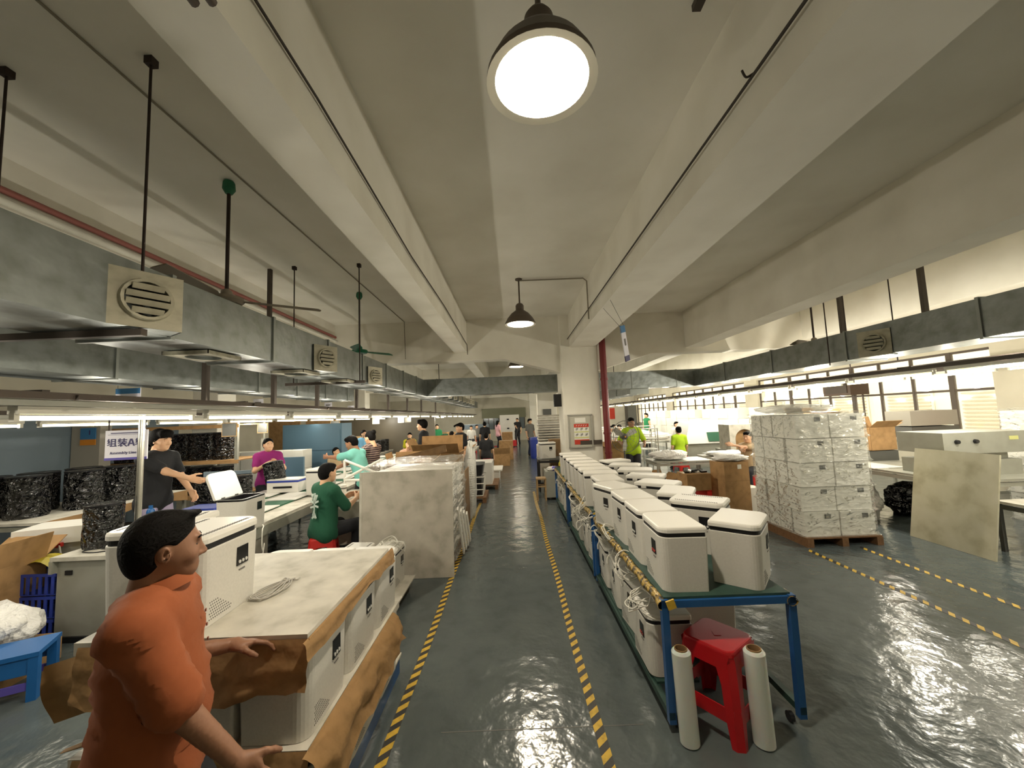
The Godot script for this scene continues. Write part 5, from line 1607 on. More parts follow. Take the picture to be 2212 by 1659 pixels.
# ---------------------------------------------------------------- right: pallet of cartons and clutter
func build_right_side() -> void:
	var px := 4.24
	pallet("wooden pallet under the film wrapped white cartons", P(px, 0, 5.66), 0.98, 1.05, 0.0, M.wood)
	for t in 5:
		for c in 2:
			for r in 4:
				var at := P(px - 0.235 + 0.47 * c + 0.006 * sin(t * 5.0 + r * 2.0), 0.122 + t * 0.318, 5.30 + r * 0.24 + (0.018 if (t + r) % 3 == 1 else 0.0))
				var o := one("white_carton", "white carton with dark label, %s tier of the wrapped pallet, %s" % [["bottom", "second", "middle", "fourth", "top"][t], ["left column", "right column"][c] + [", front", ", second", ", third", ", back"][r]], "box", box_mesh(Vector3(0.452, 0.309, 0.218), Vector3(0, 0.1545, 0)), M.paper, at, 0.01 * sin(t * 3.0 + c + r), "cartons on the wrapped pallet")
				if r == 0:
					part("dark_label", box_mesh(Vector3(0.08, 0.055, 0.003)), M.metal_dark, o, Vector3(0.08 if c == 0 else 0.1, 0.25, 0.111))
	film_wrap("clear stretch film wound in tiers round the pallet of white cartons", P(px, 0.125, 5.67), Vector3(0.99, 1.6, 1.0), 5, M.film)
	# crumpled film on top
	bag("crumpled film bunched on top of the wrapped cartons", P(px - 0.1, 1.73, 5.7), Vector3(0.95, 0.14, 0.95), 17, M.film_milky, "film_bunch")
	# leaning white board
	var a := gy(1970, 1158, 0.0)
	var b := gy(2150, 1213, 0.0)
	var mid := (a + b) * 0.5
	var dir := (b - a).normalized()
	var lb := one("leaning_board", "pale greenish board leaning on the right table, feet on the floor", "board", box_mesh(Vector3(0.95, 1.2, 0.02), Vector3(0, 0.6, 0)), textured(hexc("d9d4bf"), 0.7, noise_tex(0.012, 77, 0.0, 256, FastNoiseLite.TYPE_SIMPLEX_SMOOTH, 5, [[0.0, Color(0.8, 0.79, 0.72)], [0.5, Color(0.95, 0.95, 0.92)], [1.0, Color.WHITE]]), 0.8), mid)
	lb.basis = Basis(dir, Vector3.UP, dir.cross(Vector3.UP)) * Basis(Vector3.RIGHT, -0.175)
	# white folding sheets right of the stack and the small low table edge
	stool("red plastic stool standing behind the wrapped pallet", P(5.02, 0, 6.1), 0.3, "", M.red_bright)
	bag("white stuffed bag on the floor beside the red stool", P(5.55, 0, 6.35), Vector3(0.55, 0.6, 0.5), 27, M.bag)
	# long right table with machine, cartons
	table("long steel table behind the leaning board, machine and cartons on it", P(6.2, 0, 6.6), Vector3(1.3, 0.82, 3.4), 0.0, M.metal_grey)
	var m := thing("sealing_machine", "grey steel heat sealing machine with knobs on the right table", "machine", P(6.25, 0.82, 5.5))
	part("base_case", box_mesh(Vector3(1.0, 0.2, 0.6)), M.metal_grey, m, Vector3(0, 0.1, 0))
	part("hood", box_mesh(Vector3(1.15, 0.28, 0.62)), M.metal_grey, m, Vector3(0.05, 0.43, 0))
	part("spacer", box_mesh(Vector3(0.5, 0.09, 0.4)), M.metal_grey, m, Vector3(0.2, 0.245, 0))
	part("tag", box_mesh(Vector3(0.12, 0.05, 0.004)), M.poster_yellow, m, Vector3(0.42, 0.48, 0.312))
	for x in [-0.35, -0.1]:
		var st := begin()
		lathe(st, [Vector2(0.0, 0.03), Vector2(0.025, 0.03), Vector2(0.03, 0.0)], 14, Transform3D(Basis(Vector3.RIGHT, PI / 2), Vector3.ZERO))
		part("knob", done(st), M.black, m, Vector3(x, 0.45, 0.312))
	for i in 3:
		carton("brown carton in the row on the right table, %s" % ["lowest of its stack", "second of its stack", "third of its stack"][i], P(5.95, 0.82 + 0.2 * i, 7.55), Vector3(0.62, 0.195, 0.45), 0.02 * i, "", M.card, 0)
	carton("open brown carton on top of the carton stack by the window", P(5.85, 1.422, 7.6), Vector3(0.6, 0.2, 0.42), 0.05, "", M.card, 1)
	carton("open brown carton beside the sealing machine", P(6.45, 1.0, 7.0), Vector3(0.5, 0.4, 0.4), 0.1, "", M.card, 3)
	one("carton_rest", "low steel box under the open carton on the right table", "box", box_mesh(Vector3(0.5, 0.17, 0.4)), M.metal_dark, P(6.45, 0.905, 7.0))
	one("glass_sheet", "white glossy sheet lying on the right table", "sheet", box_mesh(Vector3(0.5, 0.012, 1.0)), M.white_lid, P(5.75, 0.827, 6.5))
	one("red_tray", "red tray on the shelf by the window", "tray", box_mesh(Vector3(0.6, 0.1, 0.4)), M.red_bright, P(8.0, 1.2, 6.9))
	table("shelf table by the window with red tray and bags", P(8.2, 0, 7.0), Vector3(1.4, 1.14, 1.6), 0.0, M.white_board)
	one("old_cabinet", "dull grey box standing on the window ledge table", "box", box_mesh(Vector3(0.9, 0.28, 0.5)), mat(hexc("9b968a"), 0.8), P(8.0, 1.5, 7.6))
	one("cabinet_shelf", "low block under the dull grey box", "block", box_mesh(Vector3(0.9, 0.2, 0.5)), M.metal_dark, P(8.0, 1.24, 7.6))
	for t in 4:
		for i in 3:
			one("white_carton", "white wrapped carton in the tall stack beside the window pillar", "box", box_mesh(Vector3(0.4, 0.4, 0.5)), M.paper, P(7.75 + 0.41 * i, 0.2 + 0.41 * t, 5.75), 0.02 * t, "cartons beside the window pillar")
	film_wrap("clear film round the tall carton stack beside the window pillar", P(8.16, 0.0, 5.75), Vector3(1.26, 1.66, 0.56), 4, M.film)
	# dark stuff below the table
	for q in [[5.9, 6.9], [6.4, 6.4], [6.5, 7.6]]:
		bag("black plastic bag stuffed under the right table", P(q[0], 0, q[1]), Vector3(0.6, 0.55, 0.6), int(q[1] * 10), M.black_wrap, "plastic_bag", "black bags under the right table")
	table("small low steel table at the right edge beside the leaning board", P(6.2, 0, 4.45), Vector3(0.8, 0.6, 0.7), 0.0, M.white_board, M.metal_dark)
	# wall air conditioner box at the windows
	var ac := thing("air_conditioner", "brown window air conditioner high in the right windows", "appliance", gx(1825, 838, 9.3))
	part("case", box_mesh(Vector3(0.5, 0.42, 0.9)), mat(hexc("4a3626"), 0.6), ac)
	part("grille", box_mesh(Vector3(0.02, 0.3, 0.7)), M.steel_brown, ac, Vector3(-0.255, 0, 0))
	part("bracket", box_mesh(Vector3(0.03, 0.6, 0.03)), M.window_bar, ac, Vector3(0.2, -0.5, 0.3))

# ---------------------------------------------------------------- right, further off
func build_right_far() -> void:
	# round floor fan in front of the man in lime
	var f := thing("floor_fan", "large round cage fan on a stand before the man in lime", "fan", P(2.55, 0, 8.95), 0.25)
	var st := begin()
	for r in [0.36, 0.3, 0.22, 0.12]:
		var pts := []
		for i in 33:
			pts.append(Vector3(cos(TAU * i / 32) * r, 1.28 + sin(TAU * i / 32) * r, 0.06 + 0.03 * (0.36 - r)))
		tube(st, pts, 0.007 if r > 0.35 else 0.003, 5)
	for i in 12:
		var a := TAU * i / 12
		tube(st, [Vector3(0, 1.28, 0.1), Vector3(cos(a) * 0.36, 1.28 + sin(a) * 0.36, 0.06)], 0.003, 4)
	part("cage", done(st), M.metal_dark, f)
	st = begin()
	lathe(st, [Vector2(0.0, 0.08), Vector2(0.06, 0.06), Vector2(0.075, 0.0), Vector2(0.06, -0.1), Vector2(0.0, -0.1)], 16, Transform3D(Basis(Vector3.RIGHT, PI / 2), Vector3(0, 1.28, 0)))
	part("motor", done(st), M.metal_dark, f)
	for k in 3:
		st = begin()
		prism(st, PackedVector2Array([Vector2(0.04, -0.03), Vector2(0.2, -0.09), Vector2(0.32, -0.06), Vector2(0.33, 0.05), Vector2(0.2, 0.05), Vector2(0.04, 0.03)]), -0.003, 0.003, Transform3D(Basis(Vector3.BACK, TAU * k / 3 + 0.4) * Basis(Vector3.RIGHT, PI / 2 - 0.3), Vector3(0, 1.28, 0.03)))
		part("blade", done(st), M.metal_grey, f)
	part("stand", tube_mesh([Vector3(0, 0.03, -0.03), Vector3(0, 1.22, -0.03)], 0.02, 8), M.metal_dark, f)
	st = begin()
	lathe(st, [Vector2(0.26, 0.0), Vector2(0.25, 0.03), Vector2(0.03, 0.045), Vector2(0.0, 0.045)], 24)
	part("base", done(st), M.metal_dark, f, Vector3(0, 0, -0.03))
	part("orange_badge", box_mesh(Vector3(0.03, 0.03, 0.01)), M.sign_orange, f, Vector3(-0.03, 1.28, 0.1))
	# loose open cartons behind the carts
	var cs := [[2.95, 8.1, 0.5, 0.42, 0.2, 1], [3.2, 7.5, 0.5, 0.35, 0.7, 2], [2.5, 7.45, 0.5, 0.45, -0.3, 3], [2.55, 6.85, 0.42, 0.3, 1.0, 1], [2.5, 6.2, 0.4, 0.3, 0.4, 3]]
	var what := ["open brown carton beside the fan stand", "open brown carton with a pale flap, in the loose heap", "open brown carton between the cart and the loose heap", "small open carton close to the cart", "small open carton beside the stool with a carton on it"]
	for i in cs.size():
		var q: Array = cs[i]
		carton(what[i], P(q[0], 0, q[1]), Vector3(q[2], q[3], q[2] * 0.8), q[4], "", M.card, q[5])
	stool("red stool carrying a brown carton of black parts", P(3.0, 0, 6.25) + Vector3(0.12, 0, -0.6), 0.5, "", M.red_bright)
	carton("brown carton of black parts standing on the red stool", P(3.12, 0.462, 6.85), Vector3(0.42, 0.28, 0.36), 0.05, "", M.card, 0)
	for i in 7:
		one("black_part", "small black and white part heaped on the carton on the stool", "part", box_mesh(Vector3(0.12, 0.03, 0.05), Vector3.ZERO, Basis(Vector3.UP, i * 1.1) * Basis(Vector3.RIGHT, 0.3)), [M.black, M.white_lid, M.metal_dark][i % 3], P(3.0 + 0.045 * i, 0.765 + 0.012 * (i % 2), 6.8 + 0.03 * (i % 3)), 0.0, "parts heaped on the carton")
	# carton tower
	var ty := 0.0
	for i in 3:
		carton("brown carton in the tower of three, %s" % ["bottom one", "middle one", "top one with white labels"][i], P(3.68, ty, 6.72), Vector3(0.46, 0.31, 0.36), 0.12 + 0.02 * i, "", M.card, 0)
		ty += 0.312
	for x in [3.6, 3.74]:
		one("paper_label", "small white paper label on the top carton of the tower", "label", box_mesh(Vector3(0.07, 0.07, 0.002), Vector3.ZERO, Basis(Vector3.UP, 0.16)), M.paper, P(x, 0.86, 6.53 - (x - 3.6) * 0.14), 0.0, "paper labels on the carton tower")
	bag("heap of white paper offcuts on the carton tower", P(3.72, 0.938, 6.72), Vector3(0.6, 0.12, 0.4), 55, M.bag, "offcuts_heap")
	carton("white carton on the floor beside the wrapped pallet", P(4.05, 0, 7.15), Vector3(0.55, 0.42, 0.5), 0.1, "", M.paper, 0)
	stool("red stool behind the carton tower", P(4.35, 0, 7.7), 0.2, "", M.red_bright)
	stool("red stool beside the table legs behind the carton tower", P(4.0, 0, 8.0), 0.6, "", M.red_bright)
	# steel tables with machines
	table("steel table with fittings behind the carton tower", P(3.6, 0, 8.6), Vector3(1.2, 0.76, 0.7), 0.0, M.metal_grey)
	table("steel table by the wrapped pallet, sheets on it", P(5.0, 0, 8.9), Vector3(1.3, 0.76, 0.8), 0.0, M.white_board)
	bag("heap of cut film and offcuts on the steel table", P(3.4, 0.762, 8.6), Vector3(0.8, 0.22, 0.5), 66, M.bag, "offcuts_heap")
	bag("flat heap of white sheets on the table by the pallet", P(4.9, 0.762, 8.9), Vector3(1.1, 0.12, 0.6), 67, M.bag, "offcuts_heap")
	# white injection test rig with slanted window
	var rig := thing("test_rig", "white hooded test rig with a slanted green window", "machine", P(6.2, 0, 12.9))
	st = begin()
	prism(st, PackedVector2Array([Vector2(-0.5, 0.4), Vector2(0.5, 0.4), Vector2(0.5, -0.4), Vector2(-0.5, -0.4)]), 0.75, 1.45, Transform3D.IDENTITY, 1.6)
	part("hood", done(st), M.white_lid, rig)
	part("base", box_mesh(Vector3(1.5, 0.75, 1.1)), M.metal_grey, rig, Vector3(0, 0.375, 0))
	part("window", box_mesh(Vector3(0.4, 0.3, 0.02), Vector3.ZERO, Basis(Vector3.RIGHT, -0.35)), M.green_belt, rig, Vector3(0.15, 0.95, 0.6))
	# arched machine
	var am := thing("arched_machine", "pale machine with an arched opening behind the wrapped pallet", "machine", P(5.75, 0, 9.9))
	part("base", box_mesh(Vector3(0.9, 0.8, 0.7)), M.metal_grey, am, Vector3(0, 0.4, 0))
	st = begin()
	var arch := PackedVector2Array([Vector2(-0.38, 0.0), Vector2(-0.38, 0.62), Vector2(0.38, 0.62), Vector2(0.38, 0.0), Vector2(0.24, 0.0)])
	for i in 13:
		var t := PI * i / 12
		arch.append(Vector2(cos(t) * 0.24, 0.26 + sin(t) * 0.24))
	arch.append(Vector2(-0.24, 0.0))
	prism(st, arch, -0.25, 0.25, Transform3D(Basis(Vector3.RIGHT, Vector3.BACK, Vector3.UP), Vector3(0, 0.8, 0)))
	part("arch", done(st), M.white_board, am)
	part("inner", box_mesh(Vector3(0.46, 0.5, 0.3)), M.card, am, Vector3(0, 1.05, -0.05))
	# frames of tube racks
	for q in [[3.7, 11.3], [4.4, 13.4], [3.6, 12.7]]:
		var r := thing("tube_rack", "light steel tube rack standing on the right work floor", "rack", P(q[0], 0, q[1]), 0.0, "steel tube racks on the right floor")
		for sx in [-0.4, 0.4]:
			for sz in [-0.25, 0.25]:
				part("upright", tube_mesh([Vector3(sx, 0, sz), Vector3(sx, 1.35, sz)], 0.014, 6), M.chrome, r)
		for y in [0.75, 1.05, 1.33]:
			part("shelf", box_mesh(Vector3(0.84, 0.015, 0.54)), M.metal_grey, r, Vector3(0, y, 0))
	# stacks of white sheets / boxes
	for i in 4:
		one("white_stack", "stack of white sheets on the right work floor", "stack", box_mesh(Vector3(1.0, 0.9 + 0.1 * (i % 2), 0.7)), M.paper, P(3.9 + 0.05 * i, 0.48, 19.0 + i * 1.2), 0.05 * i, "white sheet stacks on the right floor")
	# wall of white cartons along the windows
	for i in 18:
		for t in 5:
			var d := 11.6 + i * 0.62
			if t == 4 and i % 5 == 2:
				continue
			one("white_carton", "white carton in the long wall of cartons below the windows", "box", box_mesh(Vector3(0.5, 0.36, 0.6)), M.paper, P(7.9 + 0.02 * sin(i * 3.0 + t), 0.18 + t * 0.365, d), 0.0, "carton wall below the windows")
	for i in 4:
		table("right work table further down the hall, table %s" % ["A by the racks", "B behind the lime shirts", "C near the carton wall", "D by the end wall"][i], P(5.3 + 0.2 * (i % 2), 0, 14.6 + i * 2.6), Vector3(1.2, 0.76, 0.8), 0.0, M.white_board)
		bag("pale heap of parts on a far right table", P(5.3 + 0.2 * (i % 2), 0.762, 14.6 + i * 2.6), Vector3(1.2, 0.3, 0.5), 70 + i, M.bag, "parts_heap", "heaps on the far right tables")
	one("wall_cabinet", "dark grey cabinet at the corner of the window wall", "cabinet", box_mesh(Vector3(0.6, 2.3, 0.8)), M.metal_dark, P(8.9, 1.15, 29.2))
	# dark cartons, blue trolley right behind the column
	crate("blue plastic crate behind the fan beside the red pipe", P(2.2, 0, 8.2), Vector3(0.4, 0.5, 0.36), M.blue_deep)
	carton("brown carton heap beside the red pipe", P(2.75, 0, 10.4), Vector3(0.6, 0.9, 0.5), 0.2, "", M.card, 2)

# ---------------------------------------------------------------- column and what stands by it
func build_middle() -> void:
	var zf := -9.0
	# red pipe beside the column
	var pp := thing("red_pipe", "dark red standpipe running up beside the square column", "pipe", P(2.16, 0, 8.93))
	part("pipe", tube_mesh([Vector3.ZERO, Vector3(0, CEIL, 0)], 0.075, 14), M.pipe_red, pp)
	for y in [0.9, 1.35, 2.6]:
		var st := begin()
		lathe(st, [Vector2(0.076, 0.0), Vector2(0.09, 0.0), Vector2(0.09, 0.05), Vector2(0.076, 0.05)], 14)
		part("coupling", done(st), M.pipe_red, pp, Vector3(0, y, 0))
	# framed notice on the column
	var f := thing("notice_case", "aluminium framed notice case with red headed poster on the column", "sign", Vector3(0, 0, 0))
	var c := gz(1254, 931, 8.96)
	f.position = c
	var fw := 0.53
	var fh := 0.74
	part("backing", box_mesh(Vector3(fw, fh, 0.03)), mat(hexc("b9b6a8"), 0.5), f)
	for q in [[0, fh * 0.5, fw + 0.04, 0.03], [0, -fh * 0.5, fw + 0.04, 0.03], [fw * 0.5, 0, 0.03, fh], [-fw * 0.5, 0, 0.03, fh]]:
		part("frame_bar", box_mesh(Vector3(q[2], q[3], 0.05)), M.frame, f, Vector3(q[0], q[1], 0.01))
	part("memo", box_mesh(Vector3(0.25, 0.11, 0.003)), M.paper, f, Vector3(0.0, 0.25, 0.017))
	part("poster", box_mesh(Vector3(0.34, 0.47, 0.003)), M.paper, f, Vector3(0.02, -0.07, 0.017))
	part("red_header", box_mesh(Vector3(0.34, 0.08, 0.003)), M.poster_red, f, Vector3(0.02, 0.125, 0.02))
	part("red_footer", box_mesh(Vector3(0.34, 0.11, 0.003)), M.poster_red, f, Vector3(0.02, -0.25, 0.02))
	for j in 2:
		part("yellow_strip", box_mesh(Vector3(0.33, 0.025, 0.003)), M.poster_yellow, f, Vector3(0.02, 0.0 - 0.13 * j - 0.02, 0.02))
		for i in 3:
			part("picture", strokes([[[-3, -2], [2, 3], [3, 1], [-1, -3]], [[-2, 2], [1, 0]]], 0.008, 0.01), M.metal_dark, f, Vector3(-0.09 + 0.11 * i, 0.045 - 0.13 * j, 0.021))
	for i in 5:
		part("header_mark", strokes([[[-1, -1.5], [1, 1.5]], [[-1.2, 0.5], [1.2, 0.5]]], 0.006, 0.012), M.paper, f, Vector3(-0.09 + 0.055 * i, 0.125, 0.022))
	one("column_ledge", "dark ledge strip below the notice case on the column", "ledge", box_mesh(Vector3(0.5, 0.09, 0.06)), M.steel_brown, P(1.78, 1.28 - 0.1, 8.965))
	# flat pack of cartons leaning behind, boards stack
	var lean := gz(1183, 935, 12.0)
	for i in 12:
		one("flat_carton", "flattened pale carton in the pile left of the column", "carton", box_mesh(Vector3(0.68, 0.045, 0.7)), [M.white_board, M.grey_board][i % 2], P(1.05 + 0.01 * sin(i * 2.0), 1.0 + 0.075 * i, 11.4), 0.0, "flattened cartons beside the column")
	one("pile_table", "plain table under the pile of flattened cartons", "table", box_mesh(Vector3(0.75, 0.97, 0.8)), M.grey_board, P(1.05, 0.485, 11.4))
	one("grey_speaker", "dark small box fixed high beside the column", "box", box_mesh(Vector3(0.18, 0.3, 0.15)), M.black, P(1.09, gz(1207, 865, 9.3).y, 9.3))
	one("dark_plate", "dark plate fixed on the second column", "plate", box_mesh(Vector3(0.38, 0.28, 0.03)), M.metal_dark, gz(1182, 890, 17.95))
	# trolley with machine, wooden stool, grey cabinet
	var cab := thing("grey_cabinet", "grey steel cabinet on castors beside the aisle in front of the column", "cabinet", P(0.86, 0, 8.75))
	part("case", box_mesh(Vector3(0.4, 0.55, 0.5)), M.metal_grey, cab, Vector3(0, 0.34, 0))
	for sx in [-0.15, 0.15]:
		for sz in [-0.18, 0.18]:
			part("castor", box_mesh(Vector3(0.03, 0.065, 0.05)), M.black, cab, Vector3(sx, 0.0325, sz))
	part("label", box_mesh(Vector3(0.05, 0.05, 0.002)), M.paper, cab, Vector3(0.1, 0.5, 0.251))
	for i in 3:
		bag("cable scrap heaped on the grey cabinet", P(0.8 + 0.06 * i, 0.617, 8.65), Vector3(0.2, 0.1, 0.2), 90 + i, [M.bag, M.purple, M.black][i], "cable_scrap", "scrap on the grey cabinet")
	one("yellow_tub", "yellow tub on the grey cabinet beside the ice makers", "tub", bottle_mesh(), M.yellow_plastic, P(1.02, 0.617, 8.75))
	table("narrow trolley table carrying the test ice maker", P(0.86, 0, 9.75), Vector3(0.6, 0.78, 0.6), 0.0, M.metal_dark, M.black)
	machine("ice maker facing the camera on the narrow trolley beside the column", P(0.83, 0.781, 9.75), 0.1)
	carton("dark brown carton standing beside the test ice maker", P(1.1, 0, 10.35), Vector3(0.35, 1.2, 0.3), 0.0, "", M.card_dark, 0)
	var ws := thing("wooden_stool", "small wooden stool with four straight legs at the aisle edge", "stool", P(0.56, 0, 8.62))
	part("seat", box_mesh(Vector3(0.22, 0.03, 0.26)), M.wood_light, ws, Vector3(0, 0.465, 0))
	for q in [[1, 1], [-1, 1], [-1, -1], [1, -1]]:
		part("leg", box_mesh(Vector3(0.03, 0.45, 0.03)), M.wood_light, ws, Vector3(q[0] * 0.09, 0.225, q[1] * 0.11))
	for q in [1, -1]:
		part("stretcher", box_mesh(Vector3(0.16, 0.025, 0.02)), M.wood_light, ws, Vector3(0, 0.3, q * 0.11))
	# pallet jack by the man at the end of the aisle
	var pj := thing("pallet_jack", "dark red pallet jack held by the man at the end of the aisle", "pallet jack", P(-0.15, 0, 23.6), 0.5)
	part("handle", tube_mesh([Vector3(0.25, 0.25, 0), Vector3(0.5, 1.15, 0)], 0.025, 6), M.black, pj)
	part("grip", tube_mesh([Vector3(0.5, 1.15, -0.15), Vector3(0.5, 1.15, 0.15)], 0.02, 6), M.black, pj)
	part("body", box_mesh(Vector3(0.3, 0.35, 0.4)), M.red, pj, Vector3(0.1, 0.22, 0))
	for z in [-0.2, 0.2]:
		part("fork", box_mesh(Vector3(1.1, 0.06, 0.16)), M.red, pj, Vector3(-0.5, 0.08, z))
	part("wheel", tube_mesh([Vector3(0.2, 0.09, -0.1), Vector3(0.2, 0.09, 0.1)], 0.09, 12), M.black, pj)
	# tall blue bin beside far column
	one("blue_barrel", "blue plastic barrel beside the far column at the aisle", "barrel", bottle_scaled(0.28, 0.9), M.blue_deep, P(0.98, 0, 16.9))

func bottle_scaled(r: float, h: float) -> ArrayMesh:
	var st := begin()
	lathe(st, [Vector2(0.0, 0.0), Vector2(r * 0.95, 0.0), Vector2(r, h * 0.1), Vector2(r, h * 0.9), Vector2(r * 0.93, h), Vector2(0.0, h)], 20)
	return done(st)
# ---------------------------------------------------------------- figures: tapered capsules and ellipsoids joined smoothly, meshed as surface nets
var g_val := PackedFloat32Array()
var g_n := Vector3i.ZERO
var g_o := Vector3.ZERO
var g_c := 0.02
func field(lo: Vector3, hi: Vector3, cell: float) -> void:
	g_c = cell
	g_o = lo
	g_n = Vector3i(((hi - lo) / cell).ceil()) + Vector3i(2, 2, 2)
	g_val.resize(g_n.x * g_n.y * g_n.z)
	g_val.fill(9.0)
func span(lo: Vector3, hi: Vector3) -> Array:
	var a := Vector3i(((lo - g_o) / g_c).floor())
	var b := Vector3i(((hi - g_o) / g_c).ceil())
	a = a.clamp(Vector3i.ZERO, g_n - Vector3i.ONE)
	b = b.clamp(Vector3i.ZERO, g_n - Vector3i.ONE)
	return [a, b]
func cap(a: Vector3, b: Vector3, ra: float, rb: float, k := 0.03) -> void:
	var m := maxf(ra, rb) + k + g_c * 2.0
	var mv := Vector3(m, m, m)
	var s := span(a.min(b) - mv, a.max(b) + mv)
	var i0: Vector3i = s[0]
	var i1: Vector3i = s[1]
	var ab := b - a
	var inv := 1.0 / maxf(ab.length_squared(), 0.000001)
	for z in range(i0.z, i1.z + 1):
		for y in range(i0.y, i1.y + 1):
			var row := (z * g_n.y + y) * g_n.x
			var p := g_o + Vector3(i0.x, y, z) * g_c
			for x in range(i0.x, i1.x + 1):
				var t := clampf((p - a).dot(ab) * inv, 0.0, 1.0)
				var d := p.distance_to(a + ab * t) - lerpf(ra, rb, t)
				var e := g_val[row + x]
				var h := maxf(k - absf(d - e), 0.0) / k
				g_val[row + x] = minf(d, e) - h * h * k * 0.25
				p.x += g_c
func ell(c: Vector3, r: Vector3, rot := Basis.IDENTITY, k := 0.03, cut := false) -> void:
	var rm := maxf(r.x, maxf(r.y, r.z)) + k + g_c * 2.0
	var mv := Vector3(rm, rm, rm)
	var s := span(c - mv, c + mv)
	var i0: Vector3i = s[0]
	var i1: Vector3i = s[1]
	var ri := rot.transposed()
	var inv := Vector3.ONE / r
	for z in range(i0.z, i1.z + 1):
		for y in range(i0.y, i1.y + 1):
			var row := (z * g_n.y + y) * g_n.x
			for x in range(i0.x, i1.x + 1):
				var q := ri * (g_o + Vector3(x, y, z) * g_c - c)
				var u := q * inv
				var k0 := u.length()
				var k1 := (u * inv).length()
				var d := k0 * (k0 - 1.0) / maxf(k1, 0.0001)
				var e := g_val[row + x]
				if cut:
					g_val[row + x] = maxf(e, -d)
				else:
					var h := maxf(k - absf(d - e), 0.0) / k
					g_val[row + x] = minf(d, e) - h * h * k * 0.25
# [positions, normals, indices] of the surface
func nets() -> Array:
	var nx := g_n.x
	var ny := g_n.y
	var nz := g_n.z
	var nxy := nx * ny
	var ids := {}
	var pos := PackedVector3Array()
	var lim := g_c * 2.2
	var off := [0, 1, nx, nx + 1, nxy, nxy + 1, nxy + nx, nxy + nx + 1]
	var edges := [[0, 1], [2, 3], [4, 5], [6, 7], [0, 2], [1, 3], [4, 6], [5, 7], [0, 4], [1, 5], [2, 6], [3, 7]]
	for z in nz - 1:
		for y in ny - 1:
			var row := z * nxy + y * nx
			for x in nx - 1:
				var at := row + x
				var v0 := g_val[at]
				if v0 > lim or v0 < -lim:
					continue
				var mask := 0
				for c in 8:
					if g_val[at + off[c]] < 0.0:
						mask |= 1 << c
				if mask == 0 or mask == 255:
					continue
				var sum := Vector3.ZERO
				var n := 0
				for e in edges:
					var a: int = e[0]
					var b: int = e[1]
					if ((mask >> a) & 1) != ((mask >> b) & 1):
						var va := g_val[at + off[a]]
						var vb := g_val[at + off[b]]
						var t := va / (va - vb)
						var pa := Vector3(a & 1, (a >> 1) & 1, a >> 2)
						var pb := Vector3(b & 1, (b >> 1) & 1, b >> 2)
						sum += pa.lerp(pb, t)
						n += 1
				ids[at] = pos.size()
				pos.append(g_o + (Vector3(x, y, z) + sum / n) * g_c)
	var idx := PackedInt32Array()
	for at in ids:
		var v := g_val[at]
		for q in [[1, nx, nxy], [nx, nxy, 1], [nxy, 1, nx]]:
			var w := g_val[at + q[0]]
			if (v < 0.0) == (w < 0.0):
				continue
			var a: int = at
			var b: int = at - q[1]
			var c: int = at - q[1] - q[2]
			var d: int = at - q[2]
			if not (ids.has(b) and ids.has(c) and ids.has(d)):
				continue
			if v < 0.0:
				idx.append_array([ids[a], ids[c], ids[b], ids[a], ids[d], ids[c]])
			else:
				idx.append_array([ids[a], ids[b], ids[c], ids[a], ids[c], ids[d]])
	var nor := PackedVector3Array()
	nor.resize(pos.size())
	for t in range(0, idx.size(), 3):
		var fn := (pos[idx[t + 2]] - pos[idx[t]]).cross(pos[idx[t + 1]] - pos[idx[t]])
		for j in 3:
			nor[idx[t + j]] += fn
	for i in nor.size():
		nor[i] = nor[i].normalized()
	return [pos, nor, idx]
func add_arrays(into: Array, a: Array, xf: Transform3D, mirror := false) -> void:
	var base: int = into[0].size()
	var p: PackedVector3Array = a[0]
	var n: PackedVector3Array = a[1]
	var pos := PackedVector3Array()
	var nor := PackedVector3Array()
	for i in p.size():
		var q := p[i]
		var w := n[i]
		if mirror:
			q.x = -q.x
			w.x = -w.x
		pos.append(xf * q)
		nor.append((xf.basis * w).normalized())
	into[0].append_array(pos)
	into[1].append_array(nor)
	var id: PackedInt32Array = a[2]
	var out := PackedInt32Array()
	for t in range(0, id.size(), 3):
		if mirror:
			out.append_array([id[t] + base, id[t + 2] + base, id[t + 1] + base])
		else:
			out.append_array([id[t] + base, id[t + 1] + base, id[t + 2] + base])
	into[2].append_array(out)
func to_mesh(a: Array) -> ArrayMesh:
	var arr := []
	arr.resize(Mesh.ARRAY_MAX)
	arr[Mesh.ARRAY_VERTEX] = a[0]
	arr[Mesh.ARRAY_NORMAL] = a[1]
	arr[Mesh.ARRAY_INDEX] = a[2]
	var m := ArrayMesh.new()
	m.add_surface_from_arrays(Mesh.PRIMITIVE_TRIANGLES, arr)
	return m
var shape_cache := {}
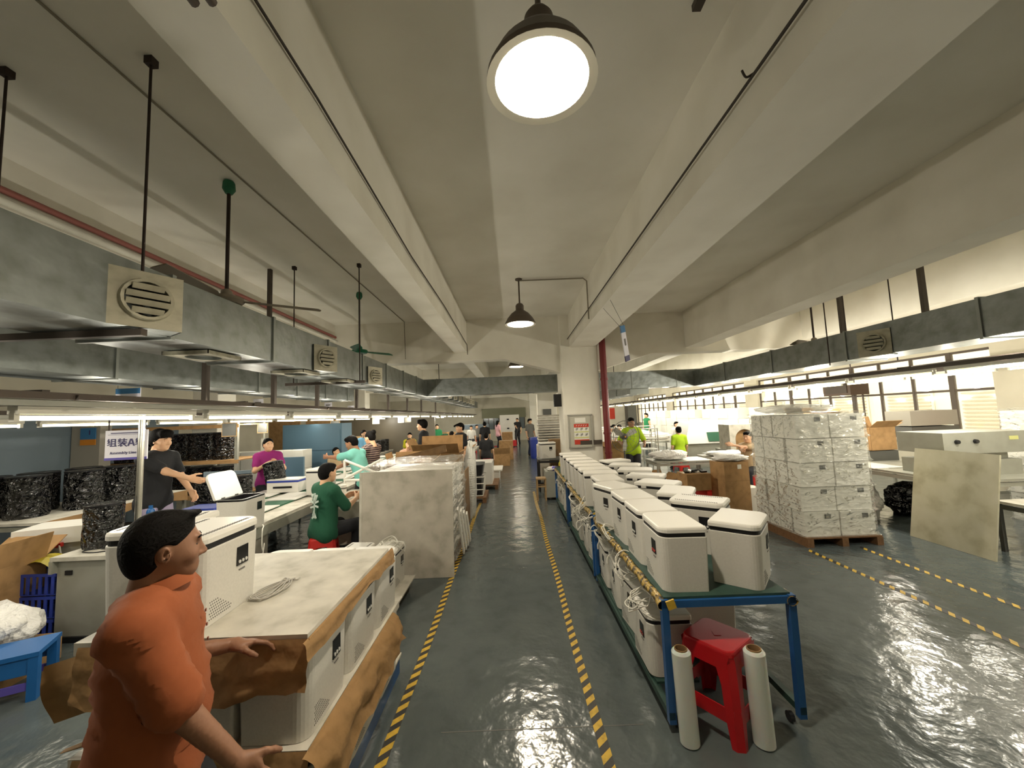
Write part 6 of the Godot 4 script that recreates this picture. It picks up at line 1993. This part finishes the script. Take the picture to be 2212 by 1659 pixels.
# head: centre of the skull at the origin, face towards +z, chin at y = -0.125
func head_shape(cell: float) -> Array:
	var key := "head%s" % cell
	if not shape_cache.has(key):
		field(Vector3(-0.11, -0.21, -0.14), Vector3(0.11, 0.15, 0.15), cell)
		ell(Vector3(0, 0.02, -0.012), Vector3(0.076, 0.097, 0.096))
		ell(Vector3(0, -0.035, 0.028), Vector3(0.063, 0.075, 0.062), Basis.IDENTITY, 0.04)
		ell(Vector3(0, -0.085, 0.05), Vector3(0.04, 0.034, 0.042), Basis.IDENTITY, 0.035)
		ell(Vector3(0.036, -0.03, 0.062), Vector3(0.026, 0.026, 0.022), Basis.IDENTITY, 0.02)
		ell(Vector3(-0.036, -0.03, 0.062), Vector3(0.026, 0.026, 0.022), Basis.IDENTITY, 0.02)
		cap(Vector3(-0.03, 0.024, 0.082), Vector3(0.03, 0.024, 0.082), 0.012, 0.012, 0.015)
		cap(Vector3(0, 0.008, 0.086), Vector3(0, -0.032, 0.106), 0.008, 0.012, 0.012)
		ell(Vector3(0.013, -0.036, 0.094), Vector3(0.009, 0.008, 0.011), Basis.IDENTITY, 0.008)
		ell(Vector3(-0.013, -0.036, 0.094), Vector3(0.009, 0.008, 0.011), Basis.IDENTITY, 0.008)
		cap(Vector3(-0.016, -0.063, 0.084), Vector3(0.016, -0.063, 0.084), 0.0075, 0.0075, 0.008)
		cap(Vector3(-0.013, -0.075, 0.083), Vector3(0.013, -0.075, 0.083), 0.008, 0.008, 0.008)
		for s in [-1.0, 1.0]:
			ell(Vector3(s * 0.078, -0.012, -0.008), Vector3(0.008, 0.03, 0.019), Basis(Vector3.UP, s * 0.35) * Basis(Vector3.RIGHT, -0.2), 0.008)
			ell(Vector3(s * 0.082, -0.01, -0.002), Vector3(0.005, 0.016, 0.009), Basis(Vector3.UP, s * 0.35), 0.005, true)
		cap(Vector3(0, -0.06, -0.03), Vector3(0, -0.19, -0.045), 0.052, 0.057, 0.03)
		shape_cache[key] = nets()
	return shape_cache[key]
# hair styles over the same head
func hair_shape(style: String, cell: float) -> Array:
	var key := "hair%s%s" % [style, cell]
	if not shape_cache.has(key):
		field(Vector3(-0.13, -0.3, -0.2), Vector3(0.13, 0.19, 0.16), cell)
		ell(Vector3(0, 0.032, -0.022), Vector3(0.084, 0.097, 0.1))
		if style == "short" or style == "crop":
			ell(Vector3(0, -0.01, -0.055), Vector3(0.078, 0.085, 0.062))
			ell(Vector3(0, 0.085, 0.045), Vector3(0.062, 0.035, 0.05), Basis.IDENTITY, 0.03)
		elif style == "tuft":
			ell(Vector3(0, -0.01, -0.055), Vector3(0.08, 0.09, 0.064))
			ell(Vector3(0.0, 0.088, 0.025), Vector3(0.056, 0.03, 0.042), Basis(Vector3.RIGHT, -0.2), 0.03)
			for i in 6:
				cap(Vector3(-0.035 + 0.014 * i, 0.1, 0.045), Vector3(-0.04 + 0.016 * i, 0.113 - 0.004 * (i % 2), 0.07 + 0.008 * (i % 3)), 0.014, 0.006, 0.012)
		elif style == "shaggy":
			ell(Vector3(0, 0.02, -0.05), Vector3(0.095, 0.11, 0.085))
			ell(Vector3(0, 0.09, 0.05), Vector3(0.075, 0.045, 0.055), Basis.IDENTITY, 0.03)
			for i in 7:
				var a := -0.9 + i * 0.3
				cap(Vector3(sin(a) * 0.07, 0.09, cos(a) * 0.075), Vector3(sin(a) * 0.085, 0.045, cos(a) * 0.1), 0.02, 0.008, 0.02)
		elif style == "long":
			ell(Vector3(0, -0.02, -0.05), Vector3(0.09, 0.12, 0.075))
			cap(Vector3(0, -0.05, -0.07), Vector3(0, -0.24, -0.1), 0.065, 0.045, 0.04)
		else:
			ell(Vector3(0, 0.0, -0.055), Vector3(0.08, 0.09, 0.062))
			if style == "bun":
				ell(Vector3(0, 0.075, -0.115), Vector3(0.052, 0.05, 0.05), Basis.IDENTITY, 0.015)
			elif style == "tail":
				cap(Vector3(0, 0.03, -0.12), Vector3(0, -0.2, -0.14), 0.032, 0.018, 0.02)
		if style == "cap":
			cap(Vector3(0, 0.055, 0.06), Vector3(0, 0.045, 0.14), 0.05, 0.03, 0.02)
		# free the face and ears
		ell(Vector3(0, -0.04, 0.09), Vector3(0.082, 0.098 if style != "shaggy" else 0.085, 0.075), Basis.IDENTITY, 0.03, true)
		ell(Vector3(0, -0.12, 0.03), Vector3(0.1, 0.09, 0.075), Basis.IDENTITY, 0.03, true)
		if style != "long" and style != "shaggy":
			for s in [-1.0, 1.0]:
				ell(Vector3(s * 0.085, -0.025, 0.0), Vector3(0.03, 0.048, 0.036), Basis.IDENTITY, 0.03, true)
		shape_cache[key] = nets()
	return shape_cache[key]
# hand: wrist at the origin, fingers towards -y, palm facing +z, thumb towards +x
func hand_shape(pose: String, cell: float) -> Array:
	var key := "hand%s%s" % [pose, cell]
	if not shape_cache.has(key):
		field(Vector3(-0.08, -0.23, -0.06), Vector3(0.1, 0.05, 0.13), cell)
		cap(Vector3(0, 0.03, 0), Vector3(0, -0.02, 0), 0.026, 0.027, 0.02)
		ell(Vector3(0.0, -0.055, 0.003), Vector3(0.042, 0.05, 0.017), Basis.IDENTITY, 0.02)
		ell(Vector3(0.022, -0.04, 0.012), Vector3(0.02, 0.033, 0.017), Basis.IDENTITY, 0.015)
		var curl: float = {"relaxed": 0.42, "flat": 0.12, "grip": 1.0}[pose]
		var fx := [0.031, 0.0105, -0.0105, -0.030]
		var ln := [[0.043, 0.025, 0.02], [0.047, 0.029, 0.021], [0.043, 0.027, 0.02], [0.033, 0.02, 0.018]]
		for i in 4:
			var p := Vector3(fx[i], -0.095 + absf(i - 1.2) * 0.004, 0.002)
			var a := curl * (0.55 + 0.1 * i)
			var rad := [0.0095, 0.0098, 0.0092, 0.0082]
			for j in 3:
				var dir := Vector3(fx[i] * 0.8, -cos(a), sin(a)).normalized()
				var q: Vector3 = p + dir * float(ln[i][j])
				cap(p, q, rad[i] - 0.0007 * j, rad[i] - 0.0007 * (j + 1), 0.006)
				p = q
				a += curl * 0.9
		var tp := Vector3(0.032, -0.03, 0.012)
		for s in [[Vector3(0.6, -0.75, 0.35), 0.035, 0.0125], [Vector3(0.35, -0.85, 0.35 + curl * 0.4), 0.03, 0.0112], [Vector3(0.15, -0.9, 0.35 + curl * 0.4), 0.022, 0.01]]:
			var dirv: Vector3 = s[0].normalized()
			var q: Vector3 = tp + dirv * float(s[1])
			cap(tp, q, s[2], s[2] - 0.0012, 0.008)
			tp = q
		shape_cache[key] = nets()
	return shape_cache[key]
# two-bone arm or leg: the joint between root and target, bent towards hint
func bend(root: Vector3, target: Vector3, l1: float, l2: float, hint: Vector3) -> Array:
	var v := target - root
	var d := clampf(v.length(), 0.05, (l1 + l2) * 0.995)
	var dir := v.normalized()
	var a := (l1 * l1 - l2 * l2 + d * d) / (2.0 * d)
	var h := sqrt(maxf(l1 * l1 - a * a, 0.0))
	var side := (hint - dir * hint.dot(dir)).normalized()
	return [root + dir * a + side * h, root + dir * d]
# o: label, at (feet), turn, h, lean, sit (seat height), head [yaw, pitch], hl / hr hand targets, hair, shirt, trousers, skin, cell, sleeve
func person(o: Dictionary) -> Node3D:
	var h: float = o.get("h", 1.68)
	var s := h / 1.70
	var cell: float = o.get("cell", 0.03)
	var lean: float = o.get("lean", 0.0)
	var fat: float = o.get("fat", 1.0)
	var root := thing("person", o.label, "person", o.at, o.get("turn", 0.0), o.get("group", ""))
	var sit: bool = o.has("sit")
	var hipy: float = (float(o.sit) + 0.1) if sit else 0.93 * s
	var hip := Vector3(0, hipy, 0)
	var tb := Basis(Vector3.RIGHT, lean) * Basis(Vector3.BACK, o.get("tilt", 0.0))
	var tw := tb * Basis(Vector3.UP, o.get("twist", 0.0))
	var chest := hip + tb * Vector3(0, 0.30 * s, 0.0)
	var neck := hip + tb * Vector3(0, 0.50 * s, -0.01)
	var head := neck + Basis(Vector3.RIGHT, lean * 0.7) * Vector3(0, 0.165 * s, 0.02)
	var sh := []
	for x in [-1.0, 1.0]:
		sh.append(hip + tb * Vector3(0, 0.455 * s, -0.01) + tw * Vector3(x * 0.165 * s, 0, 0))
	var upper := 0.285 * s
	var fore := 0.245 * s
	var arms := []
	var tg := [o.get("hl", Vector3(0, 0, 0)), o.get("hr", Vector3(0, 0, 0))]
	for i in 2:
		var x: float = -1.0 if i == 0 else 1.0
		var t: Vector3 = tg[i]
		if t == Vector3.ZERO:
			t = sh[i] + Vector3(x * 0.07, -0.51 * s, 0.08 + lean * 0.1)
		arms.append(bend(sh[i], t, upper, fore, o.get("elbow", Vector3(x * 0.5, -0.5, -0.8))))
	var legs := []
	for x in [-1.0, 1.0]:
		var hj := hip + Vector3(x * 0.09 * s, -0.03, 0)
		if sit:
			legs.append([hj, Vector3(x * 0.13, float(o.sit) + 0.06, 0.4 * s), Vector3(x * 0.13, 0.09, 0.36 * s)])
		else:
			var st: float = o.get("stride", 0.0) * x
			var foot := Vector3(x * 0.1 * s, 0.085, st)
			var kn := bend(hj, foot, 0.42 * s, 0.42 * s, Vector3(0, 0, 1))
			legs.append([hj, kn[0], kn[1]])
	# the body: one continuous surface
	var lo := Vector3(-0.55, -0.02, -0.5)
	var hi := Vector3(0.55, h + 0.05, 0.75)
	for a in arms:
		for p in a:
			lo = lo.min(p - Vector3.ONE * 0.1)
			hi = hi.max(p + Vector3.ONE * 0.1)
	lo.x = minf(lo.x, sh[0].x - 0.1)
	for pass_ in 3:
		field(lo, hi, cell)
		var g: float = [0.0, 0.012, 0.014][pass_]
		var mesh_a: Array
		if pass_ == 0 or pass_ == 1:
			ell(hip + tb * Vector3(0, 0.02, -0.005), Vector3(0.155, 0.12, 0.115) * s * fat + Vector3.ONE * g, tb, 0.06)
			ell(hip + tb * Vector3(0, 0.15 * s, 0.012 * fat), Vector3(0.14 * fat, 0.15, 0.108 * fat) * s + Vector3.ONE * g, tb, 0.08)
			ell(chest + tb * Vector3(0, 0.03, -0.005), Vector3(0.158, 0.17, 0.112) * s + Vector3.ONE * g, tb * Basis(Vector3.UP, o.get("twist", 0.0)), 0.08)
			cap(sh[0], sh[1], 0.06 * s + g, 0.06 * s + g, 0.06)
			if pass_ == 0:
				cap(neck - Vector3(0, 0.03, 0), head + Vector3(0, -0.05, -0.02), 0.055 * s, 0.05 * s, 0.04)
			else:
				cap(sh[0].lerp(neck, 0.55), sh[1].lerp(neck, 0.55), 0.062 * s + g, 0.062 * s + g, 0.05)
				if o.get("hem", true):
					cap(hip + tb * Vector3(-0.075 * s, -0.06, 0), hip + tb * Vector3(0.075 * s, -0.06, 0), 0.112 * s * fat + g, 0.112 * s * fat + g, 0.05)
			for i in 2:
				var e: Vector3 = arms[i][0]
				var w: Vector3 = arms[i][1]
				if pass_ == 0:
					cap(sh[i], e, 0.05 * s, 0.041 * s, 0.03)
					cap(e, w, 0.042 * s, 0.028 * s, 0.02)
				else:
					var sl: float = o.get("sleeve", 0.72)
					if sl > 0.0:
						cap(sh[i], sh[i].lerp(e, minf(sl, 1.0)), 0.056 * s + g, 0.052 * s + g, 0.03)
						if sl > 1.0:
							cap(e, e.lerp(w, sl - 1.0), 0.05 * s + g, 0.036 * s + g, 0.03)
			if pass_ == 0:
				for l in legs:
					cap(l[0], l[1], 0.075 * s, 0.052 * s, 0.03)
					cap(l[1], l[2], 0.052 * s, 0.036 * s, 0.02)
		else:
			ell(hip + Vector3(0, -0.02, 0), Vector3(0.15, 0.11, 0.115) * s * fat + Vector3.ONE * g, Basis.IDENTITY, 0.05)
			for l in legs:
				var short: bool = o.get("shorts", false)
				cap(l[0], l[1], 0.085 * s + g, 0.062 * s + g, 0.04)
				if not short:
					cap(l[1], l[2] + Vector3(0, 0.02, 0), 0.06 * s + g, 0.05 * s + g, 0.03)
		mesh_a = nets()
		if pass_ == 0:
			var body := [mesh_a[0].duplicate(), mesh_a[1].duplicate(), mesh_a[2].duplicate()]
			var hd: Array = o.get("head", [0.0, 0.0])
			var hb := Basis(Vector3.UP, hd[0]) * Basis(Vector3.RIGHT, float(hd[1]) + lean * 0.3) * Basis(Vector3.BACK, float(hd[2]) if hd.size() > 2 else 0.0)
			var hx := Transform3D(hb.scaled(Vector3.ONE * s * 1.0), head)
			var hc: float = o.get("head_cell", 0.008)
			add_arrays(body, head_shape(hc), hx)
			for i in 2:
				var e: Vector3 = arms[i][0]
				var w: Vector3 = arms[i][1]
				var down := (w - e).normalized()
				var palm: Vector3 = o.get("palm_l" if i == 0 else "palm_r", Vector3(-0.9 if i == 1 else 0.9, -0.1, 0.25))
				palm = (palm - down * palm.dot(down)).normalized()
				var yb := -down
				var xb := yb.cross(palm).normalized()
				# thumb forward: as built for the figure's left hand (+x side), mirrored for the right
				var mir: bool = i == 0
				add_arrays(body, hand_shape(o.get("hand_l" if i == 0 else "hand_r", "relaxed"), o.get("hand_cell", 0.009)), Transform3D(Basis(xb, yb, palm).scaled(Vector3.ONE * s), w), mir)
			part("body", to_mesh(body), o.get("skin", M.skin_light), root)
			var hm := MeshInstance3D.new()
			hm.name = "hair"
			var hair := [PackedVector3Array(), PackedVector3Array(), PackedInt32Array()]
			add_arrays(hair, hair_shape(o.get("hair", "short"), maxf(hc, 0.006)), hx)
			hm.mesh = to_mesh(hair)
			hm.material_override = o.get("hair_mat", M.hair)
			root.add_child(hm, true)
			if not mesh_cache.has("eye"):
				var st := begin()
				lathe(st, [Vector2(0.0, -0.006), Vector2(0.008, -0.004), Vector2(0.011, 0.0), Vector2(0.008, 0.004), Vector2(0.0, 0.006)], 10)
				mesh_cache.eye = done(st)
				st = begin()
				tube(st, [Vector3(-0.014, 0, 0), Vector3(0, 0.004, 0.002), Vector3(0.014, 0.001, -0.002)], 0.0035, 5)
				mesh_cache.brow = done(st)
				st = begin()
				tube(st, [Vector3(-0.022, 0, -0.006), Vector3(-0.008, 0.001, 0.002), Vector3(0.008, 0.001, 0.002), Vector3(0.022, 0, -0.006)], 0.0032, 5)
				mesh_cache.mouth = done(st)
			if o.get("face", true):
				for x in [-1.0, 1.0]:
					var ey := part("eye", mesh_cache.eye, M.eye, root)
					ey.transform = hx * Transform3D(Basis(Vector3.RIGHT, PI / 2).scaled(Vector3(1, 0.75, 1)), Vector3(x * 0.032, 0.003, 0.079))
					var br := part("eyebrow", mesh_cache.brow, M.hair, root)
					br.transform = hx * Transform3D(Basis(Vector3.UP, x * 0.35), Vector3(x * 0.033, 0.027, 0.09))
				var mo := part("mouth", mesh_cache.mouth, M.lip, root)
				mo.transform = hx * Transform3D(Basis.IDENTITY, Vector3(0, -0.069, 0.0915))
			if o.get("mask", false):
				var st2 := begin()
				sheet(st2, func(u, v):
					var a: float = (u - 0.5) * 2.6
					return Vector3(sin(a) * 0.077, lerpf(-0.015, -0.1, v), cos(a) * 0.085 + 0.02 - 0.015 * absf(v - 0.4)), 10, 6)
				st2.index()
				st2.generate_normals()
				var mk := part("face_mask", st2.commit(), M.paper, root)
				mk.transform = hx * Transform3D(Basis.IDENTITY.scaled(Vector3.ONE * 1.06), Vector3(0, 0.0, 0.006))
		elif pass_ == 1:
			var fold: float = o.get("fold", 0.0)
			if fold > 0.0:
				var nz := FastNoiseLite.new()
				nz.seed = 77
				nz.frequency = 1.0
				var pp: PackedVector3Array = mesh_a[0]
				for i in pp.size():
					var q := pp[i]
					var f := nz.get_noise_3d(q.x * 3.0 + q.y * 2.0, q.y * 9.0 + q.z * 6.0, q.z * 3.0) + 0.4 * nz.get_noise_3d(q.x * 9.0 + q.y * 8.0, q.y * 20.0 - q.z * 9.0, q.z * 9.0)
					pp[i] = q + Vector3(mesh_a[1][i]) * (maxf(f, -0.15) + 0.2) * fold
				mesh_a[0] = pp
			part("shirt", to_mesh(mesh_a), o.get("shirt", M.c_white), root)
		else:
			part("trousers", to_mesh(mesh_a), o.get("trousers", M.c_trouser), root)
	# shoes
	var k := 0
	for l in legs:
		if not mesh_cache.has("shoe"):
			field(Vector3(-0.07, -0.02, -0.11), Vector3(0.07, 0.14, 0.24), 0.014)
			ell(Vector3(0, 0.045, 0.0), Vector3(0.042, 0.045, 0.06))
			ell(Vector3(0, 0.034, 0.1), Vector3(0.046, 0.034, 0.095))
			mesh_cache.shoe = to_mesh(nets())
		part("shoe", mesh_cache.shoe, M.c_shoe, root, Vector3(l[2].x, 0.0, l[2].z - 0.01))
		k += 1
	return root

func stand_at(px: float, d: float) -> Vector3:
	var p := gz(px, 930, d)
	return Vector3(p.x, 0, p.z)
func build_people() -> void:
	# the man in the orange polo walking past the near stack
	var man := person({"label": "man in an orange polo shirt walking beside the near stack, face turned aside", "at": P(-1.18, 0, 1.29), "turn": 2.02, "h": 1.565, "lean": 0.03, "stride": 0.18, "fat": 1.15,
		"head": [0.3, 0.05], "hair": "tuft", "shirt": M.c_orange, "trousers": M.c_trouser, "skin": M.skin_underlit, "cell": 0.013, "head_cell": 0.0045, "hand_cell": 0.005, "fold": 0.026, "sleeve": 0.9,
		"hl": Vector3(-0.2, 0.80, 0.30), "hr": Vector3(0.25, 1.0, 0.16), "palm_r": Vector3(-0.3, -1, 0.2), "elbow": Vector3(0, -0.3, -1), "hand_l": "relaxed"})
	collar(man, 1.565 / 1.7)
	# workers on the left line
	person({"label": "young man in a black t-shirt and pale shorts reaching across the bench", "at": stand_at(338, 4.95), "turn": PI / 2 - 0.1, "h": 1.84, "lean": 0.1, "head": [0.0, 0.12], "hair": "shaggy", "shirt": M.c_tee_black, "trousers": M.c_lilac, "shorts": true, "cell": 0.02, "head_cell": 0.006, "hand_cell": 0.007, "fold": 0.01,
		"hl": Vector3(-0.05, 1.17, 0.72), "hr": Vector3(0.1, 1.0, 0.45), "elbow": Vector3(0, -1, 0)})
	person({"label": "woman in a magenta t-shirt leaning on a tilted black drum", "at": P(-4.45, 0, 7.0), "turn": 0.7, "h": 1.62, "lean": 0.15, "head": [0.15, -0.05], "hair": "bun", "shirt": M.c_magenta, "cell": 0.02, "head_cell": 0.006, "hand_cell": 0.007, "sleeve": 0.6,
		"hl": Vector3(-0.1, 1.18, 0.36), "hr": Vector3(0.12, 1.2, 0.34)})
	person({"label": "worker in a dark green t-shirt with a white plant print, seated back turned", "at": P(-2.42, 0, 4.93), "turn": PI - 0.55, "h": 1.7, "sit": 0.462, "lean": 0.08, "head": [0.0, 0.05], "hair": "short", "shirt": M.c_green, "trousers": M.c_trouser, "cell": 0.018, "head_cell": 0.006, "hand_cell": 0.007, "fold": 0.012, "sleeve": 0.9, "fat": 1.1,
		"hl": Vector3(-0.1, 0.85, 0.4), "hr": Vector3(0.12, 0.85, 0.38)})
	plant_print()
	person({"label": "woman in a mint green t-shirt holding a tool up while bending forward", "at": P(-2.52, 0, 6.55), "turn": -PI / 2 - 0.2, "h": 1.66, "lean": 0.42, "head": [0.1, 0.25], "hair": "crop", "shirt": M.c_mint, "skin": M.skin, "cell": 0.02, "head_cell": 0.006, "hand_cell": 0.007, "fold": 0.01, "hem": true,
		"hl": Vector3(0.0, 1.05, 0.62), "hr": Vector3(0.05, 1.28, 0.72), "hand_r": "grip"})
	var st := person({"label": "woman with hair in a bun and dark striped top working at the line", "at": stand_at(806, 7.25), "turn": -PI / 2 - 0.35, "h": 1.66, "lean": 0.12, "head": [0.0, 0.25], "hair": "bun", "shirt": M.c_stripe_dark, "cell": 0.02, "head_cell": 0.007, "hand_cell": 0.008, "fold": 0.008, "sleeve": 0.95,
		"hl": Vector3(-0.12, 1.12, 0.36), "hr": Vector3(0.14, 1.08, 0.36)})
	stripes(st)
	var far := [
		{"label": "worker in a sky blue top with a dark apron at the far conveyor", "at": stand_at(784, 11.6), "turn": 0.8, "h": 1.6, "shirt": M.c_sky, "hair": "tail", "lean": 0.1, "hl": Vector3(-0.1, 1.0, 0.35), "hr": Vector3(0.1, 1.0, 0.35)},
		{"label": "dark haired worker crouching behind the woman in mint", "at": stand_at(726, 9.75), "turn": 1.0, "h": 1.5, "sit": 0.45, "shirt": M.c_beige, "hair": "tail"},
		{"label": "worker in a yellow top beyond the line of drums", "at": stand_at(885, 14.2), "turn": 0.2, "h": 1.62, "sit": 0.55, "shirt": M.c_yellow, "hair": "short"},
		{"label": "worker in a checked pale shirt resting chin on hand", "at": stand_at(886, 8.9), "turn": 0.1, "h": 1.68, "sit": 0.58, "shirt": M.c_plaid, "hair": "crop", "lean": 0.25, "cell": 0.022, "hl": Vector3(-0.03, 1.17, 0.3), "hr": Vector3(0.1, 0.98, 0.35), "hand_l": "grip", "elbow": Vector3(0, -1, 0.2)},
		{"label": "man in black looking left above the brown carton", "at": stand_at(921, 9.4), "turn": -PI / 2, "h": 1.84, "lean": 0.15, "shirt": M.c_tee_black, "hair": "shaggy", "cell": 0.022, "hr": Vector3(0.1, 1.15, 0.35), "hl": Vector3(-0.1, 1.15, 0.35)},
		{"label": "person with only the face showing over the brown carton", "at": stand_at(956, 12.4), "turn": 0.1, "h": 1.6, "sit": 0.5, "shirt": M.c_beige, "hair": "short"},
		{"label": "worker in white with a ponytail at the far bench", "at": stand_at(976, 14.2), "turn": 2.8, "h": 1.6, "sit": 0.55, "shirt": M.c_white, "hair": "tail"},
		{"label": "person in a dark cap standing at the far bench", "at": stand_at(994, 9.7), "turn": -0.9, "h": 1.72, "shirt": M.c_tee_black, "hair": "cap"},
		{"label": "worker in dark clothes stooping over the far bench", "at": stand_at(1000, 11.5), "turn": -0.5, "h": 1.64, "sit": 0.5, "lean": 0.3, "shirt": M.c_tee_black, "hair": "short"},
		{"label": "worker in black seen from behind on a red stool", "at": P(-0.95, 0, 13.2), "turn": PI - 0.1, "h": 1.66, "sit": 0.462, "shirt": M.c_tee_black, "hair": "short", "lean": 0.1},
		{"label": "worker in black standing behind the one on the red stool", "at": stand_at(1047, 17.4), "turn": PI, "h": 1.64, "shirt": M.c_tee_black, "hair": "bun", "lean": 0.15},
		{"label": "person in a pale pink top near the end of the aisle", "at": stand_at(1076, 22.0), "turn": 2.2, "h": 1.62, "shirt": M.c_pink, "hair": "long"},
		{"label": "man in black standing with the pallet jack in the aisle", "at": P(0.26, 0, 24.4), "turn": -0.3, "h": 1.7, "shirt": M.c_tee_black, "hair": "short", "hl": Vector3(0.05, 1.12, 0.4)},
		{"label": "person in grey leaning by the far column next to the barrel", "at": P(0.78, 0, 18.2), "turn": 0.6, "h": 1.68, "shirt": M.c_grey, "trousers": M.c_navy, "hair": "shaggy"},
		{"label": "worker with dark hair at the far left line behind the cloth bundles", "at": stand_at(944, 17.6), "turn": 0.3, "h": 1.6, "shirt": M.c_vest_green, "hair": "tail"},
		{"label": "far worker in white among the bright benches", "at": stand_at(1018, 20.5), "turn": 0.0, "h": 1.6, "sit": 0.6, "shirt": M.c_white, "hair": "short"},
		{"label": "far worker in grey among the bright benches", "at": stand_at(1030, 22.5), "turn": 0.6, "h": 1.6, "sit": 0.6, "shirt": M.c_grey, "hair": "short"},
		{"label": "man in a lime t-shirt standing behind the round fan", "at": P(2.95, 0, 9.7), "turn": -0.15, "h": 1.68, "lean": 0.08, "shirt": M.c_lime, "trousers": M.c_trouser, "skin": M.skin_dark, "hair": "short", "cell": 0.02, "head_cell": 0.007, "fat": 1.1, "fold": 0.008, "sleeve": 0.9, "hr": Vector3(0.25, 1.05, 0.3), "hl": Vector3(-0.3, 1.08, 0.28), "head": [0.2, 0.1]},
		{"label": "worker in a white shirt seated by the end wall", "at": stand_at(1311, 15.5), "turn": 1.2, "h": 1.66, "sit": 0.46, "shirt": M.c_white, "hair": "short", "lean": 0.3},
		{"label": "worker with dark hair behind the white shirted one", "at": stand_at(1326, 17.0), "turn": 0.5, "h": 1.62, "sit": 0.46, "shirt": M.c_white, "hair": "short"},
		{"label": "worker in pale grey bending beside the fan", "at": stand_at(1344, 16.0), "turn": -0.8, "h": 1.66, "lean": 0.35, "sit": 0.5, "shirt": M.c_white, "hair": "short"},
		{"label": "person in a sleeveless green top standing before the carton wall", "at": stand_at(1398, 19.5), "turn": -1.2, "h": 1.72, "shirt": M.c_vest_green, "sleeve": 0.0, "hair": "short"},
		{"label": "worker in a lime t-shirt seen from behind at the steel racks", "at": stand_at(1466, 11.9), "turn": PI, "h": 1.66, "sit": 0.46, "shirt": M.c_lime, "hair": "bun", "cell": 0.022, "lean": 0.05},
		{"label": "dark haired worker right behind the lime t-shirt one", "at": stand_at(1462, 15.6), "turn": 0.2, "h": 1.66, "sit": 0.5, "shirt": M.c_white, "hair": "short"},
		{"label": "worker in a face mask and white top behind the test rig", "at": stand_at(1494, 15.0), "turn": 0.1, "h": 1.66, "sit": 0.5, "shirt": M.c_white, "hair": "short", "mask": true},
		{"label": "worker in a face mask and green top behind the test rig", "at": stand_at(1536, 14.3), "turn": 0.1, "h": 1.66, "sit": 0.48, "shirt": M.c_lime, "hair": "bun", "mask": true},
		{"label": "worker in dark clothes seen from behind beside the arched machine", "at": stand_at(1576, 11.1), "turn": PI - 0.3, "h": 1.66, "sit": 0.48, "shirt": M.c_tee_black, "hair": "short"},
		{"label": "worker in beige half hidden behind the wrapped pallet", "at": stand_at(1614, 8.0), "turn": -1.0, "h": 1.6, "sit": 0.5, "shirt": M.c_beige, "hair": "short", "hr": Vector3(-0.1, 1.1, 0.5), "hl": Vector3(0.1, 1.0, 0.45)},
	]
	for f in far:
		if not f.has("cell"):
			f.cell = 0.032
		if not f.has("head_cell"):
			f.head_cell = 0.009
		person(f)
		if f.has("sit") and not f.label.contains("red stool"):
			stool("red stool hidden under a seated worker of the far lines", f.at, 0.3, "stools of the seated workers", M.red_bright, float(f.sit) / 0.46)

func collar(man: Node3D, s: float) -> void:
	# polo collar, placket and buttons
	var c := Vector3(0, (0.93 + 0.5) * s, 0.005)
	part("collar", sheet_mesh(func(u, v):
		var a: float = lerpf(-PI * 0.93, PI * 0.93, u) + PI
		var r: float = lerpf(0.06, 0.082, v)
		return c + Vector3(sin(a) * r, lerpf(0.066, 0.03, v) - 0.03 * (0.5 - 0.5 * cos(a + PI)) + 0.008, -cos(a) * r * 1.05 + 0.012), 30, 5), M.c_orange, man)
	for k in 3:
		part("button", box_mesh(Vector3(0.008, 0.008, 0.004)), M.lip, man, Vector3(0, (0.93 + 0.42 - 0.05 * k) * s, 0.135 + 0.004 * k))

func plant_print() -> void:
	var p: Node3D
	for c in get_children():
		if c.name.begins_with("person") and String(c.get_meta("label")).contains("plant print"):
			p = c
	# white leaves printed on the back, flat on the cloth
	var lines := [[[0, 0], [0, 9]], [[0, 9], [-3, 14]], [[0, 9], [3, 14]], [[0, 9], [-4, 10]], [[0, 9], [4, 10.5]], [[0, 9], [0.5, 15]], [[0, 3], [2, 0]], [[0, 2], [-2, -0.5]], [[0, 7], [-4, 6]], [[0, 7.5], [4, 7]], [[0, 9], [-2, 12.5], [-1.4, 14.5]], [[0, 9], [2, 12], [1.6, 14]], [[0, 5], [-1.2, 1.5]]]
	var m := strokes(lines, 0.022, 0.019, 0.004)
	var o := part("back_print", m, mat(hexc("c9d6cc"), 0.8), p, Vector3(-0.05, 0.72, -0.155))
	o.rotation = Vector3(-0.02, PI, 0)

func stripes(p: Node3D) -> void:
	# pale stripes knitted into the top: rings just proud of the cloth
	var sh: MeshInstance3D
	for c in p.get_children():
		if c.name == "shirt":
			sh = c
	var im := Image.create(4, 64, false, Image.FORMAT_RGB8)
	for y in 64:
		for x in 4:
			im.set_pixel(x, y, hexc("3c2b2e") if y % 16 < 11 else hexc("b9a294"))
	var t := ImageTexture.create_from_image(im)
	var m := mat(Color.WHITE, 0.9)
	m.albedo_texture = t
	tri_map(m, 6.5, false)
	sh.material_override = m
